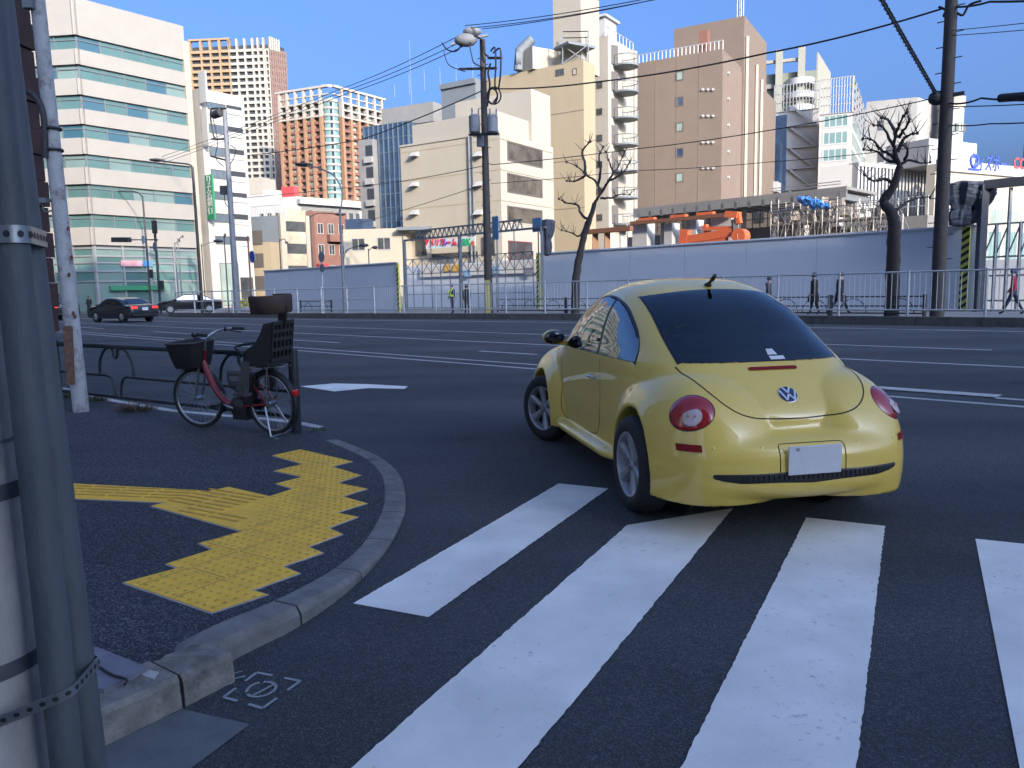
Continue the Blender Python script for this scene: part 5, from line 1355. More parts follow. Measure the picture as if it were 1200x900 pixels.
tree('bare_tree', 'slim bare pollarded tree in front of the beige block', 674, 31.0,
     [[(674, 350), (675, 330), (679, 300), (685, 275), (691, 258), (697, 238)],
      [(691, 258), (682, 252), (676, 240), (664, 238), (655, 233)], [(697, 238), (703, 225), (697, 212), (687, 205), (676, 195), (664, 190)], [(703, 228), (712, 214), (718, 202), (714, 190), (710, 178)],
      [(686, 204), (685, 190), (682, 178), (689, 168), (692, 166)], [(712, 212), (722, 208), (732, 200), (738, 190)], [(700, 218), (704, 200), (702, 185), (707, 172)], [(704, 232), (716, 232), (726, 228), (738, 228)],
      [(688, 258), (680, 276), (668, 272), (658, 270)], [(685, 206), (675, 212), (664, 212)], [(718, 204), (724, 196), (732, 178)]], None, .22, 3)
tree('bare_tree', 'gnarled bare pollarded tree beside the right-hand utility pole', 1045, 30.6,
     [[(1045, 352), (1046, 330), (1047, 290), (1048, 262), (1044, 248), (1037, 240), (1037, 232), (1047, 218), (1054, 195)],
      [(1054, 195), (1049, 178), (1048, 165), (1053, 148), (1059, 136), (1063, 132)], [(1054, 192), (1044, 182), (1033, 176), (1022, 164), (1011, 163)], [(1052, 178), (1058, 165), (1066, 158), (1075, 156)],
      [(1048, 172), (1040, 158), (1033, 148), (1024, 147)], [(1054, 195), (1065, 188), (1080, 191), (1090, 190)], [(1046, 214), (1036, 210), (1024, 212), (1013, 205)], [(1050, 160), (1046, 148), (1040, 140), (1033, 138)],
      [(1053, 190), (1040, 188), (1028, 178), (1012, 175)], [(1051, 246), (1062, 238), (1075, 232), (1090, 231)], [(1054, 160), (1062, 148), (1066, 140)], [(1060, 188), (1064, 176), (1058, 170)]], None, .26, 5)

# ---- station works behind the hoarding: canopy, columns, boom, scaffolding
cano = empty('platform_canopy', tuple(sn(at_n(870, 340, 47).dot(RD), 47, .1)), 0, 'long grey station platform canopy on posts behind the hoarding', 'canopy')
a, b = at_n(742, 244, 47), at_n(992, 226, 47); zc = (a.z+b.z)/2
mb = MB()
for off, z_ in ((0, 0),):
    A_, B_ = Vector((a.x, a.y, zc)), Vector((b.x, b.y, zc))
    mb.prism([tuple(v[:2]) for v in (A_, B_, B_+RN*5, A_+RN*5)], zc, zc+.18); mb.prism([tuple(v[:2]) for v in (A_, B_, B_+RN*.12, A_+RN*.12)], zc-.45, zc-.002)
mb.build('canopy_roof', MBD['concg'], cano)
mb = MB()
for k in range(16):
    p = A_.lerp(B_, (k+.5)/16); mb.bar(p+Vector((0, 0, -.3)), p+RN*4.9+Vector((0, 0, -.3)), .18, .4)
mb.build('canopy_rib', MBD['steelgrey'], cano)
for k in range(7):
    p = A_.lerp(B_, (k+.4)/7)+RN*2.5; mb = MB(); mb.bar((p.x, p.y, .1), (p.x, p.y, zc), .28, .28); mb.build('canopy_post', MBD['signwhite'], cano)
pf = empty('platform', tuple(sn(at_n(870, 340, 50).dot(RD), 50, .1)), 0, 'raised station platform deck under the canopy', 'platform')
mb = MB(); a_, b_ = at_n(735, 300, 50), at_n(1085, 300, 50); mb.prism([tuple(v[:2]) for v in (a_, b_, b_+RN*8, a_+RN*8)], .05, at_n(870, 268, 50).z); mb.build('deck', MBD['concg'], pf)
mb = MB(); zd = at_n(870, 268, 50).z
for k in range(40): p = Vector((a_.x, a_.y, zd)).lerp(Vector((b_.x, b_.y, zd)), k/39); mb.bar(p, p+Vector((0, 0, 1.1)), .06, .06)
for h in (.55, 1.1): mb.bar((a_.x, a_.y, zd+h), (b_.x, b_.y, zd+h), .06, .06)
mb.build('deck_railing', MBD['steelw'], pf)
bw = empty('platform_wall', tuple(sn(at_n(870, 340, 55).dot(RD), 55, .1)), 0, 'tan wall with dark openings behind the platform', 'wall')
mb = MB(); a_, b_ = at_n(745, 300, 56), at_n(1000, 300, 56); mb.prism([tuple(v[:2]) for v in (a_, b_, b_+RN*.4, a_+RN*.4)], .05, at_n(870, 246, 56).z); mb.build('wall_face', MBD['brownl'], bw)
for k in range(9):
    p = a_.lerp(b_, (k+.4)/9); q = a_.lerp(b_, (k+.75)/9); z0, z1 = at_n(870, 262, 56).z, at_n(870, 251, 56).z; mb = MB(); mb.bar((p.x-RN.x*.03, p.y-RN.y*.03, (z0+z1)/2), (q.x-RN.x*.03, q.y-RN.y*.03, (z0+z1)/2), .1, z1-z0); mb.build('opening', MBD['winglass'], bw)
for x0, x1, yt, lb in ((741, 758, 262, 'leftmost'), (778, 787, 262, 'second'), (807, 815, 258, 'third'), (833, 856, 255, 'rightmost wide')):
    a_, b_ = at_n(x0, 340, 42), at_n(x1, 340, 42); zt = at_n(x0, yt, 42).z; mb = MB(); mb.prism([tuple(v[:2]) for v in (a_, b_, b_+RN*.9-RD*.0, a_+RN*.9)], .05, zt)
    tag(mb.build('concrete_column', MBD['conc_col'], loc=(a_.x, a_.y, .05)), lb+' of the bare concrete columns showing above the hoarding', 'column')
gi = empty('steel_girder', tuple(at_n(755, 262, 41)), 0, 'rust brown girder resting across the concrete columns', 'girder')
mb = MB(); a_, b_ = at_n(740, 263, 41.7), at_n(858, 252, 41.7); b_.z = a_.z = (a_.z+b_.z)/2+.05; mb.bar(a_, b_, .35, .22); mb.build('beam', MBD['rust'], gi)
mb = MB()
for t in (.1, .42, .68): p = a_.lerp(b_, t); mb.bar(p+Vector((0, 0, .18)), p-RD*1.1+Vector((0, 0, .18)), .35, .16)
mb.build('orange_jack', MBD['orangepaint'], gi, kind='stuff')
g3 = empty('steel_girder', tuple(at_n(700, 272, 41)), 0, 'rust red girder on trestles just right of the slim tree', 'girder')
mb = MB(); a_, b_ = at_n(688, 272, 41), at_n(740, 267, 41); b_.z = a_.z; mb.bar(a_, b_, .4, .3); mb.build('beam', MBD['rust'], g3)
for x in (698, 712, 730): p = at_n(x, 340, 41.2); mb = MB(); mb.bar((p.x, p.y, .1), (p.x, p.y, a_.z-.15), .35, .35); mb.build('trestle', MBD['conc_col'] if x > 720 else MBD['orange'], g3)
# orange boom
cr_ = empty('orange_crane', tuple(at_n(838, 300, 39)), 0, 'bright orange folded crane boom showing above the hoarding', 'crane')
def cpx(x, y): return at_n(x, y, 39.5)
mb = MB(); mb.bar(cpx(806, 281), cpx(860, 272), .36, .44); mb.bar(cpx(812, 285), cpx(852, 280), .3, .2); mb.build('boom', MBD['orangepaint'], cr_)
mb = MB(); mb.bar(cpx(801, 288), cpx(804, 269), .4, .5); mb.bar(cpx(801, 272), cpx(813, 283), .35, .3); mb.build('boom_head', MBD['orangepaint'], cr_)
mb = MB(); mb.bar(cpx(826, 268), cpx(860, 267), .25, .2); mb.bar(cpx(826, 264), cpx(828, 270), .3, .3); mb.build('hydraulic_ram', MBD['orangepaint'], cr_)
mb = MB(); mb.bar(cpx(852, 251), cpx(866, 252), .5, .35); mb.bar(cpx(864, 250), cpx(866, 262), .3, .3); mb.build('jib', MBD['orangepaint'], cr_)
mb = MB(); mb.bar(cpx(861, 257), cpx(862, 285), .3, .3); mb.ball(cpx(862, 260), .2, 10, 6); mb.build('hook_block', MBD['blackm'], cr_)
mb = MB(); mb.cyl(cpx(868, 277)-RN*.3, cpx(868, 277)+RN*.3, .42, .42, 16); mb.bar(cpx(868, 274), cpx(869, 310), .5, .4); mb.build('slewing_base', MBD['orangepaint'], cr_)
mb = MB(); p = at_n(835, 320, 40); mb.box((p.x, p.y, 1.3), (5.5, 2.4, 1.6), rz=atan2(RD.y, RD.x)); 
for t in (-1.8, -.6, .6, 1.8): q = p+RD*t-RN*1.0; mb.cyl((q.x, q.y, .6), (q.x-RN.x*.4, q.y-RN.y*.4, .6), .55, .55, 14)
mb.build('carrier', MBD['orangepaint'], cr_)
# scaffolding of thin tubes
sf = empty('scaffolding', tuple(at_n(980, 300, 43)), 0, 'open tube scaffolding with planks behind the right half of the hoarding', 'scaffolding')
mb = MB(); xs_ = [902+k*8.5 for k in range(19)]; zt = at_n(905, 236, 43).z
for row in (0, 1.2):
    for k, x in enumerate(xs_):
        p = at_n(x, 330, 43+row); mb.bar((p.x, p.y, .1), (p.x, p.y, zt-.012*max(0, k-9)*9+random.uniform(-.4, .3)), .045, .045)
    a_, b_ = at_n(xs_[0], 330, 43+row), at_n(xs_[-1], 330, 43+row); m_ = a_.lerp(b_, .55)
    for z in (3.2, 3.7, 4.0, 4.5, 4.8, 5.3, 5.6): mb.bar((a_.x, a_.y, z), (b_.x, b_.y, z), .04, .04)
    for z in (6.0, 6.4, 6.9, zt-.4): mb.bar((a_.x, a_.y, z), (m_.x, m_.y, z), .04, .04)
for k in range(0, 18):
    p, q = at_n(xs_[k], 330, 42.9), at_n(xs_[k+1], 330, 42.9); mb.bar((p.x, p.y, 3.2+.4*(k % 3)), (q.x, q.y, 5.6-.5*(k % 2)), .03, .03); mb.bar((p.x, p.y, 5.6), (q.x+RN.x*1.2, q.y+RN.y*1.2, 4.0), .03, .03)
    if k < 9: mb.bar((q.x, q.y, 5.6), (p.x, p.y, zt-.5), .03, .03)
mb.build('scaffold_tubes', MBD['scaf'], sf)
mb = MB()
for z in (3.25, 4.85): a_, b_ = at_n(904, 330, 43.6), at_n(1052, 330, 43.6); mb.bar((a_.x, a_.y, z), (b_.x, b_.y, z), 1.1, .06)
mb.build('scaffold_planks', mat('plank', (.36, .30, .22), rough=.9, var=.2, vscale=3), sf)
mb = MB(); rnd = random.Random(31)
for k in range(46):
    x = rnd.uniform(905, 1050); p = at_n(x, 330, 44+rnd.random()); z = rnd.choice((3.3, 4.0, 4.9, 5.0, 5.6))+rnd.uniform(0, .3); mb.box((p.x, p.y, z+.2), (rnd.uniform(.2, .9), rnd.uniform(.2, .5), rnd.uniform(.15, .55)), rz=rnd.uniform(0, 3))
mb.build('stored_material', mat('site_clutter', (.26, .22, .18), rough=.9, var=.6, vscale=.9), sf, kind='stuff')
mb = MB(); P = []
for i in range(14):
    t = i/13; c = at_n(935+36*t, 234+8*t, 42.5); r = .26*(.45+.55*sin(pi*min(1, t*1.05+.05))); P.append([c+Vector((.05*sin(k*2.1+i), cos(2*pi*k/10)*r*(1+.3*sin(k*3.7+i*1.9)), sin(2*pi*k/10)*r*(1+.35*sin(k*2.9+i*2.7))+.06*sin(i*1.7))) for k in range(10)])
mb.grid(P, False, closed_v=True); mb.add(P[0], [tuple(range(10))]); mb.add(P[-1], [tuple(range(10))[::-1]])
tag(mb.build('blue_tarp', MBD['blueTarp'], loc=tuple(P[0][0])), 'bright blue rolled tarp tied on top of the scaffolding', 'tarp')

# ---- people on the far pavement
def person(px, n, h, faceang, label, coat, legs, hair=(.02, .017, .015), stride=.25, cap=None, vest=None, bag=False, long_coat=False, arms=.12):
    b = sn(at_n(px, 350, n).dot(RD), n, .15)
    o = empty('person', tuple(b), radians(faceang), label, 'person')
    k = h/1.72
    me = bpy.data.meshes.new('body'); V = []; E = []; Rr = []
    def v(x, y, z, r, par=None):
        V.append((x*k, y*k, z*k)); Rr.append(r*k)
        if par is not None: E.append((par, len(V)-1))
        return len(V)-1
    pel = v(0, 0, .93, .135); sp = v(.0, 0, 1.12, .125, pel); ch = v(.01, 0, 1.32, .15, sp); nk = v(.02, 0, 1.47, .055, ch); hd = v(.04, 0, 1.57, .085, nk); tp = v(.05, 0, 1.66, .08, hd)
    for sg in (1, -1):
        hx = .0; hp = v(hx, sg*.09, .86, .10, pel); kn_ = v(sg*stride*.5, sg*.09, .47, .07, hp); an = v(sg*stride-(.06 if sg < 0 else 0), sg*.09, .09, .045, kn_); v(sg*stride+.13-(.06 if sg < 0 else 0), sg*.09, .045, .04, an)
        sh = v(.0, sg*.18, 1.38, .07, ch); el = v(-sg*arms*.6, sg*.23, 1.10, .05, sh); wr = v(-sg*arms+.08, sg*.22, .88, .04, el); v(-sg*arms+.12, sg*.21, .80, .035, wr)
    me.from_pydata(V, E, []); me.update()
    body = bpy.data.objects.new('body', me); COL.objects.link(body)
    sk = body.modifiers.new('skin', 'SKIN'); body.modifiers.new('sub', 'SUBSURF').levels = 1; body.modifiers['sub'].render_levels = 1
    for i, d in enumerate(me.skin_vertices[0].data): d.radius = (Rr[i], Rr[i]); d.use_root = (i == 0)
    dg = bpy.context.evaluated_depsgraph_get(); dg.update(); m2 = bpy.data.meshes.new_from_object(body.evaluated_get(dg))
    bpy.data.objects.remove(body)
    mc, ml, ms = mat('cloth_%d_%d_%d' % tuple(int(c*255) for c in coat), coat, rough=.9), mat('cloth_%d_%d_%d' % tuple(int(c*255) for c in legs), legs, rough=.9), mat('skin_tone', (.45, .27, .19), rough=.6)
    m2.materials.clear(); [m2.materials.append(x) for x in (mc, ml, ms)]
    for p in m2.polygons:
        z = p.center.z/k; yy = abs(p.center.y)/k
        p.material_index = 2 if z > 1.47 or (z < .86 and yy > .165) else (1 if z < (.92) else 0); p.use_smooth = True
    body = bpy.data.objects.new('body', m2); COL.objects.link(body); body.parent = o
    mb = MB(); mb.ball((.025*k, 0, 1.635*k), (.115*k, .105*k, .105*k), 12, 8); mb.build('hair' if cap is None else 'cap', mat('hair_%d' % int(hair[0]*999), hair, rough=.7) if cap is None else mat('cap_%d' % int(cap[2]*99), cap, rough=.6), o, local=True)
    if long_coat:
        P = [[((.16+.05*(z < .8)+.02*sin(3*a))*cos(a)*k*r, (.20+.04*(z < .8))*sin(a)*k*r, z*k) for a in [2*pi*i/14 for i in range(14)]] for z, r in ((1.40, .8), (1.25, 1.0), (.95, .95), (.7, 1.08), (.52, 1.15))]
        mb = MB(); mb.grid(P, True, closed_v=True); mb.build('coat', mc, o, local=True)
    if vest:
        P = [[(.165*cos(a)*k, .20*sin(a)*k, z*k) for a in [2*pi*i/14 for i in range(14)]] for z in (1.0, 1.1)]
        mb = MB(); mb.grid(P, True, closed_v=True)
        for sg in (1, -1): mb.tube([(.165*k, sg*.06*k, 1.02*k), (.17*k, sg*.1*k, 1.25*k), (.05*k, sg*.11*k, 1.46*k), (-.15*k, sg*.1*k, 1.25*k), (-.165*k, sg*.06*k, 1.02*k)], .03, 6)
        mb.build('reflective_harness', mat('hivis', vest, rough=.4), o, local=True)
    if bag:
        mb = MB(); mb.box((-.2*k, .0, 1.15*k), (.16*k, .3*k, .42*k)); mb.build('backpack', mat('bagcloth', (.02, .02, .03), rough=.8), o, local=True, bevel=.03)
    return o
hR = degA = math.degrees(atan2(-RD.y, -RD.x))   # walking towards the right along the avenue
person(530, 28.7, 1.68, hR-100, 'guard in navy uniform with a yellow-green reflective harness at the gate', (.03, .04, .10), (.025, .03, .07), cap=(.03, .05, .2), vest=(.6, .75, .05), stride=.05, arms=.04)
person(547, 29.3, 1.6, hR+150, 'dark clothed person right behind the gate post beside the guard', (.02, .02, .025), (.02, .02, .025), stride=.05, bag=True)
person(900.5, 32.5, 1.62, hR, 'walker in dark clothes mostly hidden behind the car roof, only head and shoulders seen', (.05, .04, .045), (.03, .03, .035), stride=.2)
person(954, 31.6, 1.72, hR+180, 'walker in a long black coat carrying a bag, left of the pair', (.016, .016, .018), (.018, .018, .02), long_coat=True, stride=.12)
person(984, 32.4, 1.72, hR, 'walker in dark coat striding right, right of the pair', (.02, .021, .025), (.018, .018, .022), stride=.34, long_coat=True)
person(1187, 33.2, 1.66, hR+180, 'walker in a red jacket and dark trousers at the right edge', (.32, .02, .04), (.03, .035, .06), stride=.3, bag=False, cap=(.05, .06, .15))
person(12, 58, 1.6, hR, 'person far down the left street', (.03, .03, .03), (.03, .03, .03)) if False else None
# ================================================================== the yellow car
# an implicit body (arched cabin + four fenders + bumpers), polygonised with surface nets
CAR_R, CAR_WB = 0.316, 2.51
_prof = [(-.60, .60), (-.585, .70), (-.46, .835), (-.26, .985), (0, 1.15), (.25, 1.305), (.5, 1.42), (.75, 1.492), (1.05, 1.52),
         (1.35, 1.502), (1.65, 1.435), (1.9, 1.33), (2.1, 1.21), (2.3, 1.06), (2.6, .96), (2.9, .84), (3.12, .68), (3.2, .5),
         (3.1, .3), (2.6, .2), (1.8, .18), (1.05, .18), (.3, .18), (-.3, .22), (-.55, .34)]
HC = (1.05, .55)
_th = np.array([atan2(z-HC[1], x-HC[0]) for x, z in _prof]); _rh = np.array([math.hypot(x-HC[0], z-HC[1]) for x, z in _prof])
_o = np.argsort(_th); _th = _th[_o]; _rh = _rh[_o]
def _spline_table(n=1440):
    T = np.concatenate([_th-2*pi, _th, _th+2*pi]); Rr = np.concatenate([_rh]*3); out = []
    for a in np.linspace(-pi, pi, n):
        i = np.searchsorted(T, a)-1; t0, t1 = T[i], T[i+1]; u = (a-t0)/(t1-t0)
        m0 = (Rr[i+1]-Rr[i-1])/(T[i+1]-T[i-1])*(t1-t0); m1 = (Rr[i+2]-Rr[i])/(T[i+2]-T[i])*(t1-t0)
        out.append((2*u**3-3*u*u+1)*Rr[i]+(u**3-2*u*u+u)*m0+(-2*u**3+3*u*u)*Rr[i+1]+(u**3-u*u)*m1)
    return np.linspace(-pi, pi, n), np.array(out)
_ta, _tr = _spline_table()
def _hull(X, Y, Z):
    dx, dz = X-HC[0], Z-HC[1]; r = np.sqrt(dx*dx+dz*dz)+1e-6; th = np.arctan2(dz, dx)
    rho = np.interp(th, _ta, _tr); s_ = r/rho
    ps = 7.5+0*th
    W = .742-.20*np.maximum(Z-.93, 0)*np.clip((Z-.93)/.1, 0, 1)-.05*np.clip((.55-Z)/.35, 0, 1); py = 3.0
    u = np.abs(Y)/W
    g = u**py + s_**ps
    gy = py*u**(py-1)/W; gs = ps*s_**(ps-1)/rho
    return (g-1)/np.maximum(np.sqrt(gy*gy+gs*gs), .6)
def _se(X, Y, Z, c, r, p):
    u = np.abs(X-c[0])/r[0]; v = np.abs(Y-c[1])/r[1]; q = np.abs(Z-c[2])/r[2]
    g = u**p[0]+v**p[1]+q**p[2]
    G = np.sqrt((p[0]*u**(p[0]-1)/r[0])**2+(p[1]*v**(p[1]-1)/r[1])**2+(p[2]*q**(p[2]-1)/r[2])**2)
    return (g-1)/np.maximum(G, .8)
def _smin(a, b, k):
    h = np.clip(.5+.5*(b-a)/k, 0, 1)
    return b*(1-h)+a*h-k*h*(1-h)
def car_f(X, Y, Z):
    Y = np.abs(Y)
    d = _hull(X, Y, Z)
    d = _smin(d, _se(X, Y, Z, (1.3, 0, .40), (1.25, .735, .20), (6, 8, 5)), .03)
    d = _smin(d, _se(X, Y, Z, (1.28, .69, .255), (.80, .125, .055), (8, 2.2, 2.2)), .012)     # running board
    fr = _se(X, Y, Z, (-.03, .42, .38), (.70, .438, .565), (2.4, 2.6, 2.2))
    ff = _se(X, Y, Z, (2.50, .42, .38), (.72, .437, .54), (2.4, 2.7, 2.3))
    d = _smin(d, fr, .009); d = _smin(d, ff, .009)
    rb = _se(X, Y, Z, (-.04, 0, .402), (.748, .815, .232), (3.1, 3.3, 4.2))
    fb = _se(X, Y, Z, (2.65, 0, .42), (.655, .79, .22), (2.7, 3.0, 4.0))
    d = _smin(d, rb, .028); d = _smin(d, fb, .04)
    # wheel arches
    for cx in (0, CAR_WB):
        c = np.sqrt((X-cx)**2+(Z-CAR_R-.01)**2)-.365
        c = np.maximum(c, .50-Y)
        d = -_smin(-d, c, .016)
    d = np.maximum(d, .205-Z)
    return d
def _car_surface(h=.0155):
    xs = np.arange(-.86, 3.40, h); ys = np.arange(-.912, .9121, h); zs = np.arange(.16, 1.54, h)
    X, Y, Z = np.meshgrid(xs, ys, zs, indexing='ij')
    D = car_f(X, Y, Z).astype(np.float32)
    S = D < 0
    nx, ny, nz = D.shape
    acc = np.zeros((nx-1, ny-1, nz-1, 3), np.float32); cnt = np.zeros((nx-1, ny-1, nz-1), np.float32)
    quads = []
    ax_info = []
    for ax in range(3):
        a = [slice(None)]*3; b = [slice(None)]*3
        a[ax] = slice(0, -1); b[ax] = slice(1, None)
        A, B = D[tuple(a)], D[tuple(b)]
        ch = (A < 0) != (B < 0)
        idx = np.argwhere(ch)
        t = A[ch]/(A[ch]-B[ch])
        P = idx.astype(np.float32).copy(); P[:, ax] += t
        o1, o2 = [k for k in range(3) if k != ax]
        ax_info.append((ax, idx, A[ch] < 0))
        for d1 in (0, -1):
            for d2 in (0, -1):
                c = idx.copy(); c[:, o1] += d1; c[:, o2] += d2
                ok = np.ones(len(c), bool)
                for k, n in enumerate((nx-1, ny-1, nz-1)): ok &= (c[:, k] >= 0) & (c[:, k] < n)
                np.add.at(acc, tuple(c[ok].T), P[ok]); np.add.at(cnt, tuple(c[ok].T), 1)
    m = cnt > 0
    vid = -np.ones(cnt.shape, np.int64); vid[m] = np.arange(m.sum())
    V = acc[m]/cnt[m][:, None]*h + np.array([xs[0], ys[0], zs[0]])
    for ax, idx, neg in ax_info:
        o1, o2 = [(1, 2), (2, 0), (0, 1)][ax]
        def cell(d1, d2):
            c = idx.copy(); c[:, o1] += d1; c[:, o2] += d2
            return vid[tuple(np.clip(c, 0, np.array(vid.shape)-1).T)]
        q = np.stack([cell(-1, -1), cell(0, -1), cell(0, 0), cell(-1, 0)], 1)
        q[~neg] = q[~neg][:, ::-1]
        quads.append(q[(q >= 0).all(1)])
    # pull the vertices onto the surface
    for _ in range(3):
        e = .002
        f0 = car_f(V[:, 0], V[:, 1], V[:, 2])
        g = np.stack([car_f(V[:, 0]+e, V[:, 1], V[:, 2])-f0, car_f(V[:, 0], V[:, 1]+e, V[:, 2])-f0, car_f(V[:, 0], V[:, 1], V[:, 2]+e)-f0], 1)/e
        st = (f0/np.maximum((g*g).sum(1), .25))[:, None]*g
        V = V - np.clip(st, -.008, .008)*.8
    return V, np.concatenate(quads)

def car_hit(o, d, tmax=3.0):
    """first body surface point along rays (arrays)"""
    o = np.atleast_2d(np.asarray(o, float)); d = np.asarray(d, float)
    ts = np.linspace(0, tmax, 240)
    P = o[:, None, :]+ts[None, :, None]*d
    f = car_f(P[..., 0], P[..., 1], P[..., 2])
    k = np.argmax(f < 0, 1); k = np.maximum(k, 1)
    lo, hi = ts[k-1], ts[k]
    for _ in range(18):
        m = (lo+hi)/2; q = o+m[:, None]*d
        ins = car_f(q[:, 0], q[:, 1], q[:, 2]) < 0
        hi = np.where(ins, m, hi); lo = np.where(ins, lo, m)
    return o+((lo+hi)/2)[:, None]*d
def car_n(P):
    P = np.atleast_2d(P); e = .012
    g = np.stack([car_f(P[:, 0]+e*(i == 0), P[:, 1]+e*(i == 1), P[:, 2]+e*(i == 2))-car_f(P[:, 0]-e*(i == 0), P[:, 1]-e*(i == 1), P[:, 2]-e*(i == 2)) for i in range(3)], 1)
    return g/np.linalg.norm(g, axis=1)[:, None]
def side_pt(q, sgn=1):   # q: list of (x,z) seen from the side
    return car_hit([(x, 1.4*sgn, z) for x, z in q], (0, -sgn, 0))
def back_pt(q):          # q: list of (y,z) seen from behind
    return car_hit([(-1.6, y, z) for y, z in q], (1, 0, 0))
def smooth_poly(pts, n=6, closed=False):
    P = [Vector((*p, 0)) if len(p) == 2 else Vector(p) for p in pts]; m = len(P); out = []
    rng = range(m if closed else m-1)
    for i in rng:
        if closed: a, b, c, d = P[i-1], P[i], P[(i+1) % m], P[(i+2) % m]
        else: a, b, c, d = P[max(i-1, 0)], P[i], P[i+1], P[min(i+2, m-1)]
        for k in range(n):
            t = k/n
            out.append(.5*((2*b)+(c-a)*t+(2*a-5*b+4*c-d)*t*t+(3*b-a-3*c+d)*t**3))
    if not closed: out.append(P[-1])
    return [(p.x, p.y) if len(pts[0]) == 2 else tuple(p) for p in out]
def rows_fill(poly, nr=22, nc=26):
    """grid of 2D points filling an outline row by row"""
    bs = [p[1] for p in poly]; b0, b1 = min(bs), max(bs); rows = []
    for j in range(nr+1):
        b = b0+(b1-b0)*min(max(j/nr, .0005), .9995); xs = []
        for i in range(len(poly)):
            p, q = poly[i], poly[(i+1) % len(poly)]
            if (p[1]-b)*(q[1]-b) <= 0 and p[1] != q[1]:
                xs.append(p[0]+(q[0]-p[0])*(b-p[1])/(q[1]-p[1]))
        x0, x1 = min(xs), max(xs)
        rows.append([(x0+(x1-x0)*i/nc, b) for i in range(nc+1)])
    return rows
def patch(mb, rows, fn, off, flip=False):
    flat = [p for r in rows for p in r]; P = fn(flat); N_ = car_n(P); Q = P+N_*off
    n = len(rows[0]); m = (len(rows)//2)*n+n//2
    flip = float(np.dot(np.cross(Q[m+n]-Q[m], Q[m+n+1]-Q[m+n]), N_[m])) < 0
    mb.grid([[Q[i*n+j] for j in range(n)] for i in range(len(rows))], True, flip=flip)
def ribbon(mb, P, width, off):
    """thin strip lying on the body along the polyline P"""
    P = np.asarray(P); N_ = car_n(P)
    T = np.gradient(P, axis=0); T /= np.linalg.norm(T, axis=1)[:, None]+1e-9
    B = np.cross(N_, T); B /= np.linalg.norm(B, axis=1)[:, None]+1e-9
    A = P+N_*off
    mb.grid([[a-b*width/2 for a, b in zip(A, B)], [a+b*width/2 for a, b in zip(A, B)]], True)

def build_wheel(parent, side, x, y, steer=0.0):
    """tyre with a six-spoke alloy rim; side=+1 is the car's left"""
    T = Matrix.Translation((x, y, CAR_R)) @ Matrix.Rotation(steer, 4, 'Z')
    def lathe(mb, prof, n=44):
        mb.grid([[T @ Vector((r*sin(2*pi*k/n), side*a, r*cos(2*pi*k/n))) for a, r in prof] for k in range(n)], True, closed_u=True, flip=(side < 0))
    ty = MB()
    lathe(ty, [(-.09, .2), (-.1, .215), (-.102, .262), (-.09, .297), (-.07, .312), (-.03, .316), (.03, .316), (.07, .312), (.09, .297), (.102, .262), (.1, .222), (.088, .207), (.06, .2)])
    t_ = ty.build('wheel', MT['tyre'], parent, local=True)
    rm = MB()
    lathe(rm, [(.02, .19), (.085, .199), (.094, .206), (.096, .2125), (.089, .214)])
    for k in range(6):
        a = 2*pi*k/6+.12
        u = Vector((sin(a), 0, cos(a))); v = Vector((cos(a), 0, -sin(a)))
        P = []
        for r, wd, hh in ((.035, .024, .072), (.09, .022, .076), (.15, .030, .082), (.203, .043, .088)):
            P.append([T @ (u*r+v*wd*e+Vector((0, side*(hh-dd), 0))) for e, dd in ((-1.15, .035), (-1, .006), (-.5, 0), (.5, 0), (1, .006), (1.15, .035))])
        rm.grid(P, True, flip=(side > 0))
    rm.cyl(T @ Vector((0, side*.045, 0)), T @ Vector((0, side*.085, 0)), .05, .036, 18)
    rm.build('rim', MT['alloy'], t_, local=True)
    dk = MB(); dk.cyl(T @ Vector((0, side*.0, 0)), T @ Vector((0, side*.022, 0)), .196, .196, 30)
    for k in range(5):
        a = 2*pi*k/5+.4
        dk.cyl(T @ (Vector((sin(a), 0, cos(a)))*.027+Vector((0, side*.08, 0))), T @ (Vector((sin(a), 0, cos(a)))*.027+Vector((0, side*.088, 0))), .006, .006, 6)
    dk.build('brake_disc', MT['darkmetal'], t_, local=True)
    return t_

MT = {}
MT['paint'] = mat('yellow_paint', (.80, .565, .105), rough=.48, coat=.9, spec=.5, var=.015, vscale=60)
MT['gap'] = mat('panel_gap', (.02, .018, .01), rough=.8)
MT['tyre'] = mat('tyre_rubber', (.018, .018, .019), rough=.75, bump=.3, bscale=120, var=.2, vscale=30)
MT['alloy'] = mat('alloy', (.36, .36, .37), rough=.38, metal=.5)
MT['darkmetal'] = mat('dark_metal', (.03, .03, .033), rough=.5, metal=.5)
MT['glass'] = bpy.data.materials.new('car_glass'); MT['glass'].use_nodes = True
gn_N = MT['glass'].node_tree.nodes; gn_L = MT['glass'].node_tree.links; gn_N.clear()
gn_o = gn_N.new('ShaderNodeOutputMaterial'); gn_mx = gn_N.new('ShaderNodeMixShader'); gn_tr = gn_N.new('ShaderNodeBsdfTransparent'); gn_tr.inputs[0].default_value = (.42, .50, .53, 1)
gn_gl = gn_N.new('ShaderNodeBsdfGlossy'); gn_gl.inputs['Roughness'].default_value = .01; gn_gl.inputs[0].default_value = (.92, .97, 1, 1); gn_fr = gn_N.new('ShaderNodeFresnel'); gn_fr.inputs['IOR'].default_value = 1.75
gn_L.new(gn_fr.outputs[0], gn_mx.inputs[0]); gn_L.new(gn_tr.outputs[0], gn_mx.inputs[1]); gn_L.new(gn_gl.outputs[0], gn_mx.inputs[2]); gn_L.new(gn_mx.outputs[0], gn_o.inputs[0])
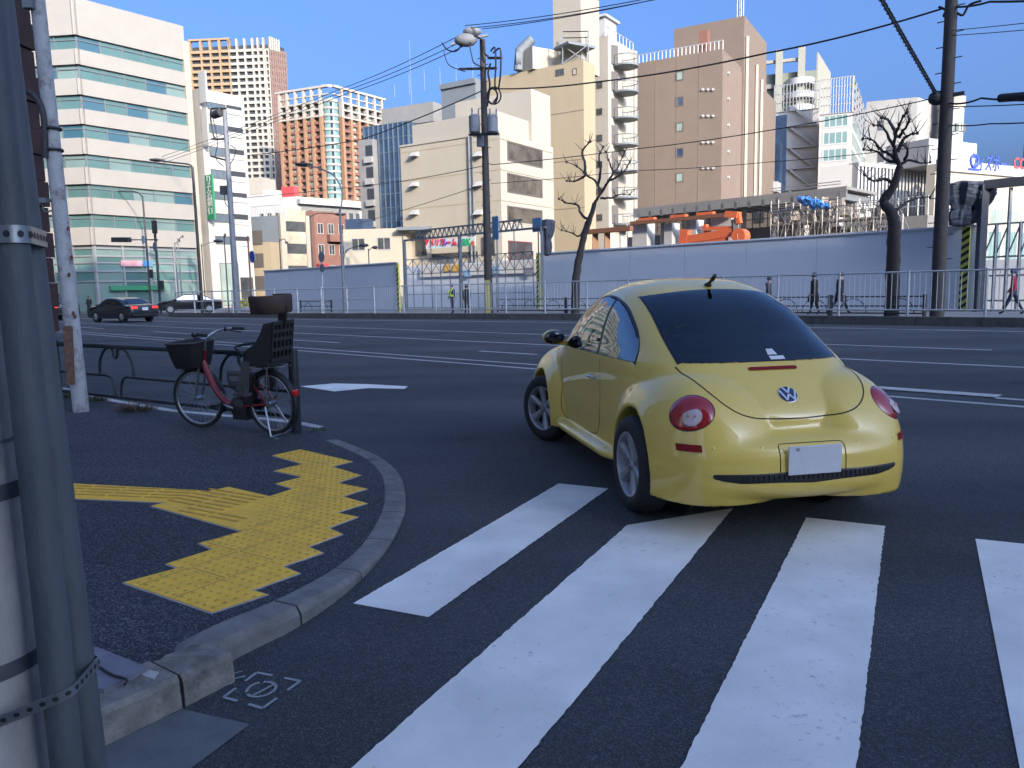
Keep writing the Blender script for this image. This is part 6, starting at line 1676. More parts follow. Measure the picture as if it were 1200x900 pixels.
MT['sideglass'] = MT['glass'].copy(); MT['sideglass'].name = 'side_glass'; [setattr(n.inputs['IOR'], 'default_value', 2.5) for n in MT['sideglass'].node_tree.nodes if n.type == 'FRESNEL']
MT['farglass'] = mat('dark_car_glass', (.008, .012, .016), rough=.02, spec=.9, coat=.5)
MT['blacktrim'] = mat('black_trim', (.015, .015, .016), rough=.45)
MT['redlens'] = mat('red_lens', (.36, .008, .012), rough=.12, coat=1.0)
MT['redstrip'] = mat('red_reflector', (.24, .004, .007), rough=.45, spec=.25)
MT['clearlens'] = mat('clear_lens', (.55, .42, .40), rough=.1, coat=1.0)
MT['chrome'] = mat('chrome', (.78, .79, .82), rough=.3, metal=.75)
MT['emblemblue'] = mat('emblem_blue', (.02, .035, .08), rough=.25, coat=.5)
MT['plate'] = mat('plate_white', (.62, .63, .64), rough=.45, var=.05, vscale=20)
MT['white'] = mat('white_plastic', (.7, .7, .7), rough=.5)
MT['bulb'] = mat('lamp_bulb', (.5, .22, .14), rough=.3)

CAR = empty('car', (1.555, 5.05, 0.0), radians(101.0), label='pale yellow rounded two-door car turning across the zebra crossing, wheels steered left', cat='car')
V, Qd = _car_surface()
archS = smooth_poly([(.17, .945), (.20, 1.02), (.30, 1.13), (.45, 1.225), (.65, 1.318), (.90, 1.378), (1.15, 1.396), (1.4, 1.37), (1.65, 1.285), (1.88, 1.12), (2.06, .945)], 6)
rw = smooth_poly([(.552, .968), (.555, .985), (.55, 1.10), (.54, 1.20), (.525, 1.30), (.512, 1.37), (.49, 1.39), (.25, 1.42), (0, 1.43), (-.25, 1.42), (-.49, 1.39), (-.512, 1.37), (-.525, 1.30), (-.54, 1.20), (-.55, 1.10), (-.555, .985), (-.552, .968)], 6)
ws = [(.5, 1.06), (.53, 1.09), (.52, 1.16), (.49, 1.24), (.45, 1.32), (.38, 1.385), (.2, 1.42), (-.2, 1.42), (-.38, 1.385), (-.45, 1.32), (-.49, 1.24), (-.52, 1.16), (-.53, 1.09), (-.5, 1.06)]
def shrink(poly, k):
    cx = sum(p[0] for p in poly)/len(poly); cy = sum(p[1] for p in poly)/len(poly); return [(cx+(p[0]-cx)*k, cy+(p[1]-cy)*k) for p in poly]
_a, _r, _w = shrink(archS, .955), shrink(rw, .955), shrink(ws, .93)
FC = V[Qd].mean(1); FN_ = car_n(FC)
keep = []
for c, n_ in zip(FC.tolist(), FN_.tolist()):
    k = True
    if c[2] > .93:
        if inpoly(c[0], c[2], _a) and abs(n_[1]) > .55: k = False
        elif c[0] < 1.0 and inpoly(c[1], c[2], _r) and abs(n_[1]) < .75: k = False
        elif c[0] > 1.3 and inpoly(c[1], c[2], _w) and abs(n_[1]) < .75: k = False
    keep.append(k)
Qd = Qd[np.array(keep)]
lin = MB(); VN = car_n(V); up_ = np.array([V[q][:, 2].min() > .5 for q in Qd]); lin.add([tuple(p) for p in (V-VN*.03)], [tuple(q[::-1]) for q in Qd[up_].tolist()], True)
body = MB(); body.add([tuple(p) for p in V], [tuple(q) for q in Qd.tolist()], True)
body.m = 1
# panel gaps: door, hatch, fender crease, bumper joints
for sg in (1, -1):
    door = smooth_poly([(.86, .92), (.855, .8), (.86, .6), (.90, .42), (1.0, .335), (1.3, .318), (1.7, .318), (1.92, .34), (1.965, .5), (1.97, .7), (2.02, .9)], 8)
    ribbon(body, side_pt(door, sg), .007, .0015)
    ribbon(body, side_pt([(.86+.3*t/10*0, .925+.0*t) for t in range(2)]+[(.862, .93)], sg), .007, .0015)
    # fuel flap free side: crease of the rear fender is in the shape itself
hatch = smooth_poly([(.57, .955), (.545, .90), (.50, .83), (.44, .765), (.36, .715), (.24, .684), (.12, .674), (0, .672), (-.12, .674), (-.24, .684), (-.36, .715), (-.44, .765), (-.50, .83), (-.545, .90), (-.57, .955)], 6)
ribbon(body, back_pt(hatch), .008, .0015)
bo = body.build('body', [MT['paint'], MT['gap']], CAR, local=True)
lin.build('interior_lining', mat('lining', (.05, .05, .052), rough=.9), CAR, local=True)
MT['seat'] = mat('seat_cloth', (.055, .055, .06), rough=.9)
mb = MB(); mb.box((1.0, 0, .52), (2.6, 1.2, .04)); mb.build('cabin_floor', MT['blacktrim'], CAR, local=True)
for sg in (1, -1):
    mb = MB(); mb.box((1.28, sg*.35, .66), (.5, .48, .16)); mb.box((1.0, sg*.35, .92), (.13, .46, .56), M=Matrix.Rotation(radians(-14), 3, 'Y')); s_ = mb.build('front_seat', MT['seat'], CAR, local=True, bevel=.05)
    mb = MB(); mb.box((.90, sg*.35, 1.24), (.09, .25, .17)); mb.build('headrest', MT['seat'], s_, local=True, bevel=.035)
    mb = MB(); mb.box((.16, sg*.28, 1.07), (.09, .24, .14)); mb.build('rear_headrest', MT['seat'], CAR, local=True, bevel=.035)
mb = MB(); mb.box((.22, 0, .80), (.16, 1.1, .44), M=Matrix.Rotation(radians(-16), 3, 'Y')); mb.box((.5, 0, .62), (.45, 1.1, .16)); mb.build('rear_seat', MT['seat'], CAR, local=True, bevel=.04)
mb = MB(); mb.box((2.15, 0, .93), (.5, 1.2, .16)); mb.build('dashboard', MT['blacktrim'], CAR, local=True, bevel=.04)
mb = MB(); mb.tube([(1.72+.05*sin(2*pi*k/20), .35*-1+.18*cos(2*pi*k/20), .98+.18*sin(2*pi*k/20)) for k in range(20)], .014, 6, closed=True); mb.build('steering_wheel', MT['blacktrim'], CAR, local=True)
def ring_patch(mb, outer, inner, fn, off, flip=False):
    n = min(len(outer), len(inner)); P = fn(list(outer)); Q = fn(list(inner)); A_ = P+car_n(P)*off; B_ = Q+car_n(Q)*off
    M_ = fn([((o[0]+i[0])/2, (o[1]+i[1])/2) for o, i in zip(outer, inner)]); M_ = M_+car_n(M_)*off
    flip = float(np.dot(np.cross(M_[3]-A_[3], M_[4]-M_[3]), car_n(M_[3:4])[0])) < 0
    mb.grid([list(A_), list(M_), list(B_)], True, closed_v=True, flip=flip)

# side glass
def clip_arch(x0, x1, inset):
    c = (1.1, 1.1); out = []
    for x, z in archS:
        dx, dz = x-c[0], z-c[1]
        x2 = x-inset*(1 if dx > 0 else -1)*min(1, abs(dx)/.5); z2 = z-inset*(1 if dz > 0 else -1)
        if x0 <= x2 <= x1: out.append((x2, z2))
    return out
for sg in (1, -1):
    tr = MB(); ring_patch(tr, archS, shrink(archS, .93), lambda q: side_pt(q, sg), .003, flip=(sg < 0)); patch(tr, rows_fill([(.865, .96), (.865, 1.36), (.935, 1.37), (.935, .96)], 14, 3), lambda q: side_pt(q, sg), .004, flip=(sg > 0))
    wf = tr.build('window_trim', MT['blacktrim'], CAR, local=True)
    for x0, x1 in ((.0, .875), (.925, 2.2)):
        poly = clip_arch(x0, x1, .016)
        if x0 > .5:   # add the straight division edge
            zt = max(p[1] for p in poly if abs(p[0]-min(q[0] for q in poly)) < .06)
            poly = [(x0, .961)]+[(x0, zt)]+poly[1:]
        else:
            zt = poly[-1][1]; poly = poly+[(x1, zt+.004), (x1, .961)]
        g = MB(); patch(g, rows_fill(poly, 20, 20), lambda q: side_pt(q, sg), .006, flip=(sg > 0))
        g.build('side_window', MT['sideglass'], CAR, local=True)
# rear glass
t2 = MB(); ring_patch(t2, rw, shrink(rw, .925), back_pt, .002)
rwf = t2.build('rear_window_seal', MT['blacktrim'], CAR, local=True)
rw2 = [(y*.978, .975+(z-.965)*.975) for y, z in rw]
g = MB(); patch(g, rows_fill(rw2, 30, 30), back_pt, .004, flip=True)
g.build('rear_window', MT['glass'], rwf, local=True)
st = MB(); patch(st, rows_fill([(-.02, .985), (-.12, .985), (-.12, 1.005), (-.02, 1.005)], 3, 3), back_pt, .0065, flip=True)
patch(st, rows_fill([(-.02, 1.012), (-.085, 1.012), (-.075, 1.045), (-.03, 1.045)], 3, 3), back_pt, .0065, flip=True)
st.build('window_sticker', MT['white'], rwf, local=True)
# windscreen
g = MB(); patch(g, rows_fill(ws), lambda q: car_hit([(4., y, z) for y, z in q], (-1, 0, 0), 4.0), .005)
g.build('windscreen', MT['glass'], CAR, local=True)

def lens(parent, c, n, ru, rv, mt, name, off=.004, bulge=.014, roll_=0.0, nr=8, na=36):
    n = Vector(n).normalized(); u = Vector((0, 0, 1)).cross(n).normalized(); v = n.cross(u)
    u, v = u*cos(roll_)+v*sin(roll_), v*cos(roll_)-u*sin(roll_)
    P = []; base = []
    for i in range(nr+1):
        for k in range(na):
            a = 2*pi*k/na; r = i/nr
            base.append(Vector(c)+n*.25+u*(ru*r*cos(a))+v*(rv*r*sin(a)))
    H = car_hit([tuple(b) for b in base], tuple(-n), .7)
    for i in range(nr+1):
        r = i/nr
        P.append([Vector(H[i*na+k])+n*(off*(1 if r < .99 else -.5)+bulge*(1-r*r)) for k in range(na)])
    mb = MB(); mb.grid(P, True, closed_v=True)
    return mb.build(name, mt, parent, local=True)
for sg in (1, -1):
    c = back_pt([(sg*.64, .735)])[0]; n = car_n(c)[0]
    lens(CAR, c, n, .140, .126, MT['blacktrim'], 'lamp_gasket', .001, .004)
    tl = lens(CAR, c, n, .135, .121, MT['redlens'], 'taillight', .004, .016)
    n2 = Vector(n)
    u_ = Vector((0, 0, 1)).cross(n2).normalized(); v_ = n2.cross(u_)
    c2 = Vector(c)+u_*(.022 if sg > 0 else .012)-v_*.042+n2*.012
    mb = MB(); P = []
    for i in range(7):
        r = i/6
        P.append([c2+n2*(.012*(1-r*r)+.0035)+(u_*cos(2*pi*k/28)+v_*sin(2*pi*k/28))*(.058*r) for k in range(28)])
    mb.grid(P, True, closed_v=True); mb.build('reversing_lamp', MT['clearlens'], tl, local=True)
    for e in (-.021, .018):
        mb = MB(); mb.ball(c2+n2*.012+u_*e, .009, 8, 5); mb.build('bulb', MT['bulb'], tl, local=True)
    # bumper side reflector
    mb = MB(); patch(mb, rows_fill([(sg*.625, .519), (sg*.735, .519), (sg*.735, .559), (sg*.625, .559)], 4, 12), back_pt, .006, flip=(sg < 0) != (True))
    mb.build('reflector', MT['redstrip'], CAR, local=True)
    for yy in (.57, .30):
        c = back_pt([(sg*yy, .545)])[0]; n = car_n(c)[0]
        lens(CAR, c, n, .0125, .0125, MT['paint'], 'parking_sensor', .0025, .001, nr=2, na=14)
# third brake light
mb = MB(); patch(mb, rows_fill([(.155, .932), (.165, .940), (.155, .949), (-.155, .949), (-.165, .940), (-.155, .932)], 4, 20), back_pt, .006, flip=True)
mb.build('brake_light', MT['redstrip'], CAR, local=True)
# round emblem on the hatch: ring and the letters V over W
c = back_pt([(0, .80)])[0]; n = car_n(c)[0]
em = lens(CAR, c, n, .064, .064, MT['chrome'], 'emblem', .002, .004, nr=3)
n = Vector(n); u = Vector((0, -1, 0)); v = u.cross(n); v = v if v.z > 0 else -v
o_ = Vector(c)
mb = MB(); P = [[o_+n*(.0075)+(u*cos(2*pi*k/36)+v*sin(2*pi*k/36))*r for k in range(36)] for r in (0.0001, .056)]
mb.grid(P, True, closed_v=True, flip=False); mb.build('emblem_field', MT['emblemblue'], em, local=True)
mb = MB()
def stroke(p, q, wd=.0085):
    mb.bar(o_+n*.010+u*p[0]+v*p[1], o_+n*.010+u*q[0]+v*q[1], wd, .004, up=n)
for sg in (1, -1):
    stroke((sg*.024, .050), (sg*.001, .006), .011)
    stroke((sg*.050, .023), (sg*.024, -.049), .011); stroke((sg*.024, -.049), (sg*.001, -.006), .011)
mb.build('emblem_letters', MT['chrome'], em, local=True)
# number plate in its recess, dark lower grille
mb = MB(); ribbon(mb, back_pt([(.205+.0*k, .40+.0155*k) for k in range(10)]+[(.20, .548), (.19, .555)]+[(.19-.038*k, .556) for k in range(1, 10)]+[(-.19, .555), (-.20, .548)]+[(-.205, .54-.0155*k) for k in range(10)]), .006, .0012)
mb.build('plate_recess_edge', MT['gap'], CAR, local=True)
xb = float(back_pt([(0, .46)])[0][0])
mb = MB(); mb.box((xb-.012, 0, .468), (.008, .33, .165)); pl = mb.build('number_plate', MT['plate'], CAR, local=True, bevel=.003)
mb = MB(); mb.cyl((xb-.022, .11, .533), (xb-.015, .11, .533), .011, .011, 10); mb.build('plate_seal', MT['alloy'], pl, local=True)
gr = [(.585, .392), (.565, .366), (.45, .347), (.25, .336), (0, .333), (-.25, .336), (-.45, .347), (-.565, .366), (-.585, .392), (-.56, .404), (-.25, .410), (0, .411), (.25, .410), (.56, .404)]
mb = MB(); patch(mb, rows_fill(gr, 6, 40), back_pt, .003, flip=True)
gg = mb.build('lower_grille', MT['blacktrim'], CAR, local=True)
mb = MB()
for k in range(-14, 15):
    a, b = back_pt([(k*.03, .358), (k*.03, .392)]); mb.bar(Vector(a)+Vector((-.005, 0, 0)), Vector(b)+Vector((-.005, 0, 0)), .006, .006)
mb.build('grille_bar', MT['darkmetal'], gg, local=True, kind='stuff')
mb = MB(); mb.box((.95, 0, .26), (2.9, 1.0, .10)); mb.build('underbody', MT['blacktrim'], CAR, local=True)
for cx in (0, CAR_WB):
    for sg in (1, -1):
        mb = MB(); mb.cyl((cx, sg*.49, .33), (cx, sg*.505, .33), .36, .36, 32)
        mb.build('wheel_well', MT['blacktrim'], CAR, local=True)
mb = MB(); mb.tube([(-.45, -.40, .24), (-.60, -.40, .235), (-.70, -.40, .225)], .028, 10); mb.build('exhaust_pipe', MT['alloy'], CAR, local=True)
# wheels
for sg in (1, -1):
    build_wheel(CAR, sg, 0, sg*.738)
    build_wheel(CAR, sg, CAR_WB, sg*.735, radians(24))
# door mirrors, handle, aerial, wipers
for sg in (1, -1):
    b = Vector(side_pt([(1.97, .97)], sg)[0])
    mb = MB(); mb.ball(b+Vector((.03, sg*.115, .06)), (.07, .10, .066), 16, 10)
    mb.bar(b+Vector((0, -sg*.02, 0)), b+Vector((.03, sg*.07, .02)), .07, .045)
    m_ = mb.build('mirror', MT['paint'], CAR, local=True)
    mb = MB(); mb.ball(b+Vector((-.030, sg*.115, .06)), (.036, .096, .062), 14, 8); mb.build('mirror_glass', MT['farglass'], m_, local=True)
    h = [Vector(p)+Vector((0, sg*.03, 0)) for p in side_pt([(.98, .775), (1.03, .78), (1.10, .78), (1.14, .775)], sg)]
    h[0].y -= sg*.03; h[-1].y -= sg*.03
    mb = MB(); mb.tube(h, .011, 8); mb.build('door_handle', MT['chrome'], CAR, local=True)
    mb = MB(); q = side_pt([(.955, .765)], sg)[0]; mb.cyl(q, Vector(q)+Vector((0, sg*.006, 0)), .014, .014, 12); mb.build('door_lock', MT['chrome'], CAR, local=True)
a0 = Vector(car_hit([(.60, 0, 2.)], (0, 0, -1))[0])
mb = MB(); mb.ball(a0+Vector((0, 0, .008)), (.04, .025, .02), 12, 8); mb.tube([a0+Vector((0, 0, .012)), a0+Vector((-.07, 0, .045))], [.014, .010], 8); mb.tube([a0+Vector((-.07, 0, .045)), a0+Vector((-.115, 0, .075))], [.017, .013], 8)
mb.build('aerial', MT['blacktrim'], CAR, local=True)
for sg in (1, -1):
    c = car_hit([(4., sg*.56, .70)], (-1, 0, 0), 4)[0]; n = car_n(c)[0]
    lens(CAR, c, n, .12, .12, MT['clearlens'], 'headlight', .004, .02)
# ================================================================== cars on the avenue, bicycle, near poles and railing
def dark_car(name, loc, rz, label, paint, kind):
    o = empty(name, loc, rz, label, 'car')
    if kind == 'sedan':
        L0, L1, W, prof, gz = -2.35, 2.35, .90, [(-2.35, .55), (-2.33, .92), (-2.2, 1.0), (-1.75, 1.03), (-1.2, 1.30), (-.6, 1.43), (0, 1.46), (.45, 1.42), (1.25, 1.03), (1.9, .95), (2.25, .78), (2.36, .5), (2.3, .28)], .98
    else:
        L0, L1, W, prof, gz = -2.3, 2.3, .88, [(-2.3, .5), (-2.3, .98), (-2.22, 1.2), (-2.05, 1.72), (-1.7, 1.84), (0, 1.86), (.7, 1.76), (1.35, 1.15), (2.0, 1.02), (2.28, .8), (2.34, .5), (2.28, .3)], 1.05
    prof = prof+[(1.8, .24), (0, .22), (-1.8, .24), (-2.28, .32)]
    pr = smooth_poly(prof[:len(prof)-4], 3)+prof[-4:]
    secs = []
    for t in (-1, -.93, -.8, 0, .8, .93, 1):
        a = abs(t)
        secs.append([((x*(1 if a < .9 else (.985 if a < .99 else .965))), t*(W-(.26*max(0, z-gz) if z > gz else 0)), .24+(z-.24)*(1 if a < .9 else (.985 if a < .99 else .94))) for x, z in pr])
    mb = MB(); mb.grid(secs, True, closed_v=True); n = len(pr)
    mb.add(secs[0], [tuple(range(n))]); mb.add(secs[-1], [tuple(range(n))[::-1]])
    mb.build('body', paint, o, local=True)
    top = max(z for x, z in prof)
    for sg in (1, -1):
        mb = MB(); xs_ = [(-1.55, gz+.03), (-1.1, top-.18), (-.5, top-.10), (.4, top-.12), (1.02, gz+.04)] if kind == 'sedan' else [(-2.05, gz+.06), (-1.9, top-.14), (.5, top-.14), (1.1, gz+.06)]
        y = lambda z: sg*(W-.26*(z-gz)+.006)
        P = [(x, y(z), z) for x, z in xs_]; mb.add(P, [tuple(range(len(P)))]); mb.build('side_window', MT['farglass'], o, local=True)
    mb = MB()
    rw_ = [(-1.80, gz+.06), (-1.18, top-.12)] if kind == 'sedan' else [(-2.30, gz+.1), (-2.08, top-.16)]
    (x0, z0), (x1, z1) = rw_
    nx, nz = -(z1-z0), (x1-x0); l = math.hypot(nx, nz); nx, nz = nx/l*.035, nz/l*.035
    mb.add([(x0+nx, -.68, z0+nz), (x0+nx, .68, z0+nz), (x1+nx, .55, z1+nz), (x1+nx, -.55, z1+nz)], [(0, 1, 2, 3)]); mb.build('rear_window', MT['farglass'], o, local=True)
    for sg in (1, -1):
        mb = MB(); xx = -2.335 if kind == 'sedan' else -2.31
        mb.box((xx, sg*.64, .86 if kind == 'sedan' else .98), (.06, .36 if kind == 'sedan' else .2, .13 if kind == 'sedan' else .26)); mb.build('taillight', mat('lit_taillight', (.75, .03, .02), rough=.3, emit=.7), o, local=True, bevel=.02)
    mb = MB(); mb.box((-2.365, 0, .78 if kind == 'sedan' else .8), (.02, .36, .17)); mb.build('number_plate', MT['plate'], o, local=True)
    mb = MB(); mb.box((-2.33, 0, .42), (.12, 1.55, .12)); mb.build('bumper_strip', MT['blacktrim'], o, local=True, bevel=.02)
    for x in (-1.38, 1.38):
        for sg in (1, -1):
            mb = MB(); mb.tube([(x, sg*.70, .33), (x, sg*.91, .33)], .33, 22); w_ = mb.build('wheel', MT['tyre'], o, local=True)
            mb = MB(); mb.cyl((x, sg*.905, .33), (x, sg*.925, .33), .21, .19, 16)
            for k in range(5): a = 2*pi*k/5; mb.bar((x, sg*.93, .33), (x+.18*cos(a), sg*.93, .33+.18*sin(a)), .05, .02)
            mb.build('rim', MT['alloy'], w_, local=True)
    for sg in (1, -1):
        mb = MB(); mb.ball((.95, sg*(W+.1), gz+.05), (.08, .11, .07), 10, 6); mb.build('mirror', paint, o, local=True)
    return o
MT['darkpaint'] = mat('dark_paint', (.022, .026, .034), rough=.2, coat=1.0)
MT['blackpaint'] = mat('black_paint', (.01, .01, .012), rough=.2, coat=1.0)
ra = atan2(RD.y, RD.x)
g_ = gnd(166, 377.5); dark_car('saloon_car', (g_.x+RD.x*1.8-.4, g_.y+RD.y*1.8, 0), ra+radians(11), 'dark grey saloon with lit tail lights driving away on the avenue', MT['darkpaint'], 'sedan')
g_ = gnd(72, 375); dark_car('minivan', (g_.x+RD.x*1.5, g_.y+RD.y*1.5, 0), ra+radians(4), 'black minivan with a lit tail light half hidden by the white pole', MT['blackpaint'], 'van')
g_ = at_y(222, 362, 60); dark_car('parked_car', (g_.x, g_.y, .15), radians(205), 'dark car standing behind the left railing near the white office', MT['blackpaint'], 'sedan')
# scooter rider ahead of the saloon
mr = gnd(107, 370); MR = empty('motor_scooter', (mr.x, mr.y, 0), ra, 'small dark scooter ridden ahead of the grey saloon', 'scooter')
for x in (-.6, .6):
    mb = MB(); mb.tube([(x+.25*cos(2*pi*k/16), 0, .27+.25*sin(2*pi*k/16)) for k in range(16)], .055, 6, closed=True); mb.build('wheel', MT['tyre'], MR, local=True)
mb = MB(); mb.box((-.25, 0, .6), (.9, .3, .35)); mb.box((.35, 0, .32), (.5, .3, .1)); mb.bar((.62, 0, .3), (.45, 0, 1.05), .2, .1); mb.tube([(.42, -.32, 1.05), (.42, .32, 1.05)], .025, 6); mb.build('scooter_body', MT['darkpaint'], MR, local=True, bevel=.04)

person_at = person
rider = person(103, 24, 1.5, degA+185, 'helmeted scooter rider in dark clothes ahead of the grey saloon', (.02, .02, .025), (.02, .022, .03), stride=.1, cap=(.02, .02, .02))
rider.location = (mr.x-.1, mr.y, .12)

# ------------------------------------------------------------------ bicycle with a child seat
BK0 = gnd(322, 509, .028); BK1 = gnd(237, 501, .028)
bd = (BK1-BK0); WBk = bd.length; brz = atan2(bd.y, bd.x)
BK = empty('bicycle', (BK0.x, BK0.y, .027), brz, 'dark red step-through electric bicycle with a front basket and rear child seat against the railing', 'bicycle', rx=radians(-3.5))
MK = dict(frame=mat('bike_red', (.22, .006, .014), rough=.35, coat=.3), silver=mat('bike_silver', (.42, .43, .45), rough=.3, metal=.9), blk=mat('bike_black', (.014, .014, .016), rough=.55), brown=mat('seat_brown', (.055, .032, .025), rough=.7), dk=mat('bike_grey', (.06, .06, .065), rough=.5), refl=mat('bike_reflector', (.5, .01, .01), rough=.2, coat=1))
RW = .33; fx = WBk
def bwheel(x, steer=0.0):
    T = Matrix.Translation((x, 0, RW)) @ Matrix.Rotation(steer, 4, 'Z')
    def ring(r, t, n=40): 
        mb = MB(); mb.tube([T @ Vector((r*cos(2*pi*k/n), 0, r*sin(2*pi*k/n))) for k in range(n)], t, 8, closed=True); return mb
    w_ = ring(RW-.02, .02).build('wheel', MT['tyre'], BK, local=True)
    ring(RW-.045, .011).build('rim', MK['silver'], w_, local=True)
    mb = MB()
    for k in range(28):
        a = 2*pi*k/28; s_ = .03 if k % 2 else -.03
        mb.tube([T @ Vector((.02*cos(a+.6), s_, .02*sin(a+.6))), T @ Vector(((RW-.05)*cos(a), 0, (RW-.05)*sin(a)))], .0016, 4, caps=False)
    mb.build('spokes', MK['silver'], w_, local=True, kind='stuff')
    mb = MB(); mb.cyl(T @ Vector((0, -.055, 0)), T @ Vector((0, .055, 0)), .028, .028, 12); mb.build('hub', MK['silver'], w_, local=True)
    return T
bwheel(0); STR = radians(10)
Tf = bwheel(fx, STR)
# fork, head tube, frame
H0 = Vector((fx-.12, 0, .66)); H1 = Vector((fx-.185, 0, .86))
mb = MB()
for sg in (1, -1): mb.tube(cr([Tf @ Vector((0, sg*.055, 0)), Tf @ Vector((-.06, sg*.055, .2)), Tf @ Vector((-.10, sg*.05, .34)), H0+Vector((0, 0, .02))], 5), .013, 8)
mb.build('fork', MK['silver'], BK, local=True)
mb = MB(); mb.tube([H0, H1], .021, 10); mb.tube(cr([H0+Vector((-.01, 0, .09)), (fx-.22, 0, .56), (fx-.32, 0, .40), (fx-.45, 0, .30), (.47, 0, .27)], 8), .036, 12); mb.build('frame_tube', MK['frame'], BK, local=True)
mb = MB(); mb.tube([(.47, 0, .27), (.30, 0, .60), (.24, 0, .74)], .02, 10); mb.build('seat_tube', MK['frame'], BK, local=True)
mb = MB()
for sg in (1, -1):
    mb.tube([(.47, sg*.03, .27), (.0, sg*.06, RW)], .011, 8); mb.tube([(.29, sg*.03, .62), (.0, sg*.06, RW)], .011, 8)
mb.build('rear_stays', MK['frame'], BK, local=True)
mb = MB(); mb.tube([(.25, 0, .72), (.215, 0, .82)], .014, 8); mb.build('seat_post', MK['silver'], BK, local=True)
mb = MB(); P = []
for i, (x, w2, zz) in enumerate(((.36, .02, .83), (.32, .04, .85), (.24, .06, .86), (.15, .10, .87), (.10, .11, .87), (.07, .08, .86))): P.append([(x, w2*cos(a), zz+.03*sin(a)-.01) for a in [2*pi*k/12 for k in range(12)]])
mb.grid(P, True, closed_v=True); mb.add(P[0], [tuple(range(12))]); mb.add(P[-1], [tuple(range(12))[::-1]]); mb.build('saddle', MK['blk'], BK, local=True)
# motor, battery, chain case, cranks
mb = MB(); mb.ball((.46, 0, .26), (.13, .07, .12), 16, 10); mb.box((.42, 0, .20), (.2, .11, .12)); mb.build('motor', MK['blk'], BK, local=True)
mb = MB(); mb.box((.25, .01, .47), (.13, .10, .34), M=Matrix.Rotation(radians(-14), 3, 'Y')); bt = mb.build('battery', MK['blk'], BK, local=True, bevel=.02)
mb = MB(); mb.box((.40, .02, .575), (.22, .15, .19)); mb.build('battery_case', MK['dk'], BK, local=True, bevel=.03)
mb = MB(); mb.box((.385, .098, .585), (.13, .006, .05)); mb.build('battery_label', MK['silver'], bt, local=True)
mb = MB(); mb.bar((.46, -.075, .27), (.02, -.075, .33), .02, .11); mb.cyl((.46, -.07, .27), (.46, -.09, .27), .10, .10, 20); mb.build('chain_case', MK['blk'], BK, local=True)
for sg, a in ((1, 0.25), (-1, 0.25+pi)):
    p = Vector((.46, sg*.09, .27)); q = p+Vector((.16*cos(a), sg*.01, .16*sin(a))); mb = MB(); mb.tube([p, q], .011, 8); c_ = mb.build('crank', MK['silver'], BK, local=True)
    mb = MB(); mb.box(q+Vector((0, sg*.06, 0)), (.09, .10, .025)); mb.build('pedal', MK['blk'], c_, local=True, bevel=.005)
# mudguards
def guardarc(T, a0, a1, r, nm, m):
    mb = MB(); P = []
    for k in range(22):
        a = a0+(a1-a0)*k/21; P.append([T @ Vector((rr*cos(a), y, rr*sin(a))) for y, rr in ((-.028, r-.018), (-.02, r), (.02, r), (.028, r-.018))])
    mb.grid(P, True); return mb.build(nm, m, BK, local=True)
guardarc(Matrix.Translation((0, 0, RW)), radians(20), radians(215), RW+.022, 'mudguard', MK['blk'])
guardarc(Tf, radians(60), radians(205), RW+.022, 'mudguard', MK['blk'])
mb = MB(); p = Vector(((RW+.03)*cos(radians(160)), 0, RW+(RW+.03)*sin(radians(160)))); mb.box(p, (.04, .07, .06)); mb.build('rear_reflector', MK['refl'], BK, local=True, bevel=.01)
# handlebar, stem, grips, levers
S1 = H1+Vector((-.03, 0, .12))
Rst = Matrix.Translation(S1) @ Matrix.Rotation(STR, 4, 'Z')
mb = MB(); mb.tube([H1, S1], .014, 8); mb.build('stem', MK['silver'], BK, local=True)
hb = [Rst @ Vector(q) for q in ((-.26, .30, .07), (-.12, .27, .08), (.0, .18, .06), (.04, .07, .01), (.04, 0, 0), (.04, -.07, .01), (.0, -.18, .06), (-.12, -.27, .08), (-.26, -.30, .07))]
mb = MB(); mb.tube(cr(hb, 6), .0125, 10); hbo = mb.build('handlebar', MK['silver'], BK, local=True)
for sg in (1, -1):
    mb = MB(); mb.tube([Rst @ Vector((-.27, sg*.302, .07)), Rst @ Vector((-.14, sg*.278, .08))], .018, 10); mb.build('grip', MK['blk'], hbo, local=True)
    mb = MB(); mb.tube([Rst @ Vector((-.08, sg*.26, .07)), Rst @ Vector((-.22, sg*.32, .03))], .007, 6); mb.ball(Rst @ Vector((-.07, sg*.25, .075)), .025, 8, 6); mb.build('brake_lever', MK['blk'], hbo, local=True)
# front basket
mb = MB(); P = []
bx = Rst @ Vector((.20, 0, -.18))
rot = Matrix.Rotation(STR, 3, 'Z')
ringp = lambda sx, sy, z: [bx+rot @ Vector((sx*max(-1, min(1, 1.25*cos(a))), sy*max(-1, min(1, 1.25*sin(a))), z)) for a in [2*pi*k/24 for k in range(24)]]
for z, sx, sy in ((-.12, .13, .15), (-.08, .14, .165), (.02, .16, .19), (.12, .175, .21), (.15, .18, .215)): P.append(ringp(sx, sy, z))
mb.grid(P, True, closed_v=True); mb.grid([[p*1.0 for p in P[0]], [bx+Vector((0, 0, -.115)) for _ in P[0]]], False, closed_v=True)
Pi = [[bx+(p-bx)*.94+Vector((0, 0, .004)) for p in r] for r in P]; mb.grid(Pi, True, closed_v=True, flip=True); mb.grid([P[-1], Pi[-1]], False, closed_v=True)
bk = mb.build('basket', MK['blk'], BK, local=True)
mb = MB(); mb.tube(ringp(.183, .218, .155), .009, 6, closed=True); mb.build('basket_rim', MK['dk'], bk, local=True)
mb = MB(); mb.ball(Rst @ Vector((.12, -.05, -.28)), .05, 12, 8); mb.build('headlamp', MK['silver'], BK, local=True)
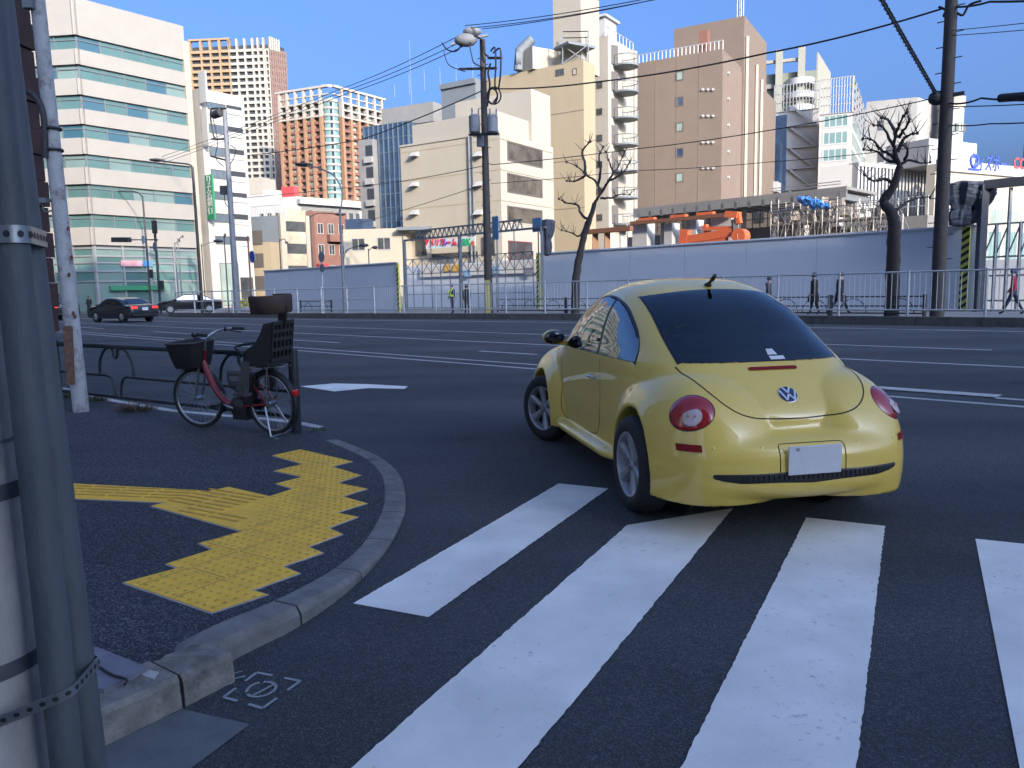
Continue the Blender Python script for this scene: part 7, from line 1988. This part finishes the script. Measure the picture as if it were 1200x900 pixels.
# rear carrier and child seat
mb = MB()
for sg in (1, -1):
    mb.tube(cr([(.20, sg*.06, .70), (.0, sg*.07, .715), (-.24, sg*.07, .715)], 4), .008, 6); mb.tube([(0, sg*.07, RW), (-.06, sg*.07, .71)], .008, 6)
for x in (.1, -.05, -.2): mb.tube([(x, -.07, .715), (x, .07, .715)], .007, 6)
mb.build('carrier', MK['silver'], BK, local=True)
CS = MB(); P = []
def shell(rows):
    mb = MB(); P = []
    for z, xb, w2, d in rows:
        P.append([(xb+d*(1-abs(t)**2.2 if abs(t) < 1 else 0)*-1+d, w2*t, z) for t in [-1+2*k/12 for k in range(13)]])
    return mb, P
# seat pan, back with slats, side wings, footrests
mb = MB(); mb.box((-.02, 0, .765), (.32, .32, .06)); mb.box((-.0, 0, .80), (.28, .26, .02)); cs = mb.build('child_seat', MK['blk'], BK, local=True, bevel=.02)
mb = MB(); tilt = .10
for y in (-.13, -.08, -.027, .027, .08, .13): mb.bar((-.19, y, .78), (-.27, y, 1.16), .028, .03, up=(0, 1, 0))
for z in (.80, .90, 1.0, 1.08, 1.16): mb.bar((-.19-.21*(z-.78), -.14, z), (-.19-.21*(z-.78), .14, z), .03, .035)
mb.build('seat_back', MK['blk'], cs, local=True)
for sg in (1, -1):
    mb = MB(); Q = [(.13, .80), (.10, .90), (-.02, .96), (-.10, 1.05), (-.17, 1.16), (-.26, 1.17), (-.20, .80)]
    mb.add([(x, sg*.14, z) for x, z in Q]+[(x, sg*.16, z) for x, z in Q], [tuple(range(7)), tuple(range(7, 14))]+[(i, (i+1) % 7, 7+(i+1) % 7, 7+i) for i in range(7)]); mb.build('side_wing', MK['blk'], cs, local=True)
    mb = MB(); mb.bar((.12, sg*.17, .78), (.16, sg*.19, .48), .10, .02, up=(0, 1, 0)); mb.box((.19, sg*.19, .45), (.16, .09, .03)); mb.box((.17, sg*.21, .52), (.12, .02, .14)); mb.build('foot_rest', MK['dk'], cs, local=True)
mb = MB(); mb.tube(cr([(.14, -.17, .85), (.26, -.15, .92), (.29, 0, .93), (.26, .15, .92), (.14, .17, .85)], 5), .014, 8); mb.build('hand_bar', MK['blk'], cs, local=True)
mb = MB(); mb.bar((-.26, 0, 1.12), (-.29, 0, 1.32), .10, .02, up=(0, 1, 0)); mb.build('headrest_stem', MK['blk'], cs, local=True)
mb = MB(); P = []
for z, r in ((1.25, .9), (1.27, 1.0), (1.41, 1.06), (1.43, 1.0)):
    P.append([(-.16-.02+.15*r*sin(a)*-1+0.0, .19*r*cos(a), z) for a in [pi*k/16 for k in range(17)]]+[(.0-.02, -.17*r, z), (-.02, -.15*r, z)]+[(-.16+.115*r*sin(pi-a)*-1-.02, .155*r*cos(pi-a), z) for a in [pi*k/16 for k in range(17)]]+[(-.02, .15*r, z), (-.02, .17*r, z)])
mb.grid(P, True, closed_v=True); n = len(P[0]); mb.grid([P[0], P[-1]], False, closed_v=True, flip=True); mb.build('headrest', MK['brown'], cs, local=True)
# double kickstand
mb = MB()
for sg in (1, -1): mb.tube([(.02, sg*.07, .30), (-.10, sg*.15, .02)], .011, 8)
mb.tube([(-.10, -.15, .015), (-.10, .15, .015)], .011, 8); mb.tube([(-.10, .15, .015), (-.22, .18, .012)], .010, 8); mb.build('kickstand', MK['silver'], BK, local=True)

# ------------------------------------------------------------------ near ornamental railing
FR = empty('guard_railing', (F1.x, F1.y, .03), 0, 'dark metal guard railing with scroll arches along the near kerb behind the bicycle', 'guard rail')
MR_ = mat('rail_dark', (.022, .030, .036), rough=.45, var=.15, vscale=20)
fa_, fb_ = F0.copy(), F1.copy(); fa_.z = fb_.z = .03
RH = .84
zR = at_y(340, 414, F1.y).z; zL = at_y(66, 401, F0.y).z
for e, zt in ((fa_, zL+.03), (fb_, zR+.03)):
    mb = MB(); mb.cyl((e.x, e.y, 0), (e.x, e.y, zt), .05, .05, 14); mb.ball((e.x, e.y, zt), (.05, .05, .02), 14, 6); mb.build('post', MR_, FR)
def fp(t, z): p = fa_.lerp(fb_, t); return Vector((p.x, p.y, z+(zR-zL)*t))
zt = zL-.02; zm = at_y(120, 437, F0.y*.85+F1.y*.15).z; zb = at_y(130, 462, F0.y*.8+F1.y*.2).z
mb = MB(); mb.tube([fp(0, zt), fp(1, zt)], .030, 8); mb.build('top_rail', MR_, FR)
mb = MB(); mb.tube([fp(0, zb), fp(1, zb-(zR-zL))], .024, 8); mb.build('bottom_rail', MR_, FR)
sp = (F0-F1).length; 
for c in (.312, .83):
    u = lambda m_: m_/sp
    for sg in (1, -1):
        mb = MB(); mb.tube(cr([fp(c+sg*u(.40), zm), fp(c+sg*u(.37), zm+(zt-zm)*.5), fp(c+sg*u(.26), zt-.06), fp(c+sg*u(.15), zt-.02), fp(c+sg*u(.06), zt-.04), fp(c+sg*u(.045), zt-.11), fp(c, zt-.15)], 6), .018, 6); mb.build('scroll', MR_, FR)
        mb = MB(); mb.tube(cr([fp(c+sg*u(.24), zm), fp(c+sg*u(.14), zm-.03), fp(c+sg*u(.08), zm-.13), fp(c+sg*u(.06), zb)], 6), .018, 6); mb.build('scroll', MR_, FR)
for a, b in ((0, .312-.24/sp), (.312+.24/sp, .83-.24/sp), (.83+.24/sp, 1)):
    mb = MB(); mb.tube([fp(a, zm), fp(b, zm)], .019, 6); mb.build('middle_rail', MR_, FR)

# ------------------------------------------------------------------ white peeling pole behind the railing
MP = mat('peeling_paint', (.40, .41, .42), rough=.6, var=.12, vscale=8, dark=(.10, .06, .045), damt=.85, dscale=4.5, bump=.3, bscale=30)
pb = gnd(95, 481, .04)
WP = empty('white_pole', tuple(pb), 0, 'white steel pole with peeling paint, rust patches and a curved conduit', 'pole')
ptop = at_y(43, -10, pb.y)
dirp = (ptop-pb); 
mb = MB(); mb.tube([pb+Vector((0, 0, -.02)), pb.lerp(ptop, .5), ptop+dirp*.1], [.095, .088, .080], 18); mb.build('pole', MP, WP)
def wp(px, py, off=-.0): return at_y(px, py, pb.y+off)
mb = MB(); mb.tube(cr([wp(31, 107, -.05), wp(40, 112, -.1), wp(49, 128, -.1), wp(52, 150, -.1), wp(53, 185, -.1)], 6), .035, 8); mb.build('conduit', MBD['poledark'], WP)
for y in (151, 176):
    q = wp(60 if y == 151 else 62, y); mb = MB(); mb.tube([q+Vector((.105*cos(2*pi*k/18), .105*sin(2*pi*k/18), 0)) for k in range(18)], .018, 6, closed=True); mb.build('clamp', MBD['poledark'], WP)
mb = MB(); q = wp(34, 4, -.1); mb.box(q, (.12, .1, .13)); mb.tube([q, wp(43, 12, -.05), wp(49, 11)], .015, 6); mb.build('lamp', MBD['galv'], WP, bevel=.02)
mb = MB(); q = wp(52, 235, -.1); mb.bar(wp(47, 235, -.1), wp(56, 235, -.1), .08, .06); mb.tube(cr([wp(56, 236, -.08), wp(50, 241, -.08), wp(53, 248, -.08), wp(63, 246, -.05)], 5), .01, 5); mb.tube([wp(56, 234), wp(64, 236)], .02, 6); mb.build('camera_bracket', MBD['galv'], WP)
mb = MB(); mb.bar(wp(80, 382, -.12), wp(84, 450, -.12), .13, .06, up=(1, 0, 0)); mb.build('rusty_box', mat('rusty_box', (.15, .085, .06), rough=.85, var=.45, vscale=18), WP)
mb = MB()
for x, y in ((86, 367), (88, 371), (84, 302), (80, 268), (81, 322)):
    q = wp(x, y, -.1); mb.ball(q, (.02, .012, .03), 8, 5)
mb.build('paint_chips', MBD['rust'], WP, kind='stuff')

# ------------------------------------------------------------------ concrete utility pole and two steel conduits in the foreground
PY = 1.62
MCP = mat('pole_concrete', (.40, .39, .38), rough=.85, var=.12, vscale=7, bump=.5, bscale=70, dark=(.17, .17, .175), damt=.6, dscale=3.0, stretch=(1, 1, .4))
MGP = mat('galv_conduit', (.085, .10, .112), rough=.62, metal=.15, var=.22, vscale=14, dark=(.05, .058, .064), damt=.7, dscale=3.5, stretch=(1, 1, .3), bump=.25, bscale=90)
MBN = mat('steel_band', (.30, .33, .35), rough=.4, metal=.8, var=.15, vscale=20)
def pipe_pts(xb, yb, xt, yt, Y): return at_y(xb, yb, Y), at_y(xt, yt, Y)
e0, e1_ = pipe_pts(58, 880, 5, 385, PY+.0)
rC = .165
CP2 = empty('utility_pole', (e0.x-rC, PY, .11), 0, 'big pale concrete utility pole cut by the left edge in the foreground', 'utility pole')
dx = (e1_.x-e0.x)/(e1_.z-e0.z)
def polex(z): return e0.x+dx*(z-e0.z)
mb = MB(); mb.tube([(polex(0)-rC, PY, .0), (polex(2)-rC, PY, 2), (polex(9)-rC+.03, PY, 9)], [rC+.004, rC-.006, rC-.05], 40); mb.build('pole', MCP, CP2)
for ya, yb in ((578, 608), (795, 822)):
    p = at_y(30, (ya+yb)/2, PY-.16); hh = .05
    mb = MB(); mb.tube([(polex(p.z)-rC, PY, p.z-hh*.35), (polex(p.z)-rC, PY, p.z+hh*.35)], rC+.0035, 40, caps=False); mb.build('grey_tape', mat('tape_dark', (.07, .075, .09), rough=.6, var=.4, vscale=14), CP2)
mb = MB(); p = at_y(30, 530, PY-.16); mb.tube([(polex(p.z)-rC, PY, p.z-.004), (polex(p.z)-rC, PY, p.z+.004)], rC+.002, 40, caps=False); mb.build('seam', MBD['galv'], CP2)
COND = []
def conduit(xb, xt, Y, wpx_b, label):
    b_, t_ = at_y(xb, 890, Y), at_y(xt, 225, Y)
    bl, br = at_y(xb-wpx_b/2, 890, Y), at_y(xb+wpx_b/2, 890, Y); r = (br-bl).length/2*.84
    d = (t_-b_)/(t_.z-b_.z)
    o = empty('steel_conduit', (b_.x-d.x*(b_.z-.11), Y, .11), 0, label, 'conduit')
    P = [b_+d*(z-b_.z) for z in (.1, 1.5, 3, 6)]
    mb = MB(); mb.tube(P, r, 28); mb.build('pipe', MGP, o); COND.append((P[0], d, r, Y)); return o
conduit(78, 7, 1.55, 42, 'nearer of the two grey steel conduits strapped to the concrete pole')
conduit(106, 23, 1.66, 40, 'farther right-hand grey steel conduit strapped to the concrete pole')
# perforated bands hugging the pole and both conduits
def band(name, zl, slope, label, hgt=.022):
    cps = [(Vector((polex(zl)-rC, PY)), rC+.004)]+[(Vector((P0.x+d.x*(zl-P0.z), Y)), r+.003) for P0, d, r, Y in COND]
    pts = []
    for c, r in cps:
        for k in range(60): a = 2*pi*k/60; pts.append((c.x+r*cos(a), c.y+r*sin(a)))
    pts = sorted(set(pts)); 
    def half(ps):
        h = []
        for p in ps:
            while len(h) >= 2 and (h[-1][0]-h[-2][0])*(p[1]-h[-2][1])-(h[-1][1]-h[-2][1])*(p[0]-h[-2][0]) <= 0: h.pop()
            h.append(p)
        return h
    hull = half(pts)[:-1]+half(pts[::-1])[:-1]
    zz = lambda x: zl+slope*(x-cps[0][0].x)
    cx, cy = sum(p[0] for p in hull)/len(hull), sum(p[1] for p in hull)/len(hull)
    o = tag(MB().add([], []).build(name, MBN, loc=(cx, cy, zl)) if False else empty(name, (cx, cy, zl), 0), label, 'strap')
    mb = MB(); out = []
    def off(p, k): l = math.hypot(p[0]-cx, p[1]-cy); return (p[0]+(p[0]-cx)/l*k, p[1]+(p[1]-cy)/l*k)
    prof = [(0, -hgt), (.003, -hgt), (.003, hgt), (0, hgt)]
    mb.grid([[(*off(p, a), zz(p[0])+b) for a, b in prof] for p in hull], False, closed_u=True, closed_v=True); mb.build('band', MBN, o)
    # holes as dark oval slots evenly along the band
    L_ = 0; mb = MB(); acc = 0
    for i in range(len(hull)):
        p, q = hull[i], hull[(i+1) % len(hull)]; l = math.hypot(q[0]-p[0], q[1]-p[1])
        x = (-acc) % .024
        while x < l:
            t = x/l; c = Vector((p[0]+(q[0]-p[0])*t, p[1]+(q[1]-p[1])*t)); d = Vector((q[0]-p[0], q[1]-p[1])).normalized(); c = Vector(off(c, .0042))
            z = zz(c.x); w2, h2 = .0062, hgt*.42
            P = [(c.x+d.x*w2*cos(a), c.y+d.y*w2*cos(a), z+h2*sin(a)) for a in [2*pi*k/10 for k in range(10)]]; mb.add(P, [tuple(range(10))]); x += .024
        acc += l
    mb.build('slots', MBD['blackm'], o, kind='stuff')
    return o
z = at_y(20, 276, 1.5).z; band('steel_strap', z, 0.02, 'upper perforated steel strap round the concrete pole and conduits', .017)
z = at_y(55, 865, 1.5).z; band('steel_strap', z, .30, 'lower slanting perforated steel strap round the concrete pole and conduits', .012)

# ------------------------------------------------------------------ small things on the old kerb
mb = MB(); q = [gnd(*p, .128) for p in ((84, 765), (114, 762), (173, 786), (122, 812), (84, 806))]
mb.prism([tuple(p[:2]) for p in q], .124, .142); o = mb.build('steel_plate', mat('plate_purple', (.15, .145, .18), rough=.55, var=.15, vscale=10), loc=tuple(q[0])); ROOTM[o.name] = Matrix.Translation(q[0])
tag(o, 'flat purplish-grey plate lying on the old kerb beside the conduits', 'plate')
mb = MB(); mb.tube(cr([gnd(112, 778, .146), gnd(130, 790, .148), gnd(148, 796, .147), gnd(146, 802, .15)], 5), .0045, 6); tag(mb.build('black_cord', MBD['cable'], loc=tuple(gnd(112, 778, .146))), 'short black cord lying across the purplish plate', 'cord')
mb = MB(); q = [gnd(*p, .13) for p in ((170, 783), (186, 786), (180, 794), (166, 790))]; mb.prism([tuple(p[:2]) for p in q], .121, .126); tag(mb.build('paper_scrap', MBD['signwhite'], loc=tuple(q[0])), 'small white scrap at the corner of the old kerb', 'litter')
# dry grass tufts at the foot of the railing
def tuft(px, py, label, col, nb, rr, seed, h=.14):
    rnd = random.Random(seed); c = gnd(px, py, .035); mb = MB()
    for k in range(nb):
        a = rnd.uniform(0, 2*pi); r = rr*sqrt(rnd.random()); p = c+Vector((r*cos(a)*1.6, r*sin(a)*.7, 0)); l = h*rnd.uniform(.5, 1.2); d = Vector((cos(a)*.6+rnd.uniform(-.3, .3), sin(a)*.6+rnd.uniform(-.3, .3), .8)).normalized(); s_ = d.cross(Vector((0, 0, 1))).normalized()*.004
        m_ = p+d*l*.55; e = p+d*l+Vector((d.x*.03, d.y*.03, -.02)); mb.add([p-s_, p+s_, m_+s_*.8, m_-s_*.8, e], [(0, 1, 2, 3), (3, 2, 4)])
    o = mb.build('grass_tuft', mat('grass_'+str(seed), col, rough=.9, var=.3, vscale=30), loc=tuple(c)); return tag(o, label, 'weeds')
tuft(160, 481, 'dry brown weed tuft on the pavement edge between the white pole and the bicycle', (.16, .10, .06), 260, .16, 1)
tuft(112, 470, 'greenish weeds at the foot of the white pole', (.07, .09, .035), 160, .13, 2)
tuft(78, 466, 'greenish weeds at the foot of the left railing post', (.06, .08, .03), 120, .10, 3)
tuft(372, 505, 'tiny green weeds at the foot of the right railing post', (.08, .10, .03), 50, .06, 4, .06)
# hedge strip and cyclist sign on the far left corner
mb = MB(); rnd = random.Random(9); a_, b_ = at_n(170, 352, 40), at_n(302, 352, 40)
for k in range(1500):
    t = rnd.random(); p = Vector((a_.x, a_.y, .3)).lerp(Vector((b_.x, b_.y, .3)), t)+Vector((rnd.uniform(-.4, .4), rnd.uniform(-.4, .4), rnd.uniform(-.2, .6))); d = Vector((rnd.uniform(-1, 1), rnd.uniform(-1, 1), rnd.uniform(-.5, 1))).normalized()*.16; e = d.orthogonal().normalized()*.09
    mb.add([p, p+d+e, p+d*1.6, p+d-e], [(0, 1, 2, 3)])
tag(mb.build('hedge', mat('hedge_leaf', (.16, .17, .035), rough=.8, var=.4, vscale=4), loc=(a_.x, a_.y, .1)), 'low yellowish hedge strip on the far left corner', 'hedge', kind='stuff')
